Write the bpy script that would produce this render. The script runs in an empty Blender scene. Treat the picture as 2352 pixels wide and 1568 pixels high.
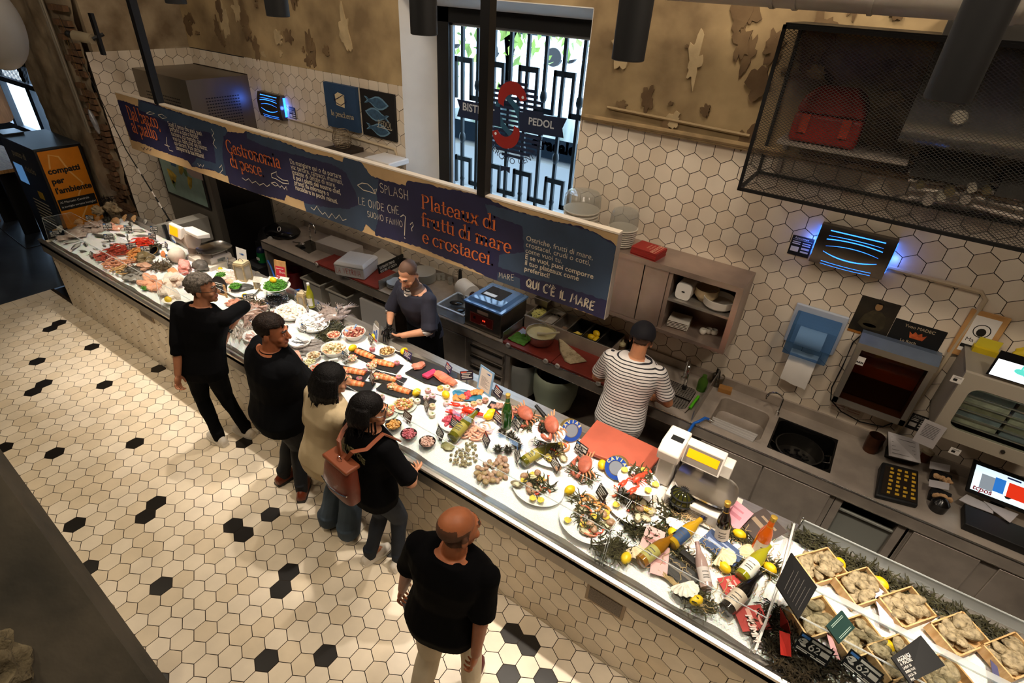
import bpy,math,random
from mathutils import Vector,Matrix,Euler,noise
S=bpy.context.scene
COL=S.collection
R=random.Random(11)
PI=math.pi
# camera
FPX=1258.78
CH=3.8
def _axes():
 p,y,r=0.5761247,-0.56163008,0.06518426
 cy,sy,cp,sp=math.cos(y),math.sin(y),math.cos(p),math.sin(p)
 F=Vector((sy*cp,cy*cp,-sp));Rt=Vector((cy,-sy,0));U=Rt.cross(F)
 cr,sr=math.cos(r),math.sin(r)
 return cr*Rt+sr*U,-sr*Rt+cr*U,F
CR,CU,CF=_axes()
CPOS=Vector((0,0,CH))
cam=bpy.data.cameras.new('camera')
cam.sensor_width=36.0
cam.lens=FPX/2352*36
cam.clip_start=.05
camo=bpy.data.objects.new('camera',cam)
COL.objects.link(camo)
m3=Matrix((CR,CU,-CF)).transposed()
camo.matrix_world=Matrix.Translation(CPOS)@m3.to_4x4()
S.camera=camo
# view, world, lights
S.view_settings.view_transform='Standard'
S.view_settings.look='None'
S.view_settings.gamma=1.0
S.view_settings.use_curve_mapping=False
S.view_settings.exposure=0.0
w=bpy.data.worlds.new('sky');S.world=w
w.use_nodes=True
bg=w.node_tree.nodes['Background']
bg.inputs[0].default_value=(.66,.84,1.0,1)
bg.inputs[1].default_value=9.0
def lamp(kind,name,loc,energy,color,rot=(0,0,0),**kw):
 l=bpy.data.lights.new(name,kind);l.energy=energy;l.color=color
 for k,v in kw.items():setattr(l,k,v)
 o=bpy.data.objects.new(name,l);o.location=loc;o.rotation_euler=rot
 COL.objects.link(o);return o
lamp('SUN','daylight_sun',(0,12,12),7.0,(1,.97,.92),(math.radians(36),math.radians(12),0),angle=.02)
COUNTER_LIGHT=(1,.88,.74)
WARM=(1,.81,.54)
TUBES=[-6.75,-5.62,-4.45,-3.33,-2.16,-1.03,.10,1.22]
TY,TZ=2.4,3.56
for tx in TUBES:
 lamp('SPOT','tube_downlight_lamp',(tx,TY,TZ+.03),285,COUNTER_LIGHT,(math.radians(2),0,0),spot_size=math.radians(57),spot_blend=.6,shadow_soft_size=.035)
for lx,ly,e in((-6.4,.3,140),(-4.4,-.2,120),(-2.4,-.5,75),(-.5,-.4,50)):
 lamp('SPOT','ceiling_downlight_lamp',(lx,ly,5.2),e,WARM,(0,0,0),spot_size=math.radians(75),spot_blend=.5,shadow_soft_size=.08)
for lx,ly,e,t in((-6.2,3.3,3,8),(-3.6,3.4,20,8),(-1.0,3.4,30,8),(1.2,3.4,38,8),(-.4,1.6,48,12),(1.6,1.5,62,12),(-3.6,.6,42,28),(-6.2,.6,28,28)):
 lamp('AREA','added_ceiling_fill',(lx,ly,5.4),e,(1,.84,.66),(math.radians(t),0,0),shape='DISK',size=.6)  # soft fill discs added near the ceiling to brighten sign, wall and worktop
 # photo point -> place on a real plane
def ray(px,py):
 return(CR*((px-1176)/FPX)+CU*(-(py-784)/FPX)+CF)
def atz(px,py,z):
 d=ray(px,py);return CPOS+d*((z-CH)/d.z)
def aty(px,py,y):
 d=ray(px,py);return CPOS+d*(y/d.y)
def atx(px,py,x):
 d=ray(px,py);return CPOS+d*(x/d.x)
def icez(y):return .918+.05*(min(max(y,2.1),3.05)-2.12)
def ice(px,py,dz=0.):
 z=.94+dz
 for _ in range(6):
  P=atz(px,py,z);z=icez(P.y)+dz
 return P
ZW={1:(90,450,5.8075),2:(450,550,5.2275),3:(650,720,5.6),4:(850,850,4.704),5:(1100,920,4.48),6:(1360,1130,4.238),7:(1700,1190,3.607),8:(1700,480,3.0153),9:(1350,900,2.3473),10:(1050,620,3.36),11:(600,480,3.92),12:(1930,980,5.573),13:(2050,680,4.126),14:(1080,600,5.6),15:(330,330,5.406),16:(1650,0,2.7037),17:(1550,880,4.9),18:(350,480,5.6),19:(1400,520,5.228),20:(550,150,3.4836),21:(900,0,3.1367),22:(0,0,4.9)}
def zp(n,a,b):
 x,y,s=ZW[n];return(x+a/s,y+b/s)
def zi(n,a,b,dz=0.):return ice(*zp(n,a,b),dz)
# materials
def lin(h):
 if isinstance(h,tuple):return h
 h=h.lstrip('#');o=[]
 for i in(0,2,4):
  c=int(h[i:i+2],16)/255
  o.append(c/12.92 if c<=.04045 else((c+.055)/1.055)**2.4)
 return tuple(o)
MATS={}
def mat(name,col='808080',rough=.5,metal=0.,var=0.,vs=8.,bump=0.,bs=40.,emit=0.,trans=0.,spec=.5,col2=None,coat=0.,sss=0.,stretch=None,ior=1.45,contrast=(.35,.65)):
 if name in MATS:return MATS[name]
 m=bpy.data.materials.new(name);MATS[name]=m;m.use_nodes=True
 N=m.node_tree.nodes;L=m.node_tree.links
 b=N['Principled BSDF'];c=lin(col)
 b.inputs['Base Color'].default_value=(*c,1)
 b.inputs['Roughness'].default_value=rough
 b.inputs['Metallic'].default_value=metal
 b.inputs['Specular IOR Level'].default_value=spec
 b.inputs['Transmission Weight'].default_value=trans
 b.inputs['IOR'].default_value=ior
 b.inputs['Coat Weight'].default_value=coat
 if sss:b.inputs['Subsurface Weight'].default_value=sss;b.inputs['Subsurface Radius'].default_value=(.02,.008,.004)
 if emit:
  b.inputs['Emission Color'].default_value=(*c,1);b.inputs['Emission Strength'].default_value=emit
 if var or bump or col2:
  tc=N.new('ShaderNodeTexCoord');src=tc.outputs['Object']
  if stretch:
   mp=N.new('ShaderNodeMapping');mp.inputs['Scale'].default_value=stretch
   L.new(src,mp.inputs[0]);src=mp.outputs[0]
 if var or col2:
  n=N.new('ShaderNodeTexNoise');n.inputs['Scale'].default_value=vs;n.inputs['Detail'].default_value=4
  L.new(src,n.inputs['Vector'])
  r=N.new('ShaderNodeValToRGB');r.color_ramp.elements[0].position=contrast[0];r.color_ramp.elements[1].position=contrast[1]
  if col2:c0,c1=c,lin(col2)
  else:c0=tuple(x*(1-var)for x in c);c1=tuple(min(1,x*(1+var))for x in c)
  r.color_ramp.elements[0].color=(*c0,1);r.color_ramp.elements[1].color=(*c1,1)
  L.new(n.outputs['Fac'],r.inputs[0]);L.new(r.outputs[0],b.inputs['Base Color'])
 if bump:
  n2=N.new('ShaderNodeTexNoise');n2.inputs['Scale'].default_value=bs;n2.inputs['Detail'].default_value=3
  L.new(src,n2.inputs['Vector'])
  bp=N.new('ShaderNodeBump');bp.inputs['Strength'].default_value=bump;bp.inputs['Distance'].default_value=.01
  L.new(n2.outputs['Fac'],bp.inputs['Height']);L.new(bp.outputs[0],b.inputs['Normal'])
 return m
def clear(name,tint='ffffff',refl=.12,rough=.02,gcol='ffffff',haze=0.,hcol='ffffff'):
 if name in MATS:return MATS[name]
 m=bpy.data.materials.new(name);MATS[name]=m;m.use_nodes=True
 N=m.node_tree.nodes;L=m.node_tree.links;N.clear()
 out=N.new('ShaderNodeOutputMaterial');t=N.new('ShaderNodeBsdfTransparent');g=N.new('ShaderNodeBsdfGlossy')
 t.inputs[0].default_value=(*lin(tint),1);g.inputs['Roughness'].default_value=rough;g.inputs['Color'].default_value=(*lin(gcol),1)
 lw=N.new('ShaderNodeLayerWeight');lw.inputs['Blend'].default_value=refl
 mx=N.new('ShaderNodeMixShader');ge=N.new('ShaderNodeNewGeometry');bk=N.new('ShaderNodeMath');bk.operation='SUBTRACT';bk.use_clamp=True;L.new(lw.outputs['Fresnel'],bk.inputs[0]);L.new(ge.outputs['Backfacing'],bk.inputs[1]);L.new(bk.outputs[0],mx.inputs[0]);L.new(t.outputs[0],mx.inputs[1]);L.new(g.outputs[0],mx.inputs[2])
 last=mx
 if haze:
  d=N.new('ShaderNodeBsdfDiffuse');d.inputs[0].default_value=(*lin(hcol),1)
  m2=N.new('ShaderNodeMixShader');m2.inputs[0].default_value=haze
  L.new(mx.outputs[0],m2.inputs[1]);L.new(d.outputs[0],m2.inputs[2]);last=m2
 L.new(last.outputs[0],out.inputs[0]);return m
 # mesh builder
def rotz(a):return Matrix.Rotation(a,4,'Z')
def TR(loc,rz=0.,rx=0.,ry=0.,sc=1.):
 M=Matrix.Translation(loc)@Euler((rx,ry,rz),'XYZ').to_matrix().to_4x4()
 if sc!=1.:
  s=(sc,)*3 if isinstance(sc,(int,float))else sc
  M=M@Matrix.Diagonal((*s,1))
 return M
def basis(o,x,y,z=None):
 x=Vector(x).normalized();y=Vector(y);z=(x.cross(y)).normalized()if z is None else Vector(z).normalized();y=z.cross(x)
 M=Matrix((x,y,z)).transposed().to_4x4();M.translation=o;return M
I4=Matrix.Identity(4)
XZ=Matrix(((1,0,0,0),(0,0,-1,0),(0,1,0,0),(0,0,0,1)))
class MB:
 def __init__(s):s.v=[];s.f=[];s.m=[];s.T=I4;s.k=0
 def add(s,vs,fs,k=None):
  n=len(s.v);T=s.T
  s.v+=[T@Vector(v)for v in vs]if T is not I4 else[Vector(v)for v in vs]
  s.f+=[tuple(i+n for i in f)for f in fs];s.m+=[s.k if k is None else k]*len(fs);return s
 def box(s,c,d,rz=0.,M=None,k=None):
  x,y,z=d[0]/2,d[1]/2,d[2]/2
  vs=[Vector((a*x,b*y,e*z))for e in(-1,1)for a,b in((-1,-1),(1,-1),(1,1),(-1,1))]
  if M is None:M=TR(c,rz)
  else:M=Matrix.Translation(c)@M
  return s.add([M@v for v in vs],[(3,2,1,0),(4,5,6,7),(0,1,5,4),(1,2,6,5),(2,3,7,6),(3,0,4,7)],k)
 def bb(s,a,b,k=None):
  return s.box([(a[i]+b[i])/2 for i in range(3)],[abs(b[i]-a[i])for i in range(3)],k=k)
 def rings(s,rs,cap=(True,True),k=None,loop=False):
  n=len(rs[0]);fs=[];vs=[v for r in rs for v in r]
  for i in range(len(rs)-1):
   for j in range(n):
    a,b=i*n+j,i*n+(j+1)%n
    fs.append((a,b,b+n,a+n))
  if cap[0]:fs.append(tuple(range(n-1,-1,-1)))
  if cap[1]:fs.append(tuple(range((len(rs)-1)*n,len(rs)*n)))
  return s.add(vs,fs,k)
 def lathe(s,prof,M=I4,n=20,cap=(True,True),k=None,sx=1.,sy=1.):
  return s.rings([[M@Vector((r*sx*math.cos(2*PI*j/n),r*sy*math.sin(2*PI*j/n),z))for j in range(n)]for r,z in prof],cap,k)
 def cyl(s,p,q,r,r2=None,n=12,k=None):
  p,q=Vector(p),Vector(q);d=(q-p);M=Matrix.Translation(p)@d.to_track_quat('Z','Y').to_matrix().to_4x4()
  return s.lathe([(r,0),(r if r2 is None else r2,d.length)],M,n,k=k)
 def tube(s,pts,r,n=6,k=None,closed=False):
  P=[Vector(p)for p in pts];rs=[];m=len(P)
  up=Vector((0,0,1))
  for i in range(m):
   t=(P[(i+1)%m]-P[i-1])if closed else(P[min(i+1,m-1)]-P[max(i-1,0)])
   if t.length<1e-9:t=Vector((1,0,0))
   t.normalize()
   a=t.cross(up)
   if a.length<.05:a=t.cross(Vector((1,0,0)))
   a.normalize();b=t.cross(a);rr=r[i]if isinstance(r,(list,tuple))else r
   rs.append([P[i]+a*(rr*math.cos(2*PI*j/n))-b*(rr*math.sin(2*PI*j/n))for j in range(n)])
  if closed:rs.append(rs[0])
  return s.rings(rs,(not closed,not closed),k)
 def ell(s,c,r,M=None,nu=14,nv=9,nz=0.,ns=6.,k=None,seed=0.,fn=None):
  c=Vector(c);r=(r,)*3 if isinstance(r,(int,float))else r;rs=[]
  for i in range(nv+1):
   ph=PI*i/nv;ph=min(max(ph,.02),PI-.02);ring=[]
   for j in range(nu):
    th=2*PI*j/nu
    d=Vector((math.sin(ph)*math.cos(th),math.sin(ph)*math.sin(th),-math.cos(ph)))
    q=1+(nz*noise.noise(d*ns*.3+Vector((seed,seed*1.7,0)))if nz else 0)
    p=Vector((d.x*r[0],d.y*r[1],d.z*r[2]))*q
    if fn:p=fn(p)
    ring.append((M@p if M else p)+c)
   rs.append(ring)
  return s.rings(rs,(True,True),k)
 def cap(s,p,q,r1,r2,n=14,k=None):
  p,q=Vector(p),Vector(q);d=q-p;L=max(d.length,1e-5)
  M=Matrix.Translation(p)@d.to_track_quat('Z','Y').to_matrix().to_4x4();pr=[]
  for i in range(6):a=PI/2*(1-i/5);pr.append((max(r1*math.cos(a),r1*.02),-r1*math.sin(a)))
  for i in range(6):a=PI/2*i/5;pr.append((max(r2*math.cos(a),r2*.02),L+r2*math.sin(a)))
  return s.lathe(pr,M,n,k=k)
 def prism(s,poly,z0,z1,M=I4,k=None):
  n=len(poly);a=sum(poly[i][0]*poly[(i+1)%n][1]-poly[(i+1)%n][0]*poly[i][1]for i in range(n))
  if a<0:poly=poly[::-1]
  return s.rings([[M@Vector((x,y,z))for x,y in poly]for z in(z0,z1)],(True,True),k)
 def plate(s,quad,t,k=None):
  q=[Vector(p)for p in quad];nrm=(q[1]-q[0]).cross(q[2]-q[0]).normalized()*t
  return s.rings([[p-nrm for p in q],q],(True,True),k)
 def grid(s,fn,nu,nv,k=None):
  vs=[fn(i/nu,j/nv)for j in range(nv+1)for i in range(nu+1)]
  fs=[(j*(nu+1)+i,j*(nu+1)+i+1,(j+1)*(nu+1)+i+1,(j+1)*(nu+1)+i)for j in range(nv)for i in range(nu)]
  return s.add(vs,fs,k)
 def text(s,body,size,M,bold=0.,align='LEFT',k=None,ext=0.,space=1.):
  cu=bpy.data.curves.new('t','FONT');cu.body=body;cu.size=size;cu.offset=bold;cu.align_x=align;cu.extrude=ext;cu.space_character=space;cu.resolution_u=3
  o=bpy.data.objects.new('t',cu);me=o.to_mesh()
  s.add([M@v.co for v in me.vertices],[tuple(p.vertices)for p in me.polygons],k)
  o.to_mesh_clear();bpy.data.objects.remove(o);bpy.data.curves.remove(cu);return s
 def ribbon(s,pts,w,M=I4,k=None):
  P=[Vector((p[0],p[1],0))for p in pts];m=len(P);vs=[]
  for i in range(m):
   t=P[min(i+1,m-1)]-P[max(i-1,0)]
   if t.length<1e-9:t=Vector((1,0,0))
   t.normalize();a=Vector((-t.y,t.x,0))
   ww=w(t)if callable(w)else w
   e=t*(ww*.3 if i==m-1 else(-ww*.3 if i==0 else 0))
   vs+=[M@(P[i]+e-a*ww/2),M@(P[i]+e+a*ww/2)]
  return s.add(vs,[(2*i,2*i+2,2*i+3,2*i+1)for i in range(m-1)],k)
 def mesh(s,name,mats,smooth=40):
  me=bpy.data.meshes.new(name);me.from_pydata([tuple(v)for v in s.v],[],s.f)
  for m in(mats if isinstance(mats,(list,tuple))else[mats]):me.materials.append(m)
  me.polygons.foreach_set('material_index',s.m)
  if smooth:
   me.polygons.foreach_set('use_smooth',[True]*len(me.polygons))
   me.set_sharp_from_angle(angle=math.radians(smooth))
  me.update();return me
 def obj(s,name,mats,parent=None,smooth=40,bev=0.,world=True):
  o=bpy.data.objects.new(name,s.mesh(name,mats,smooth));COL.objects.link(o)
  if parent is not None:
   o.parent=parent
   if world:o.matrix_parent_inverse=fullm(parent).inverted()
  if bev:
   b=o.modifiers.new('bevel','BEVEL');b.width=bev;b.segments=2;b.limit_method='ANGLE'
  return o
def fullm(o):
 M=o.matrix_basis.copy()
 return fullm(o.parent)@o.matrix_parent_inverse@M if o.parent else M
def tag(o,label,cat,group=None):
 o['label']=label;o['category']=cat
 if group:o['group']=group
 elif 'group' in o:del o['group']
 return o
def thing(name,label,cat,loc=(0,0,0),rz=0.,group=None):
 o=bpy.data.objects.new(name,None);o.empty_display_size=.05;COL.objects.link(o)
 o.location=loc;o.rotation_euler=(0,0,rz);return tag(o,label,cat,group)
def single(name,mb,mats,label,cat,group=None,smooth=40,bev=0.):
 xs=[v.x for v in mb.v];ys=[v.y for v in mb.v];zs=[v.z for v in mb.v]
 c=Vector(((min(xs)+max(xs))/2,(min(ys)+max(ys))/2,min(zs)))
 mb.v=[v-c for v in mb.v]
 o=mb.obj(name,mats,None,smooth,bev);o.location=c
 return tag(o,label,cat,group)
def struct(name,mb,mats,parent=None,smooth=40,bev=0.):
 o=mb.obj(name,mats,parent,smooth,bev)
 if parent is None:o['kind']='structure'
 return o
def copy_tree(o,parent=None):
 c=o.copy();COL.objects.link(c)
 if parent is not None:c.parent=parent
 for ch in[q for q in KIDS.get(o.name,[])]:
  d=copy_tree(ch,c);KIDS.setdefault(c.name,[]).append(d)
 return c
KIDS={}
def kid(parent,name,mb,mats,smooth=40,bev=0.):
 o=mb.obj(name,mats,parent,smooth,bev,world=False);KIDS.setdefault(parent.name,[]).append(o);return o
PROTO={}
def put(kind,args,loc,label,cat,group=None,rz=0.,rx=0.,ry=0.,sc=1.):
 key=(kind.__name__,args)
 if key not in PROTO:o=kind(*args);PROTO[key]=o
 else:o=copy_tree(PROTO[key])
 o.location=loc;o.rotation_euler=(rx,ry,rz)
 o.scale=(sc,)*3 if isinstance(sc,(int,float))else sc
 return tag(o,label,cat,group)
def root(name):return thing(name,'','',(0,0,0))
def one(name,mb,mats,smooth=40,bev=0.):return mb.obj(name,mats,None,smooth,bev)
# hand lettering and serif lettering
def arc(cx,cy,rx,ry,a0,a1,n=12):
 return[(cx+rx*math.cos(math.radians(a0+(a1-a0)*i/n)),cy+ry*math.sin(math.radians(a0+(a1-a0)*i/n)))for i in range(n+1)]
HAND={'A':[[(0,0),(.28,1),(.6,0)],[(.1,.38),(.5,.4)]],'B':[[(.05,0),(.05,1),(.4,.9),(.4,.6),(.05,.5),(.5,.4),(.48,.08),(.05,0)]],'C':[arc(.35,.5,.33,.5,60,300)],'D':[[(.05,0),(.05,1)],arc(.05,.5,.5,.5,90,-90)],'E':[[(.5,1),(.05,1),(.05,0),(.5,.02)],[(.05,.5),(.42,.52)]],'F':[[(.5,1),(.05,.97),(.05,0)],[(.05,.5),(.42,.52)]],'G':[arc(.35,.5,.33,.5,60,330),[(.4,.4),(.66,.4),(.64,.1)]],'H':[[(.05,0),(.05,1)],[(.55,0),(.55,1)],[(.05,.5),(.55,.5)]],'I':[[(.1,0),(.1,1)]],'L':[[(.05,1),(.05,0),(.5,.02)]],'M':[[(0,0),(.12,1),(.35,.4),(.6,1),(.72,0)]],'N':[[(.05,0),(.07,1),(.5,0),(.55,1)]],'O':[arc(.33,.5,.32,.5,90,450,14)],'P':[[(.05,0),(.05,1)],arc(.05,.75,.42,.25,90,-90)],'Q':[arc(.33,.5,.32,.5,90,450,14),[(.4,.3),(.72,-.08)]],'R':[[(.05,0),(.05,1)],arc(.05,.75,.42,.25,90,-90),[(.15,.5),(.52,0)]],'S':[arc(.28,.75,.22,.25,30,270)+arc(.28,.25,.26,.25,90,-150)[1:]],'T':[[(0,1),(.6,1)],[(.3,1),(.3,0)]],'U':[[(.05,1),(.06,.3)]+arc(.3,.28,.24,.28,180,360,8)+[(.55,1)]],'V':[[(0,1),(.28,0),(.6,1)]],'Z':[[(0,1),(.5,1),(0,0),(.55,0)]],'?':[arc(.25,.75,.22,.25,170,-60)+[(.25,.22)],[(.25,.04),(.26,.0)]],"'":[[(.1,1.05),(.03,.75)]],'.':[[(.05,.03),(.09,.0)]],'È':[[(.5,1),(.05,1),(.05,0),(.5,.02)],[(.05,.5),(.42,.52)],[(.1,1.3),(.32,1.1)]],'-':[[(.05,.45),(.4,.45)]],'€':[arc(.4,.5,.33,.5,60,300),[(0,.6),(.45,.6)],[(0,.42),(.42,.42)]],'5':[[(.5,1),(.1,1),(.08,.6)]+arc(.25,.32,.25,.3,110,-140)],'0':[arc(.28,.5,.27,.5,90,450,14)],'6':[arc(.3,.3,.25,.3,60,420)+[(.15,.7),(.4,1)]],'3':[arc(.25,.75,.2,.24,150,-90)+arc(.25,.27,.25,.27,90,-150)[1:]],'2':[arc(.25,.75,.22,.25,160,-20)+[(0,0),(.5,0)]],'4':[[(.35,0),(.35,1),(0,.35),(.5,.35)]],'9':[arc(.27,.7,.24,.28,0,360)+[(.5,.6),(.4,0)]],'1':[[(.1,.8),(.25,1),(.25,0)]],'8':[arc(.27,.75,.2,.24,-90,270)+arc(.27,.26,.26,.26,90,-270)]}
def hand(mb,txt,h,M,w=.12,jit=.05,k=None,gap=.2,seed=1):
 q=random.Random(seed);x=0
 for ch in txt:
  if ch==' ':x+=.5*h;continue
  g=HAND.get(ch.upper())
  if not g:continue
  wd=max(p[0]for st in g for p in st);dy=q.uniform(-jit,jit);sc=q.uniform(.9,1.08)
  for st in g:
   mb.ribbon([(x+p[0]*h*sc,(p[1]*sc+dy)*h)for p in st],w*h,M,k)
  x+=(wd*sc+gap)*h
 return x
XH,CAPH,ASC,DESC=.47,.70,.74,-.22
def _b(x0,x1,y0=0.,y1=XH,a0=0,a1=360):return('o',arc((x0+x1)/2,(y0+y1)/2,(x1-x0)/2,(y1-y0)/2,a0,a1,20))
def _s(x,y0,y1,sv='bt'):return('s',x,y0,y1,sv)
def _h(x0,x1,y):return('o',[(x0,y),(x1,y)])
SER={'D':(.68,[_s(.12,0,CAPH),('o',[(.12,CAPH-.02),(.3,CAPH-.02)]+arc(.3,CAPH/2,.3,CAPH/2-.02,90,-90,16)+[(.12,.02)])]),'P':(.58,[_s(.12,0,CAPH),('o',[(.12,CAPH-.02),(.28,CAPH-.02)]+arc(.28,.52,.2,.165,90,-90,12)+[(.12,.355)])]),'G':(.7,[('o',arc(.36,.35,.3,.345,40,325,24)),_s(.59,.02,.3,'t')]),'a':(.46,[('o',arc(.2,.33,.13,.14,160,0,10)+[(.33,.1),(.36,.03),(.43,.03)]),('o',[(.33,.28)]+arc(.19,.14,.13,.125,80,300,12)+[(.33,.1)])]),'l':(.27,[_s(.13,0,ASC,'bl')]),'b':(.52,[_s(.12,0,ASC,'l'),_b(.12,.47)]),'d':(.53,[_s(.4,0,ASC,'rl'),_b(.05,.4)]),'p':(.53,[_s(.12,DESC,XH,'bl'),_b(.12,.47)]),'h':(.55,[_s(.12,0,ASC,'bl'),('o',arc(.26,.33,.14,.13,180,0,12)+[(.4,.2)]),_s(.4,0,.33,'b')]),'n':(.55,[_s(.12,0,XH,'bl'),('o',arc(.26,.33,.14,.13,180,0,12)+[(.4,.2)]),_s(.4,0,.33,'b')]),'m':(.84,[_s(.12,0,XH,'bl'),('o',arc(.26,.33,.14,.13,180,0,12)+[(.4,.2)]),_s(.4,0,.33,'b'),('o',arc(.54,.33,.14,.13,180,0,12)+[(.68,.2)]),_s(.68,0,.33,'b')]),'u':(.56,[('o',[(.12,.3)]+arc(.26,.15,.14,.14,180,360,12)),_s(.12,.15,XH,'l'),_s(.4,0,XH,'rl')]),'r':(.4,[_s(.12,0,XH,'bl'),('o',arc(.27,.28,.15,.17,170,60,8)+[(.37,.40)])]),'i':(.27,[_s(.13,0,XH,'bl'),('d',.13,.64)]),'t':(.34,[('o',[(.15,.62),(.15,.12)]+arc(.24,.12,.09,.1,180,320,8)),_h(.03,.3,XH-.02)]),'f':(.35,[_s(.14,0,.55,'b'),('o',arc(.25,.58,.11,.14,180,40,10)),_h(.03,.3,XH-.02)]),'c':(.44,[('o',arc(.24,XH/2,.19,XH/2,45,315,18))]),'e':(.47,[('o',[(.06,.25),(.41,.25)]+arc(.24,XH/2,.18,XH/2,0,315,20))]),'o':(.5,[_b(.05,.45)]),'s':(.4,[('o',arc(.2,.35,.13,.11,30,270,12)+arc(.2,.12,.14,.115,90,-150,12)[1:])]),'x':(.5,[('k',[(.06,XH),(.4,0)]),('o',[(.4,XH),(.06,0)]),_h(0,.14,XH-.01),_h(.32,.48,XH-.01),_h(0,.14,.01),_h(.32,.48,.01)]),',':(.22,[('d',.1,.03),('o',[(.12,.03),(.06,-.12)])]),'.':(.22,[('d',.1,.04)]),' ':(.24,[])}
def serif(mb,txt,size,M,k=None,wt=.105):
 x=0;th=.036
 pen=lambda t:(th+(wt-th)*abs(t.y)**1.3)*size
 for ch in txt:
  adv,parts=SER[ch]
  for p in parts:
   Z=lambda a,b:(x+a*size,b*size)
   if p[0]=='o':mb.ribbon([Z(*q)for q in p[1]],pen,M,k)
   elif p[0]=='k':mb.ribbon([Z(*q)for q in p[1]],wt*size,M,k)
   elif p[0]=='d':mb.ribbon([Z(p[1]-.02,p[2]),Z(p[1]+.02,p[2])],.1*size,M,k);mb.ribbon([Z(p[1],p[2]-.02),Z(p[1],p[2]+.02)],.1*size,M,k)
   else:
    _,sx,y0,y1,sv=p
    mb.ribbon([Z(sx,y0),Z(sx,y1)],wt*size,M,k)
    if 'b' in sv:mb.ribbon([Z(sx-.1,y0+.015),Z(sx+.1,y0+.015)],.035*size,M,k)
    if 't' in sv:mb.ribbon([Z(sx-.1,y1-.015),Z(sx+.1,y1-.015)],.035*size,M,k)
    if 'l' in sv:mb.ribbon([Z(sx-.11,y1-.03),Z(sx,y1-.01)],.045*size,M,k)
    if 'r' in sv:mb.ribbon([Z(sx,y0+.015),Z(sx+.12,y0+.03)],.04*size,M,k)
  x+=adv*size
 return x
 # the setting
HS=.0816;HP=HS*math.sqrt(3)
def clip(poly,x0,y0,x1,y1):
 def cut(P,f,g):
  o=[]
  for i in range(len(P)):
   a,b=P[i-1],P[i];fa,fb=f(a),f(b)
   if(fa>=0)!=(fb>=0):
    t=fa/(fa-fb);o.append((a[0]+(b[0]-a[0])*t,a[1]+(b[1]-a[1])*t))
   if fb>=0:o.append(b)
  return o
 for f in(lambda p:p[0]-x0,lambda p:x1-p[0],lambda p:p[1]-y0,lambda p:y1-p[1]):
  poly=cut(poly,f,0)
  if len(poly)<3:return[]
 return poly
def hexes(mb,rects,ox,oy,put3,th=0.,black=(),gap=.003,up=.002,kinds=3,kw=0,kb=3,ks=None):
 c,s=math.cos(th),math.sin(th);q=random.Random(3)
 a1=(HP*c,HP*s);a2=(HP/2*c-1.5*HS*s,HP/2*s+1.5*HS*c)
 hx=[((HS-gap)*math.sin(PI/3*i),(HS-gap)*math.cos(PI/3*i))for i in range(6)]
 hx=[(x*c-y*s,x*s+y*c)for x,y in hx]
 for(x0,y0,x1,y1)in rects:
  jm,jM=int((y0-oy)/(1.5*HS))-2,int((y1-oy)/(1.5*HS))+2
  for j in range(jm,jM+1):
   im,iM=int((x0-ox-j*HP/2)/HP)-2,int((x1-ox-j*HP/2)/HP)+2
   for i in range(im,iM+1):
    cx,cy=ox+i*a1[0]+j*a2[0],oy+i*a1[1]+j*a2[1]
    kk=kb if(i,j)in black else kw+q.randrange(kinds)
    P=clip([(cx+x,cy+y)for x,y in hx],x0,y0,x1,y1)
    if len(P)<3:continue
    n=len(P);n0=len(mb.v)
    mb.v+=[put3(x,y,0.)for x,y in P]+[put3(x,y,up)for x,y in P]
    fs=[tuple(range(n0+n,n0+2*n))]+[(n0+a,n0+(a+1)%n,n0+n+(a+1)%n,n0+n+a)for a in range(n)]
    mb.f+=fs;mb.m+=[kk]*len(fs)
tile_a=mat('wall_tile_cream','d6c9b6',.28,var=.05,vs=3)
tile_b=mat('wall_tile_ivory','cfc0ab',.3,var=.05,vs=3)
tile_c=mat('wall_tile_pale','dacebc',.28,var=.05,vs=3)
tile_k=mat('floor_tile_black','17130f',.35,var=.2)
grout=mat('dark_grout','2a1f16',.9)
fl_a=mat('floor_tile_cream','e2d5bf',.33,var=.06,vs=5,bump=.04,bs=30)
fl_b=mat('floor_tile_sand','dbccb3',.36,var=.06,vs=5,bump=.04,bs=30)
fl_c=mat('floor_tile_ivory','e7dbc7',.33,var=.06,vs=5,bump=.04,bs=30)
steel=mat('brushed_steel','a09a92',.33,.7,var=.10,vs=6,bump=.03,bs=120,stretch=(1,8,8))
steel_dull=mat('dull_steel','a79c90',.42,.3,var=.15,vs=5,bump=.03,bs=90)
steel_dark=mat('dark_steel','4a4641',.35,.9,var=.2,vs=5)
steel_bright=mat('bright_steel','c8c4bd',.22,1.,var=.06,vs=6)
chrome=mat('chrome','d8d8d8',.12,1.)
black=mat('matt_black','0a0a0b',.6)
black_gloss=mat('gloss_black','08080a',.22)
black_metal=mat('black_powder_coat','0d0c0c',.45)
white=mat('white_plastic','e8e4de',.4)
white_gloss=mat('white_ceramic','efece6',.18)
paper=mat('white_paper','e4e0da',.8,var=.03)
wood=mat('pale_wood','c79a62',.6,col2='a87843',vs=6,stretch=(1,12,1))
mb=MB();BL=[(84,830),(210,796),(240,883),(365,846),(73,898),(102,882),(113,752),(135,742),(12,1028),(125,1040),(310,1017),(562,1015),(170,1205),(198,1308),(372,1347),(332,1185),(358,1155),(623,1180),(540,1204),(558,1226),(648,1348),(664,1312),(948,1381),(615,1517),(750,1504),(370,1558),(912,1250),(1170,1440),(1200,1470),(1232,1552),(1168,1540)]
FTH=math.radians(-.25)
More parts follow.
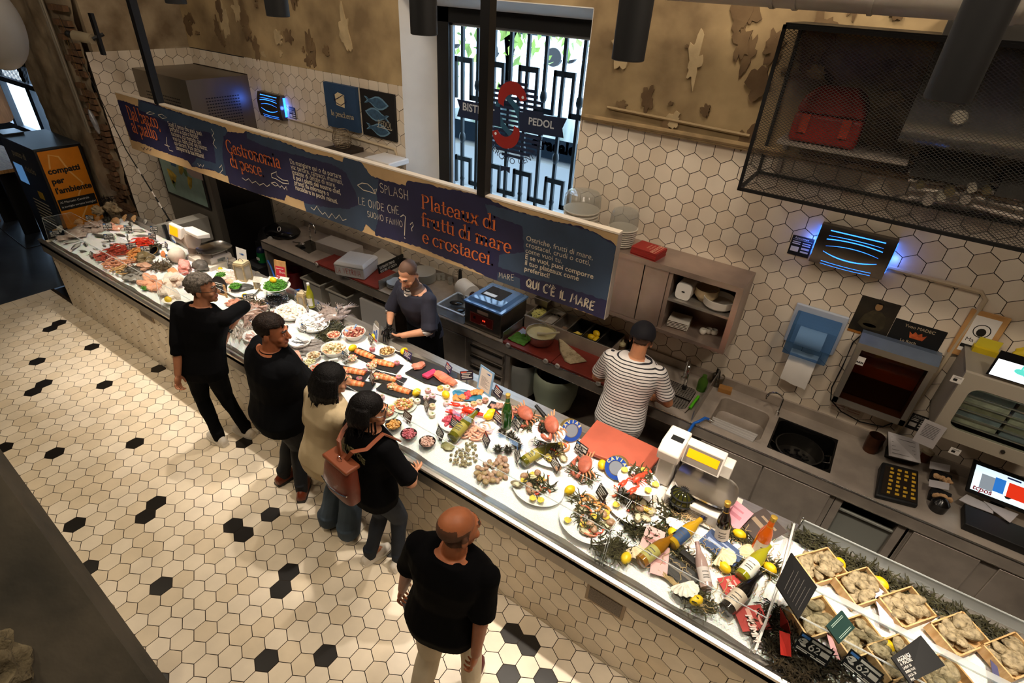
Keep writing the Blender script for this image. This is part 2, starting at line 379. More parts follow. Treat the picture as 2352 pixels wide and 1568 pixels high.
def _flat(p):
 c,s=math.cos(FTH),math.sin(FTH)
 dx,dy=p.x-FOX,p.y-FOY;u,v=c*dx+s*dy,-s*dx+c*dy
 j=round(v/(1.5*HS));return(round((u-j*HP/2)/HP),j)
c_,s_=math.cos(FTH),math.sin(FTH)
ux,uy=HP*(-.09)+HP/2*.004,1.5*HS*.004
b14=atz(372,1347,0);FOX,FOY=b14.x+c_*ux-s_*uy,b14.y+s_*ux+c_*uy
BLK={_flat(atz(x,y,0))for x,y in BL}
mb.bb((-8.51,-3,-.05),(3.2,2.1,-.004),4)
hexes(mb,[(-8.51,-1.6,2.6,2.06)],FOX,FOY,lambda x,y,u:Vector((x,y,u-.004)),FTH,BLK)
y=-3.
while y<2.06:
 for x0,x1,wd in((-8.73,-8.69,.28),(-8.688,-8.55,.14),(-8.548,-8.512,.28)):
  if wd==.28 and int(round(y/.14))%2:continue
  mb.bb((x0,y+.0015,-.02),(x1,min(y+wd,2.06)-.0015,0),random.Random(int(y*99)).randrange(3))
 y+=.14
mb.bb((-8.735,-3,-.05),(-8.5,2.1,-.003),4)
fo=struct('floor',mb,[fl_a,fl_b,fl_c,tile_k,grout],smooth=0)
mb=MB();mb.bb((-20,-6,-.05),(-8.735,4.6,-.004));mb.bb((-8.7,2.1,-.05),(3.2,4.4,-.006),1);mb.bb((-20,-7,-.05),(4,-3,-.006))
struct('floor_dark',mb,[mat('dark_blue_floor','2c323b',.32,col2='454d58',vs=2,bump=.03,bs=20),mat('aisle_tile_black','151516',.4)],smooth=0)
mb=MB()
for q in(((0,524),(60,571)),((62,571),(106,560))):
 a,b=atz(*q[0],.0),atz(*q[1],.0);mb.tube([a,b],.006,4)
struct('trim_1',mb,[black])
WY=4.4
plaster=mat('old_plaster','7d684a',.9,col2='b0986f',vs=2.2,bump=.4,bs=14)
plaster_b=mat('stained_plaster','5f4a32',.95,col2='7b6446',vs=4,bump=.5,bs=20)
TT=2.88
tiles3=[tile_a,tile_b,tile_c,tile_k,grout]
mb=MB()
R1=[(-6.9,-.06,-4.27,TT),(-4.27,-.06,-2.23,1.7),(-2.23,-.06,3.2,TT)]
hexes(mb,R1,-1.081+HP/2,2.142-HS/2,lambda x,z,u:Vector((x,WY-u,z)),0,(),up=.003)
for x0,z0,x1,z1 in R1:mb.bb((x0,WY+.0005,z0),(x1,WY+.15,z1),4)
struct('wall_back',mb,tiles3,smooth=0)
mb=MB()
for x0,z0,x1,z1 in((-8.1,TT,-4.27,6),(-2.23,TT,3.2,6),(-4.27,3.68,-2.23,6)):mb.bb((x0,WY+.002,z0),(x1,WY+.3,z1))
for i in range(90):
 px,pz=R.uniform(-8,1.5),R.uniform(2.93,3.9)
 if-4.6<px<-2.0:px+=2.2 if px>-3.3 else-2.4
 n=30;rr=R.uniform(.02,.11);st=R.uniform(.4,2.6);sd=R.uniform(0,99)
 pl=[(px+rr*(k_:=.75+.6*noise.noise(Vector((2*math.cos(2*PI*k/n),2*math.sin(2*PI*k/n),sd)))+.25*noise.noise(Vector((k*1.7,sd,0))))*math.cos(2*PI*k/n),pz+rr*st*k_*math.sin(2*PI*k/n))for k in range(n)]
 mb.prism(pl,-(WY+.001),-(WY-.001-i*.0002),XZ,1 if i%4 else 2)
struct('wall_back_plaster',mb,[plaster,plaster_b,mat('pale_plaster','b7a27c',.9,var=.15,vs=5,bump=.3)],smooth=0)
mb=MB();a=aty(1337,272,WY-.03);b=Vector((3.2,WY-.03,a.z))
mb.tube([a+Vector((0,0,.02)),b+Vector((0,0,.02))],.022,8);mb.tube([a,b-Vector((0,0,.015))],.012,6)
struct('trim_2',mb,[mat('ledge_plaster','8a7350',.8,var=.2)])
mb=MB();wn=mat('niche_white','c9c6c0',.7,var=.05,vs=3,bump=.05)
mb.plate([(-4.27,WY,1.7),(-4.27,WY,3.68),(-4.05,4.72,3.585),(-4.05,4.72,1.7)],-.15)
mb.plate([(-4.27,WY,3.68),(-2.23,WY,3.68),(-2.1,4.72,3.585),(-4.05,4.72,3.585)],-.15)
mb.plate([(-2.23,WY,3.68),(-2.23,WY,1.7),(-2.1,4.72,1.7),(-2.1,4.72,3.585)],-.004)
mb.plate([(-2.23,WY,1.7),(-4.27,WY,1.7),(-4.05,4.72,1.7),(-2.1,4.72,1.7)],-.15)
struct('trim_3',mb,[wn],smooth=0)
mb=MB();mb.bb((-4.07,4.7,1.65),(-3.915,4.8,3.59));mb.bb((-4.07,4.7,3.465),(-2.0,4.8,3.62));mb.bb((-2.2,4.7,1.65),(-2.0,4.8,3.6));mb.bb((-4.07,4.7,1.6),(-2.0,4.8,1.74))
win=struct('window_1',mb,[black_metal],smooth=0)
glass=clear('window_glass','eef6ff',.06)
gm=MB();gm.bb((-3.93,4.745,1.7),(-2.18,4.75,3.48));struct('pane',gm,[glass],win,smooth=0)
gm=MB();gm.bb((-3.92,4.735,1.74),(-3.89,4.76,3.47));gm.bb((-3.92,4.735,3.44),(-2.2,4.76,3.47));struct('pane_bead',gm,[mat('bead_grey','9aa4ad',.5)],win,smooth=0)
LX=-8.1
mb=MB();c0=-1.081
hexes(mb,[(3.17,0,3.62,2.87),(3.62,2.6,4.4,2.87)],3.3,2.142-HS/2,lambda y,z,u:Vector((LX+u,y,z)),0,(),up=.003)
hexes(mb,[(-8.1,2.69,-6.9,2.87)],-1.081+HP/2,2.142-HS/2,lambda x,z,u:Vector((x,WY-u,z)),0,(),up=.003)
mb.bb((LX-.1,3.17,0),(LX-.0005,4.45,2.87),4);mb.bb((-8.1,WY+.0005,2.6),(-6.9,WY+.1,2.87),4);mb.bb((-8.2,WY+.001,-.06),(-6.9,WY+.1,2.6),4)
struct('wall_left',mb,tiles3,smooth=0)
mb=MB();brick=mat('rough_brick_pier','75624a',.95,col2='a8967a',vs=3.2,bump=.8,bs=9)
XL=aty(118,285,3.2).x
def pier(u,v):
 x=XL+(LX-.02-XL)*u;z=6*v
 return Vector((x,3.16+.045*noise.noise(Vector((x*3,0,z*2.2)))+.02*noise.noise(Vector((x*11,4,z*9))),z))
mb.grid(pier,44,110)
mb.bb((XL,3.25,0),(LX-.1,4.6,6));mb.bb((LX-.11,3.25,2.87),(LX-.001,4.6,6))
for k in range(150):
 z=.3+(k%50)*.075;x=LX-.05-R.random()*.02-(k//50)*.13
 if R.random()<.6:mb.box((x-.06,3.14,z),(.12,.06,.058),k=1)
struct('wall_left_pier',mb,[brick,mat('bare_brick','74543a',.95,col2='5d4630',vs=20,bump=.4)],smooth=60)
mb=MB()
for d in(0,.05):
 a,b=aty(88,0,3.1),aty(203,303,3.1);mb.tube([(a.x+d,3.1,a.z+.8),(b.x+d,3.1,b.z)],.018,8)
struct('trim_4',mb,[mat('grey_conduit','8d8474',.5,.3)])
mb=MB()
for a,b in(((-17.5,4.5,0),(-13.0,4.6,.6)),((-17.5,4.48,1.52),(-13.0,4.6,1.60)),((-14.75,4.48,.6),(-14.55,4.6,3.4)),((-17.5,4.48,1.95),(-13,4.6,2.02)),((-13.3,4.48,.6),(-13.0,4.6,3.4)),((-16.2,4.48,.6),(-16.05,4.6,3.4)),((-17.5,4.5,3.3),(-13.0,4.6,6))):mb.bb(a,b)
w2=struct('window_2',mb,[mat('dark_window_frame','22252a',.5)],smooth=0)
gm=MB();gm.bb((-17.5,4.55,.6),(-13.0,4.555,3.4));struct('pane',gm,[glass],w2,smooth=0)
mb=MB();mb.bb((-13.0,4.5,0),(XL-.001,4.6,6));struct('wall_left_far',mb,[plaster],smooth=0)
mb=MB();a=aty(-10,178,3.6);b=aty(62,100,3.6);mb.bb((a.x,3.6,a.z),(b.x-.15,3.66,a.z+.05));mb.bb((b.x-.3,3.6,a.z),(b.x-.2,3.66,a.z+1.3));[mb.tube([(a.x+.05*i,3.63,a.z),(a.x+.05*i+.3,3.63,a.z+.6)],.006,4)for i in range(26)];o=single('black_mesh_panel',mb,[black_metal],'black framed mesh panel hanging before the far left window','panel',smooth=0)
shell=mat('dim_shell','5a4a38',.95,var=.2,vs=1)
mb=MB();mb.bb((-20,-7.1,0),(4,-7,6));struct('wall_front',mb,[shell],smooth=0)
mb=MB();mb.bb((3.2,-7,0),(3.3,4.6,6));struct('wall_right',mb,[shell],smooth=0)
mb=MB();mb.bb((-20.1,-7,0),(-20,4.6,6));mb.bb((-20,4.5,0),(-17.5,4.6,6));struct('wall_far',mb,[shell],smooth=0)
mb=MB();mb.bb((-20,-7,6),(4,4.9,6.1));struct('ceiling',mb,[shell],smooth=0)
A,B=CPOS+ray(0,1090)*1.5,CPOS+ray(345,1568)*1.5;d=B-A
mb=MB();conc=mat('dark_concrete','4a443a',.85,col2='2f2d27',vs=5,bump=.3,bs=18);P0=A-d*.5;P1=B+d*.6;v_=Vector((-.3,-.75,-.2))
mb.plate([P1,P0,P0+v_,P1+v_],.09);struct('wall_parapet',mb,[conc],smooth=0)
mb=MB();c=CPOS+ray(-30,1540)*1.42
mb.ell(c,(.12,.09,.12),None,40,26,.35,14);mb.ell(c+Vector((.02,-.03,-.08)),(.10,.08,.10),None,30,18,.4,12,seed=4)
struct('trim_5',mb,[mat('rough_stone','6d634d',.95,col2='453c2a',vs=20,bump=.9,bs=60)],smooth=60)
mb=MB();a=aty(1660,2,3.5);b=aty(2352,52,3.5)
mb.cyl((a.x-.9,3.5,b.z+.14),(3.2,3.5,b.z+.14),.15,n=24)
for x in(a.x+.25,a.x+.36,a.x+.7,a.x+1.05,a.x+1.25):mb.cyl((x,3.5,b.z+.14),(x+.02,3.5,b.z+.14),.157,n=24)
struct('trim_6',mb,[mat('duct_white','9a958c',.35,.2,var=.08)])
mb=MB();a=aty(1395,246,WY-.012);b=aty(1722,312,WY-.012);mb.tube([a,b],.012,6);struct('trim_7',mb,[mat('conduit_tan','9a835e',.6)])
mb=MB();mb.bb((-11,4.95,1.2),(12,26,1.3));mb.bb((-30,4.62,.1),(-11,26,.2));struct('floor_street',mb,[mat('street','b9b9b6',.9,var=.1,vs=.5)],smooth=0)
mb=MB();mb.bb((-30,24,1.3),(14,24.5,10))
for i in range(12):mb.bb((-26+i*3,23.9,3.5),(-24.8+i*3,24.1,6),1)
struct('wall_house',mb,[mat('house_front','d8d6cf',.9),mat('house_window','6a7276',.4)],smooth=0)
# the hanging sign
SY=3.10
def sg(px,py):p=aty(px,py,SY);return(p.x,p.z)
def swall(y,x,z):return Matrix(((1,0,0,x),(0,0,-1,y),(0,1,0,z),(0,0,0,1)))
XW={}
def fitline(mb,txt,p0,p1,y=SY-.004,kind='sans',bold=0.,k=None,vs=1.,size=None):
 a,b=aty(*p0,y),aty(*p1,y);L=b.x-a.x
 t=MB()
 if kind=='serif':nat=serif(t,txt,1.,I4)
 elif kind=='hand':nat=hand(t,txt,1.,I4)
 else:t.text(txt,1.,I4,bold);nat=max(v.x for v in t.v)
 s=size if size else L/nat
 M=swall(y,a.x,a.z)@Matrix(((1,(0),0,0),((b.z-a.z)/L,1,0,0),(0,0,1,0),(0,0,0,1)))
 sz=s*vs
 M=M@Matrix.Diagonal((s,sz,1,1))
 if kind=='serif':serif(mb,txt,1.,M,k)
 elif kind=='hand':hand(mb,txt,1.,M,.075,k=k,seed=len(txt))
 else:mb.text(txt,1.,M,bold,k=k)
 return s
navy=mat('paint_navy','1c1a3a',.6,var=.15,vs=4);slate=mat('paint_slate','2a3a4e',.6,var=.15,vs=4)
tan=mat('sign_tan','b3956a',.6,var=.06,vs=6);orange=mat('letter_orange','c0622c',.6);cream=mat('letter_cream','cfc3ab',.6)
x0,z0=-7.51,1.905;x1,z1=-1.215,2.525
sign=thing('hanging_sign','long navy painted banner sign with orange lettering hanging over the counter','sign',((x0+x1)/2,SY,z0))
mb=MB();mb.bb((x0,SY,z0),(x1,SY+.05,z1));mb.obj('board',[tan],sign,0)
mb=MB();mb.bb((x0-.002,SY-.003,z1),(x1+.004,SY+.055,z1+.012));mb.obj('top_rail',[mat('rail_white','ded2c0',.5)],sign,0)
mb=MB();mb.bb((x1,SY-.003,z0),(x1+.006,SY+.055,z1));mb.obj('edge_rail',[steel_dull],sign,0)
mb=MB()
for px,p0,p1 in((0,(304.4,0),(368,238)),(1,(1111.5,0),(1111.5,447))):
 b=aty(*p1,SY+.03);mb=MB();mb.bb((b.x-.035,SY-.01,z1),(b.x+.035,SY+.06,6));mb.obj('hanger_post',[black_metal],sign,0)
def patch(pts,lay,k,jit=.006,name='paint'):
 P=[Vector(sg(*p))for p in pts];q=random.Random(len(pts));o=[]
 for i in range(len(P)):
  a,b=P[i],P[(i+1)%len(P)];n=max(1,int((b-a).length/.02));nn=Vector((-(b-a).y,(b-a).x));nn=nn/(nn.length or 1)
  for j in range(n):
   e=0 if j==0 else jit*q.uniform(-1,1)
   w_=a+(b-a)*(j/n)+nn*e;o.append((min(max(w_.x,x0),x1),min(max(w_.y,z0),z1)))
 pm.prism(o,-(SY-.0005),-(SY-.0005-.0006*lay),XZ,k)
pm=MB()
top=[(268,229),(290,233),(318,245),(317,228),(345,235),(400,255),(480,281),(518,293),(523,303),(558,306),(566,301),(600,314),(640,322),(690,342),(718,353),(760,360),(787,372),(790,360),(806,368),(828,372),(837,387),(853,404),(880,413),(932,426),(936,415),(975,421),(1000,428),(1100,447),(1172,480),(1225,495),(1290,512),(1330,518),(1362,531),(1380,541),(1403,552),(1416,566)]
bot=[(1391,737),(1360,722),(1300,701),(1230,681),(1150,655),(1090,620),(1030,595),(960,566),(910,552),(862,540),(860,522),(840,515),(832,532),(800,520),(755,507),(704,486),(697,462),(657,448),(654,460),(590,445),(560,432),(527,420),(523,404),(510,395),(480,390),(440,382),(430,368),(395,356),(360,344),(330,330),(300,320)]
patch(top+bot,1,0)
S2=[[(318,230),(400,256),(480,282),(518,294),(523,303),(516,312),(440,296),(380,278),(318,252)],[(478,286),(515,296),(512,330),(512,360),(520,404),(507,398),(480,386),(440,380),(452,362),(497,376),(491,330)],[(566,302),(640,323),(690,343),(718,354),(760,361),(787,373),(790,361),(830,373),(853,405),(870,412),(866,450),(870,500),(862,532),(840,514),(832,531),(800,520),(755,507),(704,486),(699,466),(740,474),(800,480),(824,470),(817,440),(794,395),(770,380),(700,360),(620,340),(568,318)],[(1115,468),(1225,496),(1290,513),(1362,532),(1416,566),(1403,640),(1395,690),(1300,660),(1200,632),(1145,612),(1147,585),(1205,580),(1200,520),(1120,490)],[(1144,625),(1195,640),(1196,668),(1143,650)]]
for i,s2 in enumerate(S2):patch(s2,2+i*.4,1)
pm.obj('paint',[navy,slate],sign,0)
lt=MB();T=lambda*a,**k:fitline(lt,*a,kind='serif',**k)
T('Dal banco,',(297,273),(369,297),vs=1.35);T('al piatto.',(306,303),(367,324),vs=1.35);T('Gastronomia',(522,349),(646,388),vs=1.15);T('di pesce.',(531,382),(608,407),vs=1.15)
T('Plateaux di',(968,477.5),(1140,530));T('frutti di mare',(968,517),(1174,583));T('e crostacei.',(970,556),(1135,611))
lt.obj('lettering',[orange],sign,0)
st=MB()
def para(lines,a0,a1,b0,b1,bold_from,vs=1.):
 n=len(lines)-1;sz=fitline(MB(),lines[0],a0,a1)
 for i,l in enumerate(lines):
  t=i/n;p0=(a0[0]+(b0[0]-a0[0])*t,a0[1]+(b0[1]-a0[1])*t);sl=((a1[1]-a0[1])/(a1[0]-a0[0]))*(1-t)+((b1[1]-b0[1])/(b1[0]-b0[0]))*t
  fitline(st,l,p0,(p0[0]+60,p0[1]+60*sl),size=sz*(1.0 if i<bold_from else .98),bold=.012 if i>=bold_from else-.004,vs=vs)
para(['Scegli il pesce che vuoi, puoi','portarlo a casa o fartelo','cucinare, col metodo che','vuoi tu, dallo chef del bistrot','qui davanti. Puoi anche','comporre la tua frittura!'],(387,289),(464,312),(405,343),(470,364),5,1.35)
para(['Da mangiare qui o da portare','via: tartare, carpacci, marinati,','insalate di delizie di mare.','E poi i piatti del nostro chef,','pronti da infornare o','riscaldare in pochi minuti.'],(666,375),(784,411),(679,435),(778,469),3,1.15)
para(['Ostriche, frutti di mare,','crostacei, crudi o cotti,','come vuoi tu.','E se vuoi, puoi comporre','il tuo plateaux come','preferisci!'],(1208,552),(1361,597),(1204,621),(1266,640),3)
H=lambda*a,**k:fitline(st,*a,kind='hand',**k)
H('SPLASH',(873,441),(938,459));H('LE ONDE CHE',(824,469),(918,494));H('SUONO FANNO',(844,497),(925,522));H('MARE',(1146,636),(1183,646));H("QUI C'È IL MARE",(1208,658),(1368,715),vs=1.0);H("QUI C'È IL MARE",(1210,657),(1370,714),vs=1.08)
def doodle(mb,px,wd=.006,k=None):mb.ribbon([sg(*p)for p in px],wd,Matrix(((1,0,0,0),(0,0,-1,SY-.004),(0,1,0,0),(0,0,0,1))),k)
for d in([(822,425),(832,420),(845,422),(856,432),(862,445),(860,436),(866,433),(863,445),(850,440),(835,436),(822,425)],[(921,497),(927,493),(932,497),(931,510),(930,540)],[(930,545),(931,548)],[(943,515),(948,510),(950,518),(946,524),(947,530)],[(715,476),(722,482),(729,472),(732,480),(742,492),(747,487),(756,500),(763,490),(772,502),(780,493),(788,506),(796,503)],[(557,408),(565,414),(572,410),(580,420),(588,416),(597,425),(606,421),(614,428),(620,424)],[(624,399),(636,394),(637,404),(650,413),(662,415),(664,422),(650,420),(634,410),(625,407),(624,399)],[(624,420),(632,418),(640,424),(634,427),(624,420)],[(638,424),(644,430),(648,426),(654,434),(658,428),(660,436)],[(337,260),(345,256),(356,260),(345,263),(337,260)],[(364,264),(372,262),(384,270),(374,272),(364,264)],[(383,315),(384,330),(390,345),(398,347)],[(379,332),(390,336)],[(486,296),(492,305),(488,312),(494,320),(490,330),(498,340)],[(455,375),(458,382),(462,377),(466,384),(469,378)],[(505,385),(510,378),(512,390),(505,398),(512,402)]):doodle(st,d,.007)
st.obj('small_lettering',[cream],sign,0)
kd=MB();doodle(kd,[(325,338),(330,343),(333,338),(337,344),(341,340),(345,346),(348,342)],.008);kd.obj('scribble',[navy],sign,0)
# tube lights, spare pendant, window grille and logo
tl=MB();tl.lathe([(.062,0),(.068,.004),(.07,.36),(.055,.365)],n=24,cap=(False,True));tl.lathe([(.060,.0),(.052,.05),(.01,.06)],n=24,cap=(False,True));tl.cyl((0,0,.36),(0,0,2.44),.012,n=8)
def tube_lamp():
 r=root('tube_lamp');kid(r,'lamp_body',tl,[black])
 b=MB();b.lathe([(.001,.035),(.045,.035),(.045,.055),(.001,.055)],n=20);kid(r,'bulb',b,[mat('lamp_glow','ffe0b8',emit=6)]);return r
for i,tx in enumerate(TUBES):
 put(tube_lamp,(),(tx,TY,TZ),['black tube downlight hanging over the counter, out beyond the sign','black tube downlight hanging near the left end of the sign','black tube downlight hanging over the left half of the sign','black tube downlight cut by the photo top, above the dark left plaster wall',"black tube downlight in front of the window's left jamb",'black tube downlight just right of the window, before bare plaster','black tube downlight in front of the mesh cage','black tube downlight beyond the right end of the mesh cage'][i],'lamp','tube lights over the counter')
GY=4.97
gr=thing('window_grille','dark iron grille of meandering bars behind the big window','grille',(-3.0,GY,1.7))
mb=MB()
for i in range(11):
 x=-3.95+i*.2;mb=MB()
 mb.bb((x-.016,GY-.016,1.6),(x+.016,GY+.016,3.9))
 zc=2.9 if i%2 else 2.35
 if i%2==0:mb.lathe([(.012,-.06),(.03,-.03),(.036,0),(.03,.04),(.012,.07)],TR((x,GY,zc)),10);mb.lathe([(.012,-.05),(.028,0),(.012,.05)],TR((x,GY,1.9)),10)
 else:mb.lathe([(.012,-.06),(.03,-.03),(.036,0),(.03,.04),(.012,.07)],TR((x,GY,zc)),10)
 mb.obj('bar',[mat('iron_grey','2d3436',.5,.4)],gr)
for i in range(5):
 x=-3.95+i*.4;mb=MB()
 for a,b in(((x-.1,3.1),(x+.1,3.15)),((x+.1,2.75),(x+.3,2.8)),((x-.1,2.1),(x+.1,2.15)),((x+.1,1.85),(x+.3,1.9)),((x-.1,2.75),(x-.07,3.15)),((x+.1,2.75),(x+.13,3.15)),((x-.1,1.85),(x-.07,2.15)),((x+.1,1.85),(x+.13,2.15))):mb.bb((a[0],GY-.014,a[1]),(b[0],GY+.014,b[1]))
 mb.obj('meander',[mat('iron_grey')],gr)
DY=4.735
logo=thing('window_logo','round striped fish logo with navy ribbon banner stuck on the big window','window sticker',(-3.2,DY,1.9))
def dq(px,py):p=aty(px,py,DY);return(p.x,p.z)
dc=dq(1181,278);rr_=dq(1248,290)[0]-dc[0]
mb=MB();DM=Matrix(((1,0,0,0),(0,0,-1,DY),(0,1,0,0),(0,0,0,1)));rz_=1.08*rr_
for i in range(16):
 z=dc[1]+rz_*(-.93+i*.124);h=rr_*math.sqrt(max(0,1-((z-dc[1])/rz_)**2))
 mb.ribbon([(dc[0]-h,z),(dc[0]+h,z)],rz_*.078,DM)
mb.obj('stripes',[mat('decal_navy','14213f',.5)],logo,0)
mb=MB()
def ban(pts):mb.prism([dq(*p)for p in pts],-(DY-.002),-(DY-.004),XZ)
ban([(1050,227),(1150,246),(1150,288),(1050,267),(1056,247)]);ban([(1192,256),(1303,272),(1292,295),(1295,317),(1194,300)]);ban([(1150,380),(1172,384),(1171,398),(1161,390),(1150,393)])
mb.obj('ribbon_banner',[mat('decal_navy')],logo,0)
mb=MB()
def fishlogo(cx,cz,s,flip):
 top_=arc(0,0,1.0,.95,200,20,18);bt_=arc(.05,-.35,.62,.62,30,190,14)
 pts=top_+[(1.0,.1)]+bt_
 mb.prism([(cx+flip*s*a,cz+flip*s*b)for a,b in pts],-(DY-.004),-(DY-.006),XZ)
a=dq(1177,228);b=dq(1162,303)
sf=rr_*.50
fishlogo(a[0],a[1]-.0,sf,1);fishlogo(b[0],b[1]+.0,sf,-1)
mb.obj('red_fish',[mat('decal_red','8f1d18',.5)],logo,0)
mb=MB();mb2=MB()
for sx,c in((1,a),(-1,b)):
 P=[(c[0]-sx*sf*1.02,c[1]-sx*sf*.35),(c[0]-sx*sf*.98,c[1]-sx*sf*.9),(c[0]-sx*sf*.6,c[1]-sx*sf*1.5),(c[0]-sx*sf*.05,c[1]-sx*sf*1.9)]
 mb2.ribbon(P,rr_*.16,Matrix(((1,0,0,0),(0,0,-1,DY-.003),(0,1,0,0),(0,0,0,1))))
 e=(c[0]+sx*sf*.72,c[1]+sx*sf*.2);mb.prism([(e[0]+.014*math.cos(t*PI/5),e[1]+.014*math.sin(t*PI/5))for t in range(10)],-(DY-.006),-(DY-.008),XZ)
mb2.obj('fish_tail',[mat('decal_teal','24506a',.5)],logo,0)
mb.obj('fish_eye',[mat('decal_white','d8dfe4',.5)],logo,0)
mb=MB()
fitline(mb,'BISTROT',(1062,252),(1135,269),DY-.006,bold=.02);fitline(mb,'PEDOL',(1213,285),(1272,296),DY-.006,bold=.02)
mb.obj('banner_lettering',[mat('decal_grey','b9bec4',.5)],logo,0)
mb=MB();s_='AL MERCATO CENTRALE'
for i,ch in enumerate(s_):
 t=math.radians(200+i*(142/18));r_=rr_*1.16
 M=swall(DY-.006,dc[0]+r_*math.cos(t),dc[1]+r_*1.06*math.sin(t))@Matrix.Rotation(t+PI/2,4,'Z')
 mb.text(ch,.085,M,.0,'CENTER')
mb.obj('ring_lettering',[mat('decal_navy')],logo,0)
def car():
 r=root('parked_car');b=MB()
 pr=[(-2.1,.35),(-2.1,.75),(-1.9,.85),(-1.1,.92),(-.5,1.4),(.9,1.42),(1.6,.95),(2.1,.85),(2.15,.4),(1.9,.25),(-1.9,.25)]
 b.prism(pr,-.8,.8,Matrix(((1,0,0,0),(0,0,1,0),(0,1,0,0),(0,0,0,1))));kid(r,'body',b,[mat('car_silver','dde1e4',.3,.2)],bev=.05)
 g=MB();g.prism([(-.95,.95),(-.45,1.35),(.85,1.36),(1.4,.97)],-.81,.81,Matrix(((1,0,0,0),(0,0,1,0),(0,1,0,0),(0,0,0,1))));kid(r,'window',g,[mat('car_glass','1f2a30',.1)])
 for sx in(-1.35,1.35):
  for sy in(-.75,.75):q=MB();q.cyl((sx,sy-.1,.32),(sx,sy+.1,.32),.32,n=18);kid(r,'wheel',q,[black])
 return r
put(car,(),(-12.9,20.5,1.3),'silver car parked beyond the window, behind the logo and right of the grille middle','car',rz=.1)
put(car,(),(-18.6,20.3,1.3),'silver car parked beyond the window near its left jamb','car',rz=.05)
van=thing('parked_van','white van with blue lettering parked close outside the big window','van',(-4.2,6.6,1.3))
mb=MB();mb.bb((-5.6,6.3,.2),(-2.4,7.6,1.95));mb.obj('body',[mat('van_white','d5dce2',.4)],van,bev=.08)
mb=MB();mb.bb((-5.6,6.28,1.95),(-2.4,7.6,2.2));mb.obj('window',[mat('van_glass','1c2b38',.15)],van)
mb=MB();a=aty(1238,318,6.28);mb.text('stradale',.2,swall(6.28,a.x-.1,a.z-.12),.01);mb.obj('lettering',[mat('van_blue','2a6fd0',.5)],van,0)
tr=thing('street_tree','leafy street tree outside behind the top of the big window','tree',(-7.2,10.5,1.3))
mb=MB();mb.tube([(-7.2,10.5,1.3),(-7.1,10.5,3),(-7.3,10.4,5)],[.2,.16,.1],10);mb.tube([(-7.1,10.5,3),(-8.6,10.2,4.6)],[.1,.04],8);mb.obj('trunk',[mat('bark','4a4238',.9)],tr)
mb=MB()
for i in range(2200):
 c=Vector((-8.2+R.gauss(0,2.0),10.3+R.gauss(0,.8),4.2+R.gauss(0,.75)));s_=R.uniform(.06,.15);e=Euler((R.uniform(0,6),R.uniform(0,6),R.uniform(0,6))).to_matrix()
 mb.add([c+e@Vector(p)*s_ for p in((-1,0,0),(0,-.55,.1),(1,0,0),(0,.55,.1))],[(0,1,2,3)])
mb.obj('foliage',[mat('leaf_green','6f8a3c',.6,var=.3,vs=2)],tr,0)
# things on the back wall
def blue_killer(label,x0,z0,x1,z1):
 t=thing('insect_trap',label,'insect trap',((x0+x1)/2,WY,z0));W_,H_=x1-x0,z1-z0;cx=(x0+x1)/2
 mb=MB();pr=[(0,0),(.07,.02*H_),(.085,.3*H_),(.085,.75*H_),(.06,H_),(0,H_)]
 mb.rings([[Vector((x,WY-.004-a,z0+b))for a,b in pr]for x in(x0,x1)]);mb.obj('housing',[mat('trap_steel','6a625b',.3,.9,var=.1)],t,25)
 def yz(f):f=min(max(f,0),1);d=.085 if .3<=f<=.75 else(.06+(1-f)/.25*.025 if f>.75 else .07+.015*(f-.02)/.28);return WY-.004-d-.0015
 g=MB()
 for f0,bow,wd,hl in((.9,0,.022,.36),(.78,.02,.014,.36),(.69,.05,.022,.37),(.52,.07,.014,.35),(.38,-.11,.03,.36),(.12,-.02,.01,.34),(.05,-.02,.008,.34)):
  pts=[];
  for i in range(17):
   u=-1+i/8;f=f0+bow*(1-u*u)-.02*0;pts.append((cx+u*hl*W_,f))
  vs=[]
  for i,(x,f)in enumerate(pts):
   w_=wd*H_*(1 if wd!=.03 and wd!=.014 else(.25+.75*(1-(-1+i/8)**2)))
   vs+=[Vector((x,yz(f-w_/2/H_),z0+f*H_-w_/2)),Vector((x,yz(f+w_/2/H_),z0+f*H_+w_/2))]
  g.add(vs,[(2*i,2*i+2,2*i+3,2*i+1)for i in range(16)])
 for xx in(x0-.003,x1+.003):g.bb((xx-.002,WY-.035,z0+.15*H_),(xx+.002,WY-.006,z1-.1*H_))
 g.obj('glowing_slot',[mat('uv_blue',(.02,.16,1.0),emit=5)],t,0)
 for xx in(x0-.03,x1+.03):lamp('POINT','uv_tube_lamp',(xx,WY-.04,(z0+z1)/2),.4,(.08,.2,1.0),shadow_soft_size=.02)
blue_killer('steel insect trap with glowing blue slots, right of the window above the towel dispenser',-.204,2.218,.27,2.506)
blue_killer('small insect trap with glowing blue slots beside the steel cooling box',-6.66,2.25,-6.22,2.535)
pm_white=mat('print_white','d0ccc4',.7)
def notice(label,x0,z0,x1,z1,y=WY-.004):
 t=thing('notice_plate',label,'notice',((x0+x1)/2,y,z0));mb=MB();mb.bb((x0,y-.004,z0),(x1,y,z1));mb.obj('plate',[black],t,0)
 mb=MB();w_,h_=x1-x0,z1-z0;mb.text('Anticimex',w_*.16,swall(y-.0055,x0+.12*w_,z0+.85*h_))
 for a,b,c,d in((.08,.68,.45,.72),(.08,.58,.45,.63),(.55,.55,.92,.6),(.55,.66,.92,.7),(.08,.2,.45,.45),(.55,.36,.92,.46),(.55,.2,.92,.28),(.05,.8,.95,.81)):mb.bb((x0+a*w_,y-.0055,z0+b*h_),(x0+c*w_,y-.004,z0+d*h_))
 mb.obj('print',[pm_white],t,0)
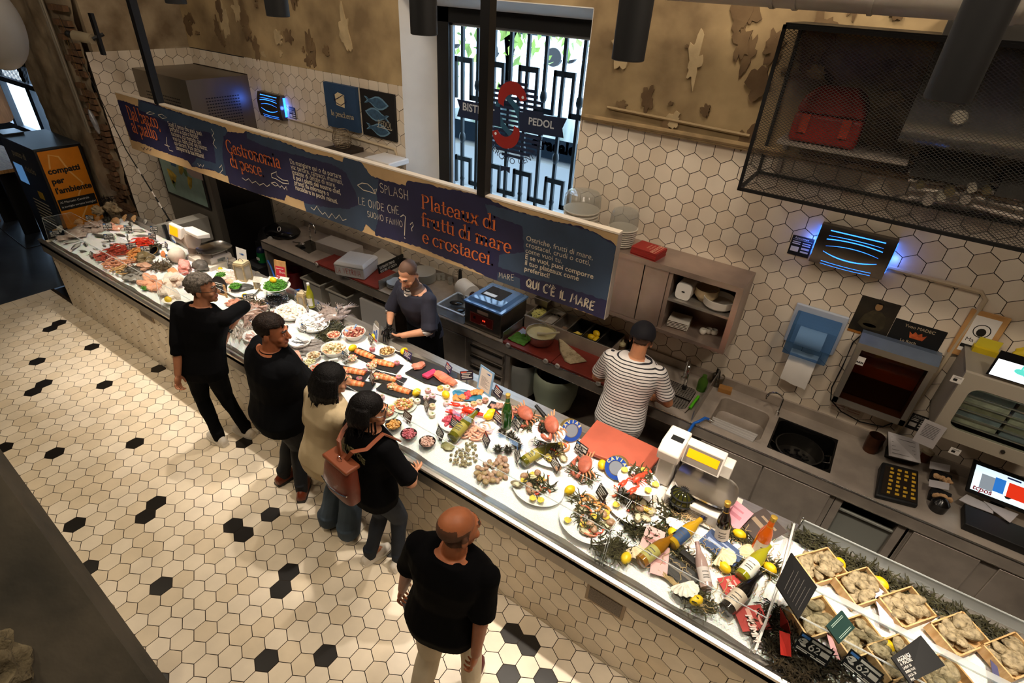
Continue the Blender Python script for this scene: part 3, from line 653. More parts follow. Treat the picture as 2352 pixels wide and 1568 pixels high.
notice('small black notice plate on the tiles left of the large insect trap',-.365,2.215,-.217,2.363)
notice('small black notice plate beside the small insect trap near the cooling box',-6.17,2.27,-6.05,2.42)
notice('small black notice plate low on the tiles behind the white papers by the oven',.835,1.13,.96,1.27)
lp=thing('fishmonger_board','blue wall board reading la pescheria with a small fish sketch','board',(-5.17,WY,2.32))
mb=MB();mb.bb((-5.425,WY-.05,2.325),(-4.92,WY-.004,2.79));mb.obj('panel',[mat('board_blue','25405f',.6,var=.08)],lp,0)
mb=MB();mb.prism([(-5.24,2.575),(-5.11,2.56),(-5.1,2.69),(-5.2,2.71),(-5.25,2.68)],-(WY-.0505),-(WY-.052),XZ);a=-5.345
t_=MB();wsp=serif(t_,'la pescheria',1.,I4);serif(mb,'la pescheria',.37/wsp,swall(WY-.053,a,2.455));mb.obj('lettering',[mat('board_cream','cdbb97',.7)],lp,0)
mb=MB();mb.ribbon([(-5.27,2.68),(-5.25,2.6),(-5.16,2.58),(-5.07,2.63),(-5.12,2.69),(-5.2,2.65),(-5.27,2.62)],.008,swall(WY-.054,0,0));mb.obj('fish_sketch',[navy],lp,0)
fb=thing('fish_board','black wall board with three blue drawn fish by the window','board',(-4.62,WY,2.32))
mb=MB();mb.bb((-4.87,WY-.03,2.32),(-4.37,WY-.004,2.79));mb.obj('panel',[mat('board_black','0e0d10',.6)],fb,0)
def fish2d(cx,cz,L,h,a=0.,flip=1):
 p=[(-.5,.1),(-.38,.0),(-.5,-.12),(-.4,-.1),(-.3,-.05)];p+=[(x,-.22*math.sin(PI*(x+.32)/.82))for x in(-.2,-.05,.1,.25,.4)]+[(.5,.02)]+[(x,.22*math.sin(PI*(x+.32)/.82))for x in(.4,.25,.1,-.05,-.2)]+[(-.3,.05),(-.4,.1)]
 c,s=math.cos(a),math.sin(a);return[(cx+flip*L*(x*c-y*s*h),cz+L*(x*s*flip+y*h*c))for x,y in p]
for z,fl in((2.68,1),(2.555,-1),(2.41,1)):
 mb=MB();mb.prism(fish2d(-4.63,z,.36,.85,-.08,fl),-(WY-.031),-(WY-.033),XZ,0);mb.prism(fish2d(-4.63,z,.31,.75,-.08,fl),-(WY-.033),-(WY-.0345),XZ,1);mb.obj('painted_fish',[mat('fish_outline','5d7f97',.7),mat('fish_blue','2f4d66',.7,var=.25,vs=30)],fb,0)
mb=MB();hand(mb,'PEDOL',.06,swall(WY-.036,-4.62,2.45),.07);mb.ribbon([(-4.64,2.44),(-4.42,2.435)],.005,swall(WY-.036,0,0));mb.obj('lettering',[cream],fb,0)
mb=MB();mb.tube([(-6.2,WY-.012,2.28),(-4.42,WY-.012,2.235),(-4.40,WY-.012,2.2),(-4.4,WY-.012,1.0)],.014,8);struct('trim_8',mb,[mat('conduit_cream','b8a78c',.5)])
mb=MB();mb.tube([(.27,WY-.012,2.30),(.82,WY-.012,2.29),(.86,WY-.012,2.25),(.80,WY-.012,.98)],.016,8);struct('trim_9',mb,[mat('conduit_cream')])
mb=MB();CY=3.615
cc=thing('cold_cell','grey walk-in cold cell in the left back corner behind the fish counter','cold room',(-7.5,4.0,0))
mb.bb((LX+.005,CY,0),(-6.9,WY-.002,1.98));mb.obj('cell_wall',[mat('cell_grey','6f6a60',.55,.2,var=.08,vs=2)],cc,0)
mb=MB();mb.bb((-6.9,CY+.06,.1),(-6.885,WY-.03,1.14));mb.obj('door',[mat('door_dark','1c1b1b',.35,.3)],cc,0)
mb=MB();mb.bb((-6.9,CY+.06,1.145),(-6.888,WY-.03,1.95));mb.obj('door_glass',[black_gloss],cc,0)
mb=MB();mb.bb((-6.905,CY-.01,0),(-6.875,CY+.06,1.98));mb.bb((-6.9,WY-.03,0),(-6.875,WY-.004,1.98));mb.bb((-6.9,CY,1.95),(-6.875,WY-.004,1.99));mb.obj('door_frame',[mat('frame_grey','57524a',.5,.4)],cc,0)
cu=thing('cooling_box','brushed steel cooling unit with slotted grilles on top of the cold cell','cooling unit',(-7.5,4.0,1.99))
mb=MB();mb.bb((LX+.006,CY,1.995),(-6.9,WY-.003,2.68));mb.obj('casing',[mat('unit_steel','7f776a',.38,.9,var=.12,vs=2,stretch=(1,1,.3))],cu,0)
mb=MB()
for i in range(20):
 for j in range(9):mb.bb((-7.88+i*.038,CY-.002,2.14+j*.037),(-7.857+i*.038,CY+.002,2.152+j*.037))
mb.obj('front_grille',[black],cu,0)
mb=MB()
for i in range(13):
 for j in range(11):mb.bb((-6.902,3.80+i*.034,2.12+j*.034),(-6.898,3.822+i*.034,2.132+j*.034))
mb.obj('side_grille',[black],cu,0)
mp=thing('map_poster','framed world map poster on the front of the cold cell','poster',(-7.54,CY,1.12))
mb=MB();mb.bb((-8.05,CY-.02,1.12),(-7.02,CY-.001,1.64));mb.obj('frame',[black],mp,0)
mb=MB();mb.bb((-8.015,CY-.023,1.15),(-7.065,CY-.019,1.61));mb.obj('sheet',[mat('map_sea','8aa79c',.5,var=.1)],mp,0)
mb=MB();MM=Matrix.Identity(4)
def mpz(a,b):p=aty(*zp(15,a,b),CY-.024);return(p.x,p.z)
for k,pts in((0,[(285,300),(340,330),(410,400),(400,470),(360,500),(310,380)]),(1,[(350,440),(395,480),(390,540),(410,580),(370,520)]),(0,[(430,270),(490,280),(500,340),(470,390),(440,360)]),(1,[(490,300),(530,330),(550,420),(520,400),(500,360)]),(0,[(540,400),(600,430),(600,540),(580,570),(550,500)]),(2,[(540,290),(720,360),(740,460),(600,410),(530,340)]),(3,[(335,228),(400,255),(400,290),(340,265)])):
 mb.prism([mpz(*q)for q in pts],-(CY-.0235),-(CY-.0245),XZ,k)
mb.obj('land',[mat('map_yellow','b59a30',.6,var=.4,vs=14),mat('map_green','4c6b3c',.6,var=.3,vs=14),mat('map_pink','b3a19a',.6),mat('map_blue','2e5f8f',.6)],mp,0)
cg=thing('mesh_cage','large dark wire mesh cage hung on the wall at the top right','cage',(.6,4.1,2.75))
mesh_m=bpy.data.materials.new('wire_mesh');mesh_m.use_nodes=True
N=mesh_m.node_tree.nodes;L=mesh_m.node_tree.links;N.clear()
o_=N.new('ShaderNodeOutputMaterial');mx=N.new('ShaderNodeMixShader');tb=N.new('ShaderNodeBsdfTransparent');df=N.new('ShaderNodeBsdfPrincipled');df.inputs['Base Color'].default_value=(.018,.017,.015,1);df.inputs['Roughness'].default_value=.5
tc=N.new('ShaderNodeTexCoord');sx=N.new('ShaderNodeSeparateXYZ');L.new(tc.outputs['UV'],sx.inputs[0])
def mth(op,a,b=None):
 n=N.new('ShaderNodeMath');n.operation=op
 for i,q in enumerate((a,b)):
  if q is None:continue
  if isinstance(q,(int,float)):n.inputs[i].default_value=q
  else:L.new(q,n.inputs[i])
 return n.outputs[0]
ua=mth('ADD',mth('MULTIPLY',sx.outputs[0],38.),mth('MULTIPLY',sx.outputs[1],62.));ub=mth('SUBTRACT',mth('MULTIPLY',sx.outputs[0],38.),mth('MULTIPLY',sx.outputs[1],62.))
fa=mth('ABSOLUTE',mth('SUBTRACT',mth('FRACT',ua),.5));fb_=mth('ABSOLUTE',mth('SUBTRACT',mth('FRACT',ub),.5))
L.new(mth('GREATER_THAN',mth('MAXIMUM',fa,fb_),.40),mx.inputs[0]);L.new(tb.outputs[0],mx.inputs[1]);L.new(df.outputs[0],mx.inputs[2]);L.new(mx.outputs[0],o_.inputs[0])
CX0,CX1,CYF,CZ0,CZ1=-.728,2.4,3.85,2.752,3.685
def panel(name,p,u,v):
 p,u,v=Vector(p),Vector(u),Vector(v);mb=MB();mb.add([p,p+u,p+u+v,p+v],[(0,1,2,3)]);o=mb.obj(name,[mesh_m],cg,0)
 uv=o.data.uv_layers.new(name='uv');
 for i,c in enumerate(((0,0),(u.length,0),(u.length,v.length),(0,v.length))):uv.data[i].uv=c
panel('front_mesh',(CX0,CYF,CZ0),(CX1-CX0,0,0),(0,0,CZ1-CZ0));panel('bottom_mesh',(CX0,CYF,CZ0),(CX1-CX0,0,0),(0,WY-CYF,0));panel('side_mesh',(CX0,CYF,CZ0),(0,WY-CYF,0),(0,0,CZ1-CZ0))
mb=MB()
for a,b in(((CX0,CYF,CZ0),(CX1,CYF,CZ0)),((CX0,CYF,CZ1),(CX1,CYF,CZ1)),((CX0,CYF,CZ0),(CX0,CYF,CZ1)),((CX0,CYF,CZ0),(CX0,WY-.02,CZ0)),((CX0,WY-.02,CZ0),(CX0,WY-.02,CZ1)),((CX0,WY-.02,CZ0),(CX1,WY-.02,CZ0))):mb.box([(p+q)/2 for p,q in zip(a,b)],[abs(p-q)+.02 for p,q in zip(a,b)])
mb.bb((CX0,CYF,CZ1),(CX1,WY-.01,CZ1+.02));mb.obj('frame',[black_metal],cg,0)
ac=thing('air_duct_box','grey steel ventilation box with rounded edge inside the mesh cage','ventilation box',(.9,4.15,3.1))
def c16(a,b,y=4.12):return aty(*zp(16,a,b),y)
p=c16(1100,900,4.0);q=c16(1260,330,4.0)
mb=MB();r_=.16;pr=[(3.95,q.z+.2),(3.95,p.z+r_)]+[(3.95+r_-r_*math.cos(t*PI/12),p.z+r_-r_*math.sin(t*PI/12))for t in range(1,7)]+[(4.385,p.z),(4.385,q.z+.2)]
mb.rings([[Vector((x,a,b))for a,b in pr]for x in(p.x,2.3)]);mb.obj('casing',[mat('vent_steel','8d8a84',.28,.8,var=.06)],ac,30)
mb=MB();e=c16(1495,730,3.95);mb.cyl((e.x,3.95,e.z),(e.x,3.925,e.z),.04,.03,n=18);mb.obj('cap_plug',[mat('plug_grey','a39c8c',.5)],ac)
rd=mat('can_red','8a1a10',.45,var=.15)
a=c16(500,650,4.15);b=c16(930,700,4.15)
cn=thing('red_toolbox','dark red box with two latches standing inside the mesh cage','box',((a.x+b.x)/2,4.2,a.z))
mb=MB();h_=.17;mb.bb((a.x,4.1,CZ0+.30),(b.x,4.37,CZ0+.30+h_));mb.obj('body',[rd],cn,bev=.02)
mb=MB();mb.rings([[Vector((x,y_,z))for x,y_ in((a.x+i,4.1+i*.6),(b.x-i,4.1+i*.6),(b.x-i,4.37),(a.x+i,4.37))]for i,z in((0,CZ0+.475),(.02,CZ0+.56),(.08,CZ0+.62))]);mb.obj('lid',[rd],cn,bev=.02)
for fx in(.12,.72):mb=MB();xx=a.x+(b.x-a.x)*fx;mb.bb((xx,4.085,CZ0+.36),(xx+.05,4.1,CZ0+.47));mb.obj('latch',[mat('latch_red','a8351f',.4)],cn)
mb=MB();mb.bb((a.x-.05,4.06,CZ0+.275),(b.x+.3,WY-.004,CZ0+.295));mb.bb((a.x-.05,4.38,CZ0+.03),(a.x-.02,WY-.004,CZ0+.275));tag(mb.obj('cage_shelf',[steel_dull],None,0),'thin shelf under the red box inside the mesh cage','shelf')
pt=thing('valve_cluster','cluster of pipes and round valves low inside the mesh cage','pipework',(.3,4.2,2.8))
for i in range(7):
 e=c16(1240+i*70+R.uniform(-20,20),1075+R.uniform(-30,190)*.8+i*18,4.2);mb=MB()
 mb.cyl((e.x,4.25,e.z),(e.x,4.14,e.z),R.uniform(.02,.035),n=14);mb.cyl((e.x,4.3,e.z),(e.x,4.25,e.z),.012,n=8);mb.obj('valve',[[mat('brass_dull','9a8a62',.4,.8),steel_dull,mat('plug_grey')][i%3]],pt)
mb=MB()
for k in range(4):
 e=c16(1180,1060+k*55,4.26);f_=c16(1890,1180+k*60,4.26);mb.tube([e,(e+f_)/2+Vector((0,.02,.02)),f_],.014,8)
mb.obj('pipe',[steel_dull],pt)
mb=MB();e=c16(1240,970,4.2);f_=c16(1660,1180,4.2);mb.bb((e.x,4.22,f_.z),(f_.x,4.38,e.z));mb.bb((f_.x+.05,4.2,f_.z-.02),(f_.x+.5,4.38,e.z));mb.obj('control_box',[mat('box_dark','34322e',.5,var=.3,vs=20)],pt,0)
CBX0,CBX1,CBY,CBZ0,CBZ1=-2.35,-.53,4.03,1.405,2.0
cs=mat('cabinet_steel','a8968a',.32,.7,var=.16,vs=3,bump=.02,bs=60)
wc=thing('wall_cabinet','stainless steel wall cabinet with sliding doors and an open dish compartment','cabinet',(-1.4,4.2,CBZ0))
xo=aty(1545,632,CBY).x;xd1=aty(1481,606,CBY).x;xd2=aty(1537,625,CBY).x
mb=MB();yb=WY-.005
mb.bb((CBX0,CBY,CBZ0),(CBX1,yb,CBZ0+.03));mb.bb((CBX0,CBY,CBZ1-.045),(CBX1,yb,CBZ1));z0_,z1_=CBZ0+.03,CBZ1-.045;mb.bb((CBX0,CBY,z0_),(CBX0+.03,yb,z1_));mb.bb((CBX1-.045,CBY,z0_),(CBX1,yb,z1_));mb.bb((CBX0+.03,yb-.02,z0_),(CBX1-.045,yb,z1_));mb.bb((xd2,CBY+.02,z0_),(xo,yb-.02,z1_))
mb.obj('carcass',[cs],wc,0)
for a,b in((CBX0+.03,xd1-.005),(xd1+.005,xd2-.004)):mb=MB();mb.bb((a,CBY+.012,CBZ0+.035),(b,CBY+.022,CBZ1-.05));mb.obj('door',[cs],wc,0)
zs=aty(1680,735,CBY).z;zs=CBZ0+.30;mb=MB();mb.bb((xo,CBY+.02,zs),(CBX1-.045,yb-.02,zs+.02));mb.obj('shelf',[steel],wc,0)
def oncab(px,py,z,dy=0.):return atz(px,py,z)
P=oncab(*zp(19,870,870),zs+.02)
t=thing('paper_roll_box','white rounded napkin dispenser on the cabinet shelf','dispenser',(P.x,4.2,zs+.02))
mb=MB();rc=[(.062*math.copysign(abs(math.cos(a))**.5,math.cos(a)),.075+.072*math.copysign(abs(math.sin(a))**.5,math.sin(a)))for a in[2*PI*i/24 for i in range(24)]]
mb.rings([[Vector((P.x+x,y,zs+.02+z))for x,z in rc]for y in(4.09,4.30)]);mb.obj('body',[white],t,50)
mb=MB();mb.bb((P.x-.012,4.086,zs+.09),(P.x+.012,4.091,zs+.098));mb.obj('slot',[black],t,0)
dish=mat('dish_cream','c9b48e',.4);dish_w=mat('dish_white','d3cdc2',.3)
def bowl_stack(r,h):
 mb=MB();mb.lathe([(r*.55,0),(r*.9,h*.35),(r,h*.5),(r,h),(r*.95,h),(r*.9,h*.6),(r*.5,h*.4)],n=28,cap=(True,True));return one('bowl',mb,[dish])
P=oncab(*zp(19,1165,850),zs+.02);put(bowl_stack,(.095,.11),(P.x,4.22,zs+.021),'cream bowl in the middle of the cabinet shelf','bowl')
P=oncab(*zp(19,1340,1020),zs+.02);
def bowl_w(r,h):
 mb=MB();mb.lathe([(r*.7,0),(r*.95,h*.3),(r,h),(r*.95,h),(r*.9,h*.5),(r*.5,h*.3)],n=28);return one('bowl',mb,[dish_w])
put(bowl_w,(.125,.085),(-.70,4.17,zs+.021),'wide white bowl at the right end of the cabinet shelf','bowl')
P=oncab(*zp(19,850,1160),CBZ0+.03)
def sq_plate():
 mb=MB();mb.rings([[Vector((a*s,b*s,z))for a,b in((-1,-1),(1,-1),(1,1),(-1,1))]for s,z in((.055,0),(.085,.01),(.087,.013),(.08,.013),(.05,.004))]);return one('square_plate',mb,[dish_w])
for i in range(5):put(sq_plate,(),(P.x,4.2,CBZ0+.031+i*.0135),'square white plate in the stack on the cabinet floor, '+['lowest','second from below','middle one','second from top','topmost'][i],'plate','square plates in the cabinet',rz=.1)
def egg_cup():
 mb=MB();mb.lathe([(.014,0),(.026,.012),(.03,.03),(.024,.05),(.021,.05),(.02,.02)],n=18);return one('egg_cup',mb,[dish_w])
for i,(a,b)in enumerate(((1112,1290),(1183,1285),(1248,1300))):
 P=oncab(*zp(19,a,b),CBZ0+.03);put(egg_cup,(),(P.x,P.y,CBZ0+.031),'small white cup on the cabinet floor, '+['leftmost','middle','rightmost'][i]+' of three','cup','small cups in the cabinet')
P=atz(*zp(19,545,440),CBZ1);
def menu():
 mb=MB();mb.bb((-.115,-.09,0),(.115,.09,.006));return one('red_menu',mb,[mat('menu_red','8c1f17',.6),mat('menu_edge','b5905a',.8)])
for i in range(9):
 o=put(menu,(),(-1.34+R.uniform(-.004,.004),4.14+R.uniform(-.004,.004),CBZ1+i*.0065),'red booklet in the stack on top of the wall cabinet, below the printed one','booklet','red booklets on the wall cabinet',rz=-.12)
tm=thing('red_menu','topmost red booklet with pale print on the wall cabinet','booklet',(-1.34,4.14,CBZ1+.0585),-.12,'red booklets on the wall cabinet')
mb=MB();mb.bb((-.115,-.09,0),(.115,.09,.006));kid(tm,'cover',mb,[mat('menu_red')],0)
mb=MB();M=Matrix.Translation((0,0,.0065))@rotz(-PI/2)
mb.text('PRAT-AR-COUM',.022,Matrix.Translation((.06,.085,.0065))@rotz(-PI/2),.0004);mb.text('Le Grand Cru',.019,Matrix.Translation((.02,.07,.0065))@rotz(-PI/2));mb.text('des Huîtres',.019,Matrix.Translation((-.01,.06,.0065))@rotz(-PI/2))
for a,b,c,d in((.05,-.085,.053,.088),(.09,-.085,.093,.088),(.05,.085,.093,.088),(.05,-.085,.093,-.082)):mb.bb((a,b,.006),(c,d,.0066))
kid(tm,'print',mb,[mat('menu_print','d6a88a',.7)],0)
p=aty(788,348,4.2);sz=p.z
ws=thing('wall_shelf','steel wall shelf behind the sign, under the two painted boards','shelf',(-5.0,4.2,sz-.03));mb=MB();mb.bb((-5.7,4.02,sz-.03),(-4.30,WY-.004,sz));mb.obj('plank',[steel_dull],ws,0)
mb=MB()
for i in range(9):r_=.085+.018*math.sin(i*.45);mb.tube([(p.x+r_*math.cos(a)*(1+.04*math.sin(5*a+i)),4.2+r_*math.sin(a),sz+.06+i*.021+.004*math.sin(3*a+i))for a in[2*PI*j/28 for j in range(28)]],.003,4,closed=True)
for j in range(12):a=2*PI*j/12;mb.tube([(p.x+(.08+.02*math.sin(k*.8))*math.cos(a),4.2+(.08+.02*math.sin(k*.8))*math.sin(a),sz+.05+k*.045)for k in range(5)],.0025,4)
single('wire_basket',mb,[mat('wire_rust','8a7a62',.5,.5)],'round wire basket on the shelf before the la pescheria board','basket')
mb=MB();mb.bb((p.x-.14,4.06,sz+.001),(p.x+.16,4.36,sz+.045));single('dark_tray',mb,[mat('tray_brown','2b211a',.5)],'flat dark tray under the wire basket','tray',smooth=0)
q=aty(880,372,4.12);mb=MB();mb.bb((q.x-.22,4.06,sz+.001),(q.x+.14,4.36,q.z+.02));single('white_carton',mb,[mat('carton_white','c9c4bf',.6)],'white box on the shelf right of the wire basket','box',bev=.01)
tubm=clear('lid_plastic','dfe0dd',.25,.12,haze=.25,hcol='b8b6b0')
for lab,px,py,r_,n_ in(('stack of big white tubs under a clear ribbed dome lid, in front of the window',1336,505,.155,7),('smaller stack of white tubs under a clear ribbed lid right of the sign end',1430,562,.115,8)):
 P=atz(px,py,CBZ1);P=Vector((P.x,4.17,CBZ1));
 if r_>.14:P.x=aty(1336,480,4.17).x
 else:P.x=aty(1430,530,4.17).x
 t=thing('tub_stack',lab,'tub stack',P)
 mb=MB();hh=.16 if r_<.14 else .22
 for k in range(n_):z=P.z+.001+k*hh/n_;mb.lathe([(r_*.72+k*.003,z),(r_*.86+k*.003,z+hh/n_*.6),(r_*.9+k*.003,z+hh/n_*.7),(r_*.9+k*.003,z+hh/n_)],TR((P.x,P.y,0)),32)
 mb.obj('tub',[mat('tub_white','c6bfb2',.45)],t)
 mb=MB();z=P.z+hh+.002;nn=72;rs=[]
 for rr,zz in((1.0,0),(1.02,.02),(.98,.11),(.86,.14),(.5,.155),(.05,.158)):rs.append([Vector((P.x+r_*rr*(1+(.012 if(j%2 and .02<=zz<.12)else 0))*math.cos(2*PI*j/nn),P.y+r_*rr*(1+(.012 if(j%2 and .02<=zz<.12)else 0))*math.sin(2*PI*j/nn),z+zz))for j in range(nn)])
 mb.rings(rs,(False,True));mb.obj('dome_lid',[tubm],t,25)
td=thing('towel_dispenser','translucent blue paper towel dispenser on the tiled wall','towel dispenser',(.01,WY,1.46))
mb=MB();mb.bb((-.175,WY-.03,1.52),(.195,WY-.003,1.862));mb.obj('back_plate',[mat('disp_plate','a9b1c0',.4)],td,bev=.01)
mb=MB();pr=[(0,1.46),(.1,1.47),(.15,1.53),(.16,1.64),(.14,1.76),(.08,1.80),(0,1.81)]
mb.rings([[Vector((x,WY-.03-a,z))for a,z in pr]for x in(-.145,-.125,.145,.165)]);mb.obj('cover',[clear('disp_blue','c4daf0',.3,.05,haze=.22,hcol='6d9ccc')],td,40)
mb=MB();mb.cyl((-.09,WY-.10,1.64),(.10,WY-.10,1.64),.075,n=28);mb.obj('paper_roll',[mat('roll_paper','c5cdd6',.8)],td)
mb=MB();mb.grid(lambda u,v:Vector((-.09+.2*u,WY-.07-.035*math.sin(v*2.2)+.006*math.sin(9*u),1.50-.29*v-.025*(u-.2)*(v>.95))),12,12)
tag(mb.obj('paper_sheet',[paper],None),'white paper towel hanging out below the blue dispenser','paper towel')
ph=thing('portrait_poster','dark photo poster of an oysterman holding oysters, left of the crown poster','poster',(.335,WY,1.77))
dk=mat('poster_dark','16120d',.5,col2='2b2418',vs=9)
mb=MB();mb.bb((.21,WY-.006,1.77),(.457,WY-.003,2.055));mb.obj('sheet',[dk],ph,0)
mb=MB();B_=lambda pts,k:mb.prism(pts,-(WY-.006),-(WY-.0075),XZ,k)
B_([(.25,1.84),(.27,1.92),(.31,1.965),(.36,1.97),(.40,1.94),(.42,1.86),(.40,1.82),(.3,1.81)],0);B_(arc(.335,2.0,.022,.03,0,360,16)[:-1],1);B_(arc(.335,2.02,.028,.014,0,180,10),2);B_(arc(.33,1.845,.045,.014,0,360,12)[:-1],1)
mb.obj('figure',[mat('figure_olive','37301e',.6,var=.3,vs=30),mat('figure_skin','8d6c45',.6),mat('figure_hair','14110d',.6)],ph,0)
mb=MB();mb.bb((.21,WY-.0065,1.755),(.30,WY-.003,1.775));mb.obj('orange_strip',[mat('strip_orange','9a6224',.6)],ph,0)
cr_=thing('crown_poster','black poster with an orange crown and the words Yvon MADEC','poster',(.615,WY,1.79))
mb=MB();mb.bb((.46,WY-.006,1.77),(.775,WY-.003,1.957));mb.obj('sheet',[black],cr_,0)
mb=MB();mb.text('Yvon MADEC',.032,swall(WY-.0075,.528,1.915));mb.text('Le Roch',.03,swall(WY-.0075,.54,1.80));mb.obj('lettering',[mat('print_cream','b9a78a',.6)],cr_,0)
mb=MB();mb.prism([(.585,1.842),(.665,1.842),(.678,1.888),(.655,1.872),(.645,1.896),(.625,1.88),(.605,1.896),(.595,1.872),(.572,1.888)],-(WY-.0065),-(WY-.008),XZ);mb.obj('crown',[mat('crown_orange','b8552a',.6,var=.3,vs=40)],cr_,0)
uv=thing('knife_sterilizer','wall mounted steel steriliser cabinet with a dark glass door','steriliser',(.55,WY,1.2))
mb=MB();X0,X1,Z0,Z1=.31,.80,1.20,1.80;yb=WY-.004
mb.bb((X0,WY-.13,Z0),(X1,yb,Z0+.05));mb.bb((X0,WY-.13,Z0),(X0+.035,yb,Z1-.05));mb.bb((X1-.035,WY-.13,Z0),(X1,yb,Z1-.05));mb.bb((X0,WY-.015,Z0),(X1,yb,Z1-.05));mb.bb((X0-.005,WY-.14,Z1-.1),(X1+.005,yb,Z1-.05));mb.obj('case',[mat('case_steel','97928b',.35,.8)],uv,0)
mb=MB();mb.rings([[Vector((x,a,b))for a,b in((WY-.14,Z1-.05),(yb,Z1-.05),(yb,Z1+.0),(WY-.06,Z1))]for x in(X0-.005,X1+.005)]);mb.obj('top_hood',[mat('hood_blue','55606f',.4,.3,var=.1)],uv,0)
mb=MB();mb.bb((X0+.035,WY-.122,Z0+.05),(X1-.035,WY-.118,Z1-.1));mb.obj('door_glass',[clear('smoke_glass','dcc0a4',.2)],uv,0)
mb=MB();mb.bb((X0+.04,WY-.03,Z0+.06),(X1-.04,WY-.016,Z0+.25));mb.bb((X0+.04,WY-.03,Z0+.25),(X1-.04,WY-.016,Z1-.11),1);mb.obj('inside',[mat('inside_dark','1d1813',.4),mat('inside_copper','7d5030',.35,.3)],uv,0)
mb=MB();mb.bb((X0+.03,WY-.1235,Z1-.23),(X0+.085,WY-.121,Z1-.16));mb.obj('sticker',[paper],uv,0)
mb=MB();mb.text('ARM',.022,swall(WY-.1245,X0+.035,Z1-.215),.001);mb.obj('sticker_print',[black],uv,0)
mb=MB();mb.tube([(X0+.0,WY-.02,1.76),(X0-.03,WY-.02,1.68),(X0-.025,WY-.02,1.45),(X0-.03,WY-.02,1.25),(X0,WY-.02,1.14),(X0+.1,WY-.02,1.07),(X0+.25,WY-.02,1.04),(X0+.4,WY-.02,1.07),(X0+.48,WY-.02,1.19)],.005,6);tag(mb.obj('power_cable',[black],None),'black cable looping below the steriliser cabinet','cable')
mb=MB();mb.bb((.32,WY-.004,1.05),(.56,WY-.0031,1.17));sh=thing('wash_notice','faint pink printed notice on the tiles under the steriliser','notice',(.44,WY,1.05));mb.obj('sheet',[mat('pale_notice','bcae9c',.7)],sh,0)
mb=MB();[mb.bb((.335+.11*(i%2),WY-.0052,1.145-.02*(i//2)),(.425+.11*(i%2),WY-.004,1.15-.02*(i//2)))for i in range(8)];mb.obj('print',[mat('print_rose','8a5a58',.7)],sh,0)
wb=thing('wooden_board','pale wood board with a white printed label, behind the yellow bag','board',(.93,WY,1.83))
mb=MB();mb.bb((.82,WY-.025,1.825),(1.035,WY-.004,2.17));mb.obj('board',[wood],wb,bev=.004)
mb=MB();mb.bb((.86,WY-.028,1.87),(1.0,WY-.025,2.14));mb.obj('label',[paper],wb,0)
mb=MB();mb.ribbon(arc(.93,2.04,.045,.045,0,360,24),.006,swall(WY-.0285,0,0));mb.prism(arc(.93,2.03,.026,.03,0,360,12)[:-1],-(WY-.0282),-(WY-.029),XZ);mb.text('Ma',.04,swall(WY-.0285,.87,1.95));mb.bb((.862,WY-.03,1.90),(.95,WY-.028,1.925));mb.obj('print',[mat('print_black','1a1714',.6)],wb,0)
yl=mat('bag_yellow','b8a010',.55,var=.1,bump=.1,bs=25)
yb_=thing('yellow_bag','bright yellow paper bag hanging beside the wooden board','bag',(1.0,WY-.05,1.75))
mb=MB();mb.rings([[Vector((x,y,z))for x,y in((.925,-.09),(1.06,-.09),(1.06,-.03),(.925,-.03))]for z in(1.75,1.95)]);mb.v=[Vector((v.x,WY+v.y,v.z))for v in mb.v];mb.obj('pouch',[yl],yb_,0)
mb=MB();mb.plate([(.93,WY-.06,1.95),(1.055,WY-.06,1.95),(1.06,WY-.05,2.01),(.935,WY-.05,2.01)],.01);mb.obj('flap',[mat('bag_clear','c2b232',.3)],yb_,0)
mb=MB();mb.ell((1.22,WY-.07,1.98),(.1,.05,.06),None,16,10,.3,20);tag(mb.obj('crumpled_bag',[yl],None),'crumpled yellow bag tucked behind the white tablet screen','bag')
OX0,OY0,OZ0,OZ1=.97,3.98,1.0,1.66
def tq(a,b,y):return aty(*zp(13,a,b),y)
oa=tq(690,715,OY0);ob=tq(385,1125,OY0)
tb=thing('tablet','white lit tablet screen standing on the oven at the right edge','tablet',(1.35,4.05,oa.z))
q0=[tq(885,735,3.99),tq(1032,512,4.06),None,None];W_=.42
mb=MB();a,b=q0[0],q0[1];u=Vector((W_,0,-.0));pl=[a,a+u,b+u,b];mb.plate(pl,.012);mb.obj('body',[black_gloss],tb,0)
mb=MB();nn=(pl[1]-pl[0]).cross(pl[2]-pl[0]).normalized();ins=[pl[0]+Vector((.012,0,.006)),pl[1]+Vector((-.012,0,.006)),pl[2]+Vector((-.012,0,-.006)),pl[3]+Vector((.012,0,-.006))];mb.plate([p+nn*.001 for p in ins],.0008);mb.obj('screen',[mat('screen_white','f4f8ff',emit=2.2)],tb,0)
Mx=basis(pl[0]+nn*.0025,pl[1]-pl[0],pl[3]-pl[0]);mb=MB();hq=(pl[3]-pl[0]).length
mb.ribbon(arc(.20,hq*.55,.05,.045,60,330,18),.012,Mx);mb.prism(arc(.155,hq*.42,.04,.018,0,360,12)[:-1],0,.0005,Mx);mb.ribbon(arc(.20,hq*.55,.028,.026,0,250,14),.006,Mx);mb.obj('screen_logo',[mat('logo_teal','55cfc4',emit=.8)],tb,0)
ov=thing('heated_cabinet','pale grey heated cabinet with a large rounded window at the right edge','oven',(1.4,4.2,ob.z))
fz0=tq(1090,1560,OY0).z;fx0=tq(700,715,OY0).x;fz1=oa.z;fx1=fx0+.66
mb=MB();yb=WY-.01;gp=mat('oven_grey','8b8478',.45,.2)
wx0,wz0,wx1,wz1=fx0+.07,fz0+.09,fx1-.07,fz1-.09
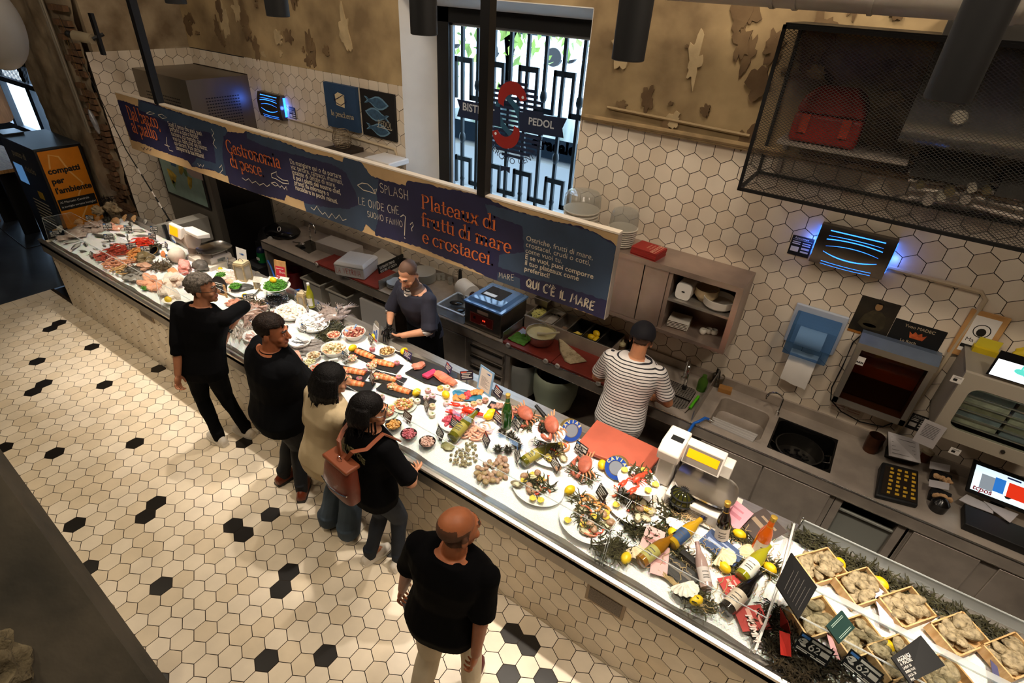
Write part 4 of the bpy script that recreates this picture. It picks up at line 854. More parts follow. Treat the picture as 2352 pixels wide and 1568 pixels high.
mb.bb((fx0,OY0+.03,fz0),(fx1,yb,fz0+.03));mb.bb((fx0,OY0+.03,fz1-.03),(fx1,yb,fz1));mb.bb((fx0,OY0+.03,fz0),(fx0+.03,yb,fz1));mb.bb((fx1-.03,OY0+.03,fz0),(fx1,yb,fz1));mb.bb((fx0,yb-.03,fz0),(fx1,yb,fz1));mb.obj('body',[gp],ov,0)
mb=MB();r_=.06;inner=[];
for cx,cz,a0 in((wx1-r_,wz1-r_,0),(wx0+r_,wz1-r_,90),(wx0+r_,wz0+r_,180),(wx1-r_,wz0+r_,270)):inner+=arc(cx,cz,r_,r_,a0,a0+90,6)
outer=[]
for i,(x,z)in enumerate(inner):
 cx,cz=(wx0+wx1)/2,(wz0+wz1)/2;k=i//7
 outer.append([(fx1,fz1),(fx0,fz1),(fx0,fz0),(fx1,fz0)][k])
n=len(inner);vs=[Vector((x,OY0,z))for x,z in inner]+[Vector((x,OY0,z))for x,z in outer]+[Vector((x,OY0+.03,z))for x,z in inner]+[Vector((x,OY0+.03,z))for x,z in outer]
fs=[]
for i in range(n):
 j=(i+1)%n;fs+=[(i,n+i,n+j,j),(2*n+i,2*n+j,3*n+j,3*n+i),(i,j,2*n+j,2*n+i),(n+i,3*n+i,3*n+j,n+j)]
mb.add(vs,fs);mb.obj('door_frame',[mat('oven_face','a59c8c',.4)],ov,0)
mb=MB();mb.prism(inner,-(OY0+.012),-(OY0+.008),XZ);mb.obj('door_glass',[clear('oven_glass','eef2f0',.12)],ov,0)
for k in range(6):
 mb=MB();z=wz0+.02+k*(wz1-wz0)/6;mb.bb((fx0+.04,OY0+.05,z),(fx1-.04,yb-.04,z+.008));mb.obj('rack',[steel],ov,0)
PKM=[mat('pack_pale','a7a692',.5,var=.2,vs=20),mat('pack_bluegrey','77848a',.5,var=.2,vs=20),mat('pack_olive','87856a',.5,var=.2,vs=20)]
for k in range(6):
 for c in range(2):
  z=wz0+.03+k*(wz1-wz0)/6;mb=MB();x_=fx0+.05+c*.29;mb.bb((x_,OY0+.06,z),(x_+.27,yb-.06,z+.055));o=mb.obj('food_pack',[PKM[(k+c)%3]],None,0)
  tag(o,f'{"left" if c == 0 else "right"} food pack on the {["lowest", "second lowest", "third", "fourth", "fifth", "top"][k]} rack of the heated cabinet','food pack','packs in the heated cabinet')
mb=MB();p=tq(1045,1470,OY0);mb.cyl((p.x,OY0,p.z),(p.x,OY0-.01,p.z),.012,n=12);mb.obj('knob',[steel_dark],ov)
for lab,a,b,w_,h_ in(('small white printed tag taped on the top left of the heated cabinet',610,790,.06,.05),('small white printed tag taped below the heated cabinet window',590,1470,.06,.05)):
 p=tq(a,b,OY0-.002);t=thing('paper_tag',lab,'tag',(p.x,OY0,p.z-h_/2));mb=MB();mb.bb((p.x-w_/2,OY0-.0025,p.z-h_/2),(p.x+w_/2,OY0-.0015,p.z+h_/2));mb.obj('sheet',[paper],t,0)
 mb=MB();mb.bb((p.x-w_*.3,OY0-.003,p.z-h_*.25),(p.x+w_*.05,OY0-.002,p.z+h_*.1));[mb.bb((p.x-w_*.3,OY0-.003,p.z+h_*(.2+.1*i)),(p.x+w_*.35,OY0-.002,p.z+h_*(.23+.1*i)))for i in range(2)];mb.obj('print',[mat('print_black')],t,0)
 # back counter
FY=3.705;BZ=.9
def bt(n,a,b,z=BZ):return atz(*zp(n,a,b),z)
def bf(px,py,y=3.72):return aty(px,py,y).x
s1=(bt(17,375,400).x,bt(17,900,650).y,bt(17,1083,400).x,bt(17,560,140).y)
s2=(bt(17,1062,650).x,bt(17,1700,995).y,bt(17,1825,700).x,bt(17,1240,405).y)
s1=(s1[0],s1[1],s1[2],min(s1[3],4.3));s2=(s2[0],s2[1],s2[2],min(s2[3],4.3))
p3=atz(1582.6,963.7,BZ).x;s0=(p3-.52,3.80,p3-.06,4.18)
wt=thing('worktop','long stainless steel worktop running along the back wall','worktop',(-2,4.05,.87))
mb=MB();xs=sorted([-6.2,2.4]+[h[i]for h in(s0,s1,s2)for i in(0,2)])
for i in range(len(xs)-1):
 a,b=xs[i],xs[i+1];m_=(a+b)/2;hole=[h for h in(s0,s1,s2)if h[0]<m_<h[2]]
 if hole:h=hole[0];mb.bb((a,FY,.87),(b,h[1],BZ));mb.bb((a,h[3],.87),(b,4.385,BZ))
 else:mb.bb((a,FY,.87),(b,4.385,BZ))
mb.bb((-6.2,FY-.004,.79),(2.4,FY+.012,.893));mb.obj('top',[steel_dull],wt,0)
mb=MB();mb.bb((-6.2,4.375,BZ),(2.4,4.398,.985));mb.obj('splashback',[steel_dull],wt,0)
mb=MB();mb.tube([(-6.2,FY-.004,.895),(2.4,FY-.004,.895)],.007,8);mb.tube([(-6.2,FY-.004,.79),(2.4,FY-.004,.79)],.004,6);mb.obj('front_bead',[steel_bright],wt)
for h,dp,m_,nm in((s1,.16,steel_dull,'sink_basin'),(s2,.2,mat('basin_dark','1b1a19',.35,.6),'dark_sink_basin'),(s0,.1,steel_dull,'drain_basin')):
 mb=MB();x0_,y0_,x1_,y1_=h;rs=[]
 for ins,z in((0,BZ+.001),(.012,BZ-.004),(.02,BZ-dp+.02),(.05,BZ-dp)):
  r_=[]
  for cx,cy,a0 in((x1_-ins-.06,y1_-ins-.06,0),(x0_+ins+.06,y1_-ins-.06,90),(x0_+ins+.06,y0_+ins+.06,180),(x1_-ins-.06,y0_+ins+.06,270)):
   r_+=[Vector((px,py,z))for px,py in arc(cx,cy,.06,.06,a0,a0+90,5)]
  rs.append(r_)
 rs.insert(0,[Vector((x0_ if v.x<(x0_+x1_)/2 else x1_,y0_ if v.y<(y0_+y1_)/2 else y1_,BZ+.001))for v in rs[0]])
 mb.rings(rs[::-1],(True,False));mb.obj(nm,[m_],wt,40)
def cab(label,xa,xb,doors=(),open_=False,mats=steel_dull,y=3.72,cat='cabinet',name='base_cabinet'):
 t=thing(name,label,cat,((xa+xb)/2,4.05,0));mb=MB()
 if open_:
  mb.bb((xa,y,0),(xa+.05,4.37,.865));mb.bb((xb-.05,y,0),(xb,4.37,.865));mb.bb((xa,4.34,0),(xb,4.37,.865));mb.bb((xa,y,.12),(xb,4.36,.15))
 else:mb.bb((xa,y,.05),(xb,y+.03,.865));mb.bb((xa,y,.05),(xa+.02,4.37,.865));mb.bb((xb-.02,y,.05),(xb,4.37,.865))
 mb.obj('frame',[mats],t,0)
 for a,b in doors:mb=MB();mb.bb((a+.006,y-.018,.12),(b-.006,y-.001,.775));mb.obj('door',[mats],t,bev=.004)
 return t
xA,xB,xC,xD=-6.2,bf(1003,790),-2.40,bf(1600,1010)
xE0,xE1=bf(1902,1180),bf(2062,1240);xF0=xE1+.02;xF1=bf(2268,1290);xF2=bf(2340,1330)
cab('open steel counter base with white bins, on the left of the back counter',xA,xB-.01,open_=True)
t=cab('steel counter base with one door and stacked drawers behind the cook in navy',xB,xC-.005,[(xB+.02,bf(1072,800))])
va,vb=bf(1085,830),bf(1155,860)
for k in range(5):
 mb=MB();z=.74-k*.13;mb.bb((va,3.695,z-.095),(vb,3.718,z));mb.bb((va,3.68,z-.014),(vb,3.7,z),1);mb.obj('drawer',[steel_dull,steel_bright],t,0)
cab('open steel counter base with two lidded bins under the prep counter',xC,xD-.005,open_=True)
cab('closed steel sink base cabinet on the right of the striped cook',xD,xE0-.01,[(xD+.03,(xD+xE0)/2),((xD+xE0)/2,xE0-.04)])
cab('open steel cabinet bay holding a grey plastic bin',xE0-.005,xE1+.005,open_=True)
cab('steel cabinet with wide doors at the right end of the back counter',xF0,2.4,[(xF0+.02,xF1-.03),(xF1+.06,xF1+.55),(xF1+.6,2.35)])
binw=mat('bin_white','c9c3b6',.5);bing=mat('bin_grey','8d8e86',.5)
def crate(m,sx,sy,sz,lip=.02):
 mb=MB();t=.004
 mb.rings([[Vector((a*(sx/2-i),b*(sy/2-i),z))for a,b in((-1,-1),(1,-1),(1,1),(-1,1))]for i,z in((.02,0),(0,sz-.02),(-lip,sz-.02),(-lip,sz),(t,sz),(.02+t,.006))],(True,True));return one('bin',mb,[MATS[m]],bev=.004)
for i,(px,py)in enumerate(((752,700),(810,725))):put(crate,('bin_white',.34,.42,.42),(aty(px,py,3.95).x,3.97,.152),['white plastic bin under the left back counter, nearer the red bucket','white plastic bin under the left back counter, beside the white panels'][i],'bin','white bins under the counter')
put(crate,('bin_grey',.40,.46,.52),((xE0+xE1)/2,3.99,.152),'grey plastic bin pushed into the open cabinet bay','bin')
mb=MB();xa=aty(850,740,3.8).x;mb.bb((xa-.12,3.78,.152),(xa+.36,3.86,.62));single('white_box',mb,[white],'white plastic panel box under the counter behind the salad bowls','box')
P=aty(675,645,3.95);mb=MB();mb.lathe([(.1,0),(.13,.28),(.14,.28),(.14,.3),(.125,.3),(.09,.02)],TR((P.x,3.95,.152)),20);single('red_bucket',mb,[mat('bucket_red','7c1f22',.4)],'dark red bucket under the left end of the back counter','bucket')
for i,(px,py,r_,lab)in enumerate(((1195,900,.2,'bin with a pale grey liner bag under the prep counter, left one'),(1268,935,.22,'round bin with a pale green liner bag under the prep counter, right one'))):
 P=aty(px,py,3.93);t=thing('waste_bin',lab,'bin',(P.x,3.95,.152));mb=MB();mb.lathe([(r_*.8,.152),(r_*.95,.62),(r_*.9,.62),(r_*.7,.2)],TR((P.x,3.95,0)),24);mb.obj('bin_body',[steel_dark],t)
 mb=MB();rs=[]
 for rr,z in((.82,.25),(.99,.4),(1.03,.55),(1.01,.63),(.93,.64),(.85,.5)):rs.append([Vector((P.x+r_*(rr+.03*noise.noise(Vector((j*.7,z*9,i))))*math.cos(2*PI*j/36),3.95+r_*(rr+.03*noise.noise(Vector((j*.9,z*7,i+5))))*math.sin(2*PI*j/36),z))for j in range(36)])
 mb.rings(rs,(False,False));mb.obj('liner_bag',[mat('liner_%d'%i,['a3a49d','a9b39b'][i],.45,bump=.3,bs=12)],t,60)
for lab,a,b in(('thin steel divider panel between the polystyrene box and the plate stacks',zp(11,1075,645),zp(11,1260,555)),('thin steel divider panel between the vacuum sealer and the red prep boards',(1158.6,763),(1210.7,727)),('thin steel divider panel between the prep sink and the large sinks',(1582.6,963.7),(1625.5,880))):
 pa=atz(*a,BZ+.1);mb=MB();mb.bb((pa.x-.004,FY+.01,BZ),(pa.x+.004,4.37,BZ+.11));single('steel_partition',mb,[steel],lab,'panel',smooth=0)
pA=atz(*zp(11,1075,645),BZ+.1).x;pB=atz(1158.6,763,BZ+.1).x;pC=atz(1582.6,963.7,BZ+.1).x
redb=mat('board_red','7a2b20',.55,var=.15,vs=8,bump=.05)
bh=mat('button_white','cfc8bf',.5)
def redboard(label,xa,xb,btn):
 t=thing('red_board',label,'cutting board',((xa+xb)/2,3.9,BZ));mb=MB();mb.bb((xa,FY-.012,BZ+.001),(xb,4.12,BZ+.025));mb.obj('board',[redb],t,bev=.003)
 for x in btn:
  mb=MB();mb.cyl((x,FY-.012,BZ+.012),(x,FY-.026,BZ+.010),.024,n=18);o=mb.obj('button',[bh],t);mb=MB();[mb.cyl((x+d,FY-.0262,BZ+.016),(x+d,FY-.028,BZ+.016),.003,n=8)for d in(-.007,.007)];mb.obj('button_hole',[black],o)
X_=lambda n,a,b:atz(*zp(n,a,b),BZ+.012).x
redboard('long dark red cutting board set in the counter under the polystyrene box',X_(11,490,480),pA-.012,[X_(11,507,492),X_(11,727,588)])
redboard('dark red cutting board set in the prep counter, left half with the batter bowl',pB+.012,X_(14,1065,1290)-.002,[X_(14,500,1068),X_(14,978,1275)])
redboard('dark red cutting board set in the prep counter, right half by the striped cook',X_(14,1065,1290)+.002,pC-.62,[X_(14,1133,1335),X_(10,1095,868)])
styro=mat('polystyrene','c5c2c0',.8,bump=.15,bs=120)
def on(n,a,b,h=0.):return atz(*zp(n,a,b),BZ+h)
P=on(11,650,300,.1);t=thing('box_stack','stack of folded white cardboard boxes beside the small sink','boxes',(P.x,4.1,BZ));xa=on(11,515,300).x
for k in range(5):mb=MB();mb.bb((-.27,-.13,.001+k*.022),(.27,.13,.021+k*.022));mb.v=[TR((on(11,700,310,.11).x,on(11,700,310,.11).y,BZ),.06)@v for v in mb.v];o=mb.obj('folded_box',[mat('box_grey','aaa49e',.7)],t,0)
P0=on(11,665,590,.03);P1=on(11,930,640,.03);P2=on(11,1070,575,.03);h_=.15
t=thing('polystyrene_box','white polystyrene fish box marked LA VETRINA in red, on the red board','box',(P1.x,P1.y,BZ+.026))
ux_=(P1-P0);uy_=Vector((-ux_.y,ux_.x,0)).normalized()*.34;base=[P0,P1,P1+uy_,P0+uy_]
mb=MB();mb.rings([[p+Vector((0,0,z-.004))for p in base]for z in(0,h_)]);mb.obj('body',[styro],t,bev=.012)
mb=MB();mb.rings([[base[0]*(1-k)+((base[0]+base[2])/2)*k+Vector((0,0,z))if i==0 else(base[i]*(1-k)+((base[0]+base[2])/2)*k+Vector((0,0,z)))for i in range(4)]for k,z in((-.02,h_-.03),(-.02,h_-.01),(.12,h_+.018))]);mb.obj('lid',[styro],t,bev=.008)
mb=MB();xv=ux_.normalized();M=basis(base[0]+xv*.02+Vector((0,0,.04))-uy_.normalized()*.004,xv,(0,0,1));wv=hand(MB(),'LA VETRINA',1.,I4);sc_=(ux_.length-.05)/wv;hand(mb,'LA VETRINA',sc_*1.15,M@Matrix.Diagonal((.87,1.2,1,1)),.09);mb.obj('lettering',[mat('pen_red','b5483c',.7)],t,0)
P=on(11,1090,440,.05);t=thing('white_tub','open white tray leaning behind the polystyrene box','tray',(P.x,4.2,BZ));mb=MB();mb.plate([on(11,960,440,.03),on(11,1085,540,.03),on(11,1235,440,.10),on(11,1090,350,.12)],.02);mb.obj('tray',[mat('tray_white','bdb6ac',.6)],t,0)
P=on(11,1085,615,.03);q0=on(11,1085,610,.0);q1=on(11,1310,500,.0)
t=thing('chalkboard','long black chalkboard with white handwriting leaning beside the plates','chalkboard',(q0.x,q0.y,BZ));u=Vector((q1.x-q0.x,q1.y-q0.y,0));q0=Vector((q0.x-.03,q0.y,BZ+.002));mb=MB();mb.plate([q0,q0+u,q0+u+Vector((-.03,.01,.12)),q0+Vector((-.03,.01,.12))],.012);mb.obj('slate',[black],t,0)
mb=MB();M=basis(q0+Vector((-.012,0,.075))+u*.06+Vector((.005,-.005,0)),u,(-.03,.01,.12));hand(mb,'DESIDERI PRIMO',.028,M,.12);M.translation=q0+Vector((-.008,0,.03))+u*.06+Vector((.005,-.005,0));hand(mb,'SERVIRE IN CUCINA',.026,M,.12,seed=4);mb.obj('chalk_writing',[mat('chalk','d8d4cc',.9)],t,0)
P=on(11,1305,470,.05);mb=MB();mb.lathe([(.07,0),(.085,.04),(.085,.07),(.03,.085)],TR((P.x,P.y+.05,BZ)),22);single('saucepan_cover',mb,[black],'round black pot lid behind the chalkboard','lid')
def plate(r):
 mb=MB();mb.lathe([(r*.55,0),(r*.95,.014),(r,.018),(r*.97,.02),(r*.6,.007),(.001,.006)],n=36,cap=(True,False));return one('plate',mb,[mat('plate_grey','9a9894',.25)])
P=on(11,1480,690,.0);P=on(11,1450,590,.07)
for k in range(9):put(plate,(.155,),(P.x,min(P.y,4.2),BZ+.001+k*.012),'large grey plate in the tall stack behind the navy cook, from below: '+['first','second','third','fourth','fifth','sixth','seventh','eighth','the top one'][k],'plate','large plate stack')
P=on(11,1215,680,.03)
def dishp(r):
 mb=MB();mb.lathe([(r*.5,0),(r*.9,.02),(r,.03),(r*.97,.032),(r*.6,.01),(.001,.008)],n=36,cap=(True,False));return one('soup_plate',mb,[mat('plate_blue','a9b1b8',.2)])
for k in range(4):put(dishp,(.105,),(P.x,P.y,BZ+.001+k*.013),'soup plate in the short stack left of the cook in navy, '+['lowest','second','third','topmost'][k],'plate','soup plate stack')
def shotglass():
 mb=MB();mb.lathe([(.022,0),(.03,.02),(.024,.045),(.03,.08),(.028,.08),(.022,.045),(.02,.01)],n=18);return one('glass',mb,[clear('clear_glass','e6e6e0',.35,.05,haze=.15)])
for i,(a,b)in enumerate(((1597,640),(1640,640),(1700,675))):P=on(11,a,b);put(shotglass,(),P+Vector((0,0,.001)),'small clear glass on the worktop behind the cook in navy, '+['leftmost','middle','rightmost'][i]+' of three','glass','three small glasses')
P=on(11,430,270);mb=MB();c=Vector((P.x,P.y+.03,BZ));mb.cyl(c,c+Vector((0,0,.03)),.02);mb.tube([c+Vector((0,0,.03)),c+Vector((0,.0,.16))]+[c+Vector((.055-.055*math.cos(t),0,.16+.055*math.sin(t)))for t in[PI*i/8 for i in range(9)]]+[c+Vector((.11,0,.10))],.009,8);single('tap',mb,[chrome],'small chrome tap by the folded white boxes','tap')
P=on(11,350,325);mb=MB();mb.ell(P+Vector((.04,0,.03)),(.045,.035,.02));mb.tube([P+Vector((-.11,-.02,.02)),P+Vector((0,0,.03))],.008,8);single('ladle',mb,[chrome],'small shiny ladle lying on the left worktop','ladle')
P=on(11,320,380);mb=MB();q=[on(11,300,330,.002),on(11,430,400,.002),on(11,560,335,.002),on(11,440,275,.002)];mb.plate(q,.003);single('black_tray',mb,[black_gloss],'black tray lying on the left end of the worktop','tray')
t=thing('slicer','black bulky machine with a round lid at the left end of the back counter','machine',(aty(640,560,4.0).x,4.0,.0));c=aty(650,540,4.02);sx_=c.x
mb=MB();mb.ell((sx_,4.02,c.z+.05),(.26,.2,.09),None,28,14,.12,8);mb.obj('lid',[black_gloss],t)
mb=MB();mb.ell((-6.42,3.98,c.z-.15),(.17,.16,.2),None,20,14,.25,9);mb.bb((-6.6,3.85,0),(-6.22,4.15,c.z-.15));mb.obj('body',[black],t)
mb=MB();e=aty(622,547,3.82);mb.cyl(e,e+Vector((.01,-.03,0)),.028,n=18);mb.obj('badge',[mat('badge_white','b7b4ac',.5)],t)
mb=MB();e=aty(641,526,3.86);mb.lathe([(.022,0),(.028,.006),(.034,.0),(.028,-.006)],basis(e,(1,0,0),(0,.5,1)),18,(False,False));mb.obj('ring',[white],t)
e=aty(594,590,3.7);t=thing('bottle','green and blue labelled bottle in the dark gap behind the fish scale','bottle',(e.x,3.75,e.z-.12));mb=MB();mb.lathe([(.055,-.1),(.06,.06),(.05,.1),(.03,.12)],TR((e.x,3.75,e.z)),20);mb.obj('body',[mat('bottle_navy','141838',.4)],t)
mb=MB();mb.lathe([(.061,-.08),(.062,.06)],TR((e.x,3.75,e.z)),20,(False,False));mb.obj('label_band',[mat('label_green','0e6a2e',.4)],t);mb=MB();mb.bb((e.x-.03,3.685,e.z-.04),(e.x+.03,3.69,e.z-.005));mb.obj('label_print',[paper],t)
mb=MB();mb.bb((e.x-.2,3.6,0),(e.x+.12,3.9,e.z-.1));single('dark_stool',mb,[black],'low dark stand under the green labelled bottle','stand')
mb=MB();mb.tube([aty(615,598,3.7),aty(622,612,3.68),aty(640,660,3.66),aty(665,668,3.66),aty(690,665,3.7)],.012,8);single('blue_hose',mb,[mat('hose_blue','1f66c8',.4)],'blue water hose hanging at the left end of the back counter','hose')
P0=on(11,1635,910,0);P1=on(11,1870,1010,0);t=thing('cutlery_tub','clear plastic tub with dark utensils beside the vacuum sealer','tub',((P0.x+P1.x)/2,3.9,BZ));xa,xb=P0.x,P1.x;ya,yb=FY+.02,FY+.36
cb=clear('tub_clear','e0e6ec',.3,.08,haze=.3,hcol='c5cbd2');mb=MB()
for a,b in(((xa,ya,BZ+.001),(xb,yb,BZ+.006)),((xa,ya,BZ+.001),(xb,ya+.005,BZ+.10)),((xa,yb-.005,BZ+.001),(xb,yb,BZ+.10)),((xa,ya,BZ+.001),(xa+.005,yb,BZ+.10)),((xb-.005,ya,BZ+.001),(xb,yb,BZ+.10))):mb.bb(a,b)
mb.obj('tub_body',[cb],t,0);mb=MB()
for a,b in(((xa-.01,ya-.01,BZ+.10),(xb+.01,ya+.01,BZ+.112)),((xa-.01,yb-.01,BZ+.10),(xb+.01,yb+.01,BZ+.112)),((xa-.01,ya,BZ+.10),(xa+.01,yb,BZ+.112)),((xb-.01,ya,BZ+.10),(xb+.01,yb,BZ+.112))):mb.bb(a,b)
mb.obj('rim',[mat('rim_frost','b9c2cc',.3)],t,0)
for i,(dx,dy,rz_)in enumerate(((.08,.22,.5),(.2,.12,1.2))):
 mb=MB();M=TR((xa+dx,ya+dy,BZ+.06),rz_);mb.ell((0,0,0),(.075,.045,.02),M);mb.v=[v for v in mb.v];o=single('spoon',mb,[black_gloss],['black serving spoon at the back of the clear tub','black serving spoon at the front of the clear tub'][i],'spoon')
 o.location+=Vector((xa+dx,ya+dy,0))if False else Vector()
P=on(11,1830,800,.05);mb=MB();mb.rings([[Vector((P.x+a*s,4.18+b*s*.7,BZ+z))for a,b in((-1,-1),(1,-1),(1,1),(-1,1))]for s,z in((.07,.001),(.09,.11),(.095,.12),(.085,.12),(.06,.02))]);single('red_tub',mb,[mat('tin_red','6b2a22',.5)],'dull red square tub behind the clear cutlery tub','tub')
P=on(11,1790,700,.1);mb=MB();mb.cap((P.x,4.2,BZ+.02),(P.x-.02,4.22,BZ+.28),.03,.018);single('pepper_mill',mb,[black],'tall black bottle standing behind the clear cutlery tub','bottle')
P=on(14,130,290,.1);t=thing('paper_roll','big white paper roll standing behind the vacuum sealer','paper roll',(P.x,4.2,BZ));c0_=Vector((P.x-.05,4.2,BZ+.10));mb=MB();mb.cyl((P.x-.12,4.22,BZ+.10),(P.x+.08,4.14,BZ+.10),.098,n=30);mb.obj('roll',[paper],t);mb=MB();mb.cyl((P.x+.081,4.139,BZ+.10),(P.x+.084,4.138,BZ+.10),.035,n=20);mb.obj('core',[mat('core_dark','4c443c',.8)],t)
mb=MB();[mb.tube([(P.x-.2+.07*math.cos(a),4.24,BZ+.12+k*.02+.09*math.sin(a))for a in[2*PI*i/16 for i in range(16)]],.003,4,closed=True)for k in range(4)];single('wire_coil',mb,[chrome],'loose coil of wire rack rings left of the paper roll','rack')
Q0=on(14,0,770,0);Q1=on(14,500,920,0);h_=.27
vs=thing('vacuum_sealer','steel vacuum sealer with a clear lid and dark red control panel','vacuum sealer',(Q1.x-.2,3.95,BZ));xb=Q1.x;xa=xb-.44;ya,yb=FY+.03,FY+.48
mb=MB();mb.bb((xa,ya,BZ+.012),(xb,yb,BZ+h_));mb.obj('body',[mat('sealer_steel','847d74',.34,.9,var=.06)],vs,bev=.006)
mb=MB();z=BZ+h_+.001;mb.rings([[Vector(((xa+xb)/2+a*((xb-xa)/2+.01-i),(ya+yb)/2+b*((yb-ya)/2+.01-i),z+q))for a,b in((-1,-1),(1,-1),(1,1),(-1,1))]for i,q in((0,0),(0,.018),(.03,.022),(.05,.055),(.09,.065))]);mb.obj('lid',[clear('sealer_lid','cfe2f4',.4,.08,haze=.35,hcol='8fb6e0')],vs,20)
mb=MB();mb.bb((xa+.10,ya+.12,z+.066),(xb-.10,yb-.12,z+.068));mb.obj('window',[mat('lid_window','20262c',.08)],vs,0);mb=MB();mb.bb((xa+.12,ya+.14,z+.069),(xa+.26,ya+.19,z+.0705));mb.obj('lid_label',[paper],vs,0)
mb=MB();mb.bb((xa+.07,ya-.004,BZ+.07),(xb-.09,ya,BZ+.185));mb.obj('control_panel',[mat('panel_red','6e1d1a',.35)],vs,0)
mb=MB();mb.ribbon([(xa+.075,BZ+.075),(xb-.095,BZ+.075),(xb-.095,BZ+.18),(xa+.075,BZ+.18),(xa+.075,BZ+.075)],.002,Matrix(((1,0,0,0),(0,0,-1,ya-.005),(0,1,0,0),(0,0,0,1))));mb.bb((xa+.2,ya-.0055,BZ+.085),(xa+.27,ya-.004,BZ+.09));mb.bb((xa+.16,ya-.0055,BZ+.20),(xa+.29,ya-.003,BZ+.235),0);mb.obj('panel_print',[mat('panel_print','c9b4a6',.5)],vs,0)
mb=MB();mb.bb((xa+.11,ya-.006,BZ+.12),(xa+.14,ya-.004,BZ+.15));mb.obj('switch',[black],vs,0);mb=MB();[mb.bb((xa+.225+d,ya-.006,BZ+.125),(xa+.235+d,ya-.004,BZ+.14))for d in(0,.02)];mb.obj('display',[mat('led_red','ff3a22',emit=2)],vs,0)
I0=atz(*zp(14,740,700),BZ+.16);I1=atz(*zp(14,1900,1030),BZ+.16)
ins=thing('pan_rail','steel rail holding six small food pans on the prep counter','pan rail',((I0.x+I1.x)/2,4.15,BZ));xa,xb=pB+.02,atz(*zp(14,1830,1150),BZ+.12).x;ya=atz(*zp(14,1090,880),BZ+.13).y;yb=4.36
ya=max(4.02,min(ya,4.14))
mb=MB();n_=6;wd=(xb-xa)/n_
mb.bb((xa,ya,BZ+.02),(xb,ya+.01,BZ+.16));mb.bb((xa,yb-.01,BZ+.001),(xb,yb,BZ+.16));mb.bb((xa,ya,BZ+.001),(xa+.008,yb,BZ+.16));mb.bb((xb-.008,ya,BZ+.001),(xb,yb,BZ+.16));[mb.bb((xa+i*wd-.004,ya,BZ+.15),(xa+i*wd+.004,yb,BZ+.16))for i in range(1,n_)];mb.obj('rail',[steel_dull],ins,0)
pan_m=[steel,steel_bright,steel,mat('pan_black','1d1c1a',.4),mat('pan_black'),mat('pan_black')]
for i in range(n_):
 t=thing('food_pan',['steel food pan with shredded yellow cheese, first from the left in the rail','steel food pan with pale salt, second in the rail','steel food pan nearly empty, third in the rail','dark food pan with lemon wedges, fourth in the rail','dark food pan with three whole lemons, fifth in the rail','empty black food pan, sixth in the rail beside the striped cook'][i],'food pan',(xa+(i+.5)*wd,(ya+yb)/2,BZ+.05),0,'food pans in the rail')
 cx,cy=xa+(i+.5)*wd,(ya+yb)/2;hx_,hy_=wd/2-.006,(yb-ya)/2-.012
 mb=MB();mb.rings([[Vector((cx+a*(hx_-k),cy+b*(hy_-k),BZ+z))for a,b in((-1,-1),(1,-1),(1,1),(-1,1))]for k,z in((.02,.05),(.0,.155),(-.004,.161),(-.004,.166),(.006,.166),(.024,.058))]);mb.obj('pan',[pan_m[i]],t,0,bev=.004)
 if i==0:
  mb=MB()
  for k in range(160):a=R.uniform(0,6.3);e=R.random()**.5;p=Vector((cx+.75*hx_*e*math.cos(a),cy+.7*hy_*e*math.sin(a),BZ+.135+.02*(1-e)+R.uniform(0,.012)));d=Vector((R.uniform(-1,1),R.uniform(-1,1),R.uniform(-.3,.3))).normalized()*.016;mb.cyl(p-d,p+d,.0035,n=5)
  o=single('shredded_cheese',mb,[mat('cheese','d6cf7c',.6)],'heap of shredded pale yellow cheese in the first food pan','cheese');o['kind']='stuff'
 if i in(1,2):
  mb=MB();mb.grid(lambda u,v:Vector((cx+(u-.5)*1.6*hx_*(1 if i==1 else .8),cy+(v-.5)*1.6*hy_*(1 if i==1 else .5)-.02*(i==2),BZ+[0,.11,.075][i]+.012*noise.noise(Vector((u*4,v*4,i))))),8,8);o=single('salt',mb,[mat('salt_grey','b9b2a8',.9)]if i==1 else[mat('paste_brown','9a7f68',.8)],['','coarse pale salt filling the second food pan','thin brown paste left in the third food pan'][i],['','salt','paste'][i]);o['kind']='stuff'
PANX=[xa+(i+.5)*wd for i in range(6)];PANY=(ya+yb)/2
lem=mat('lemon_yellow','e8bf16',.4,var=.08,vs=30,bump=.12,bs=160)
def lemon():
 mb=MB();mb.ell((0,0,.031),(.041,.031,.031),None,20,12,fn=lambda p:p+Vector((.012*math.copysign(max(0,abs(p.x)/.041-.8),p.x),0,0)));return one('lemon',mb,[lem])
def wedge():
 mb=MB();a=arc(0,0,.032,.032,200,340,10);mb.rings([[Vector((x*.95*k,y_*1.0,0))for x,y_ in((0,0),)]*1+[Vector((px*s,t_,py*s+.032))for px,py in a]for t_,s,k in((-.03,.15,0),(-.016,.85,0),(0,1,0),(.016,.85,0),(.03,.15,0))]);return one('lemon_wedge',mb,[mat('lemon_flesh','e9cf55',.35,var=.1,vs=40)])
for i,(dx,dy)in enumerate(((-.028,-.01),(.03,-.02),(.0,.035))):put(lemon,(),(PANX[4]+dx,PANY-.02+dy,BZ+.085+(.03 if i==2 else 0)),'whole lemon in the fifth food pan of the rail, '+['left one','right one','top one at the back'][i],'lemon','lemons in the food pan',rz=i*1.3)
for i in range(4):put(wedge,(),(PANX[3]-.03+i*.022,PANY-.05+.01*(i%2),BZ+.075+.008*(i%2)),'lemon wedge at the bottom of the fourth food pan','lemon wedge','lemon wedges in the food pan',rz=i*.8)
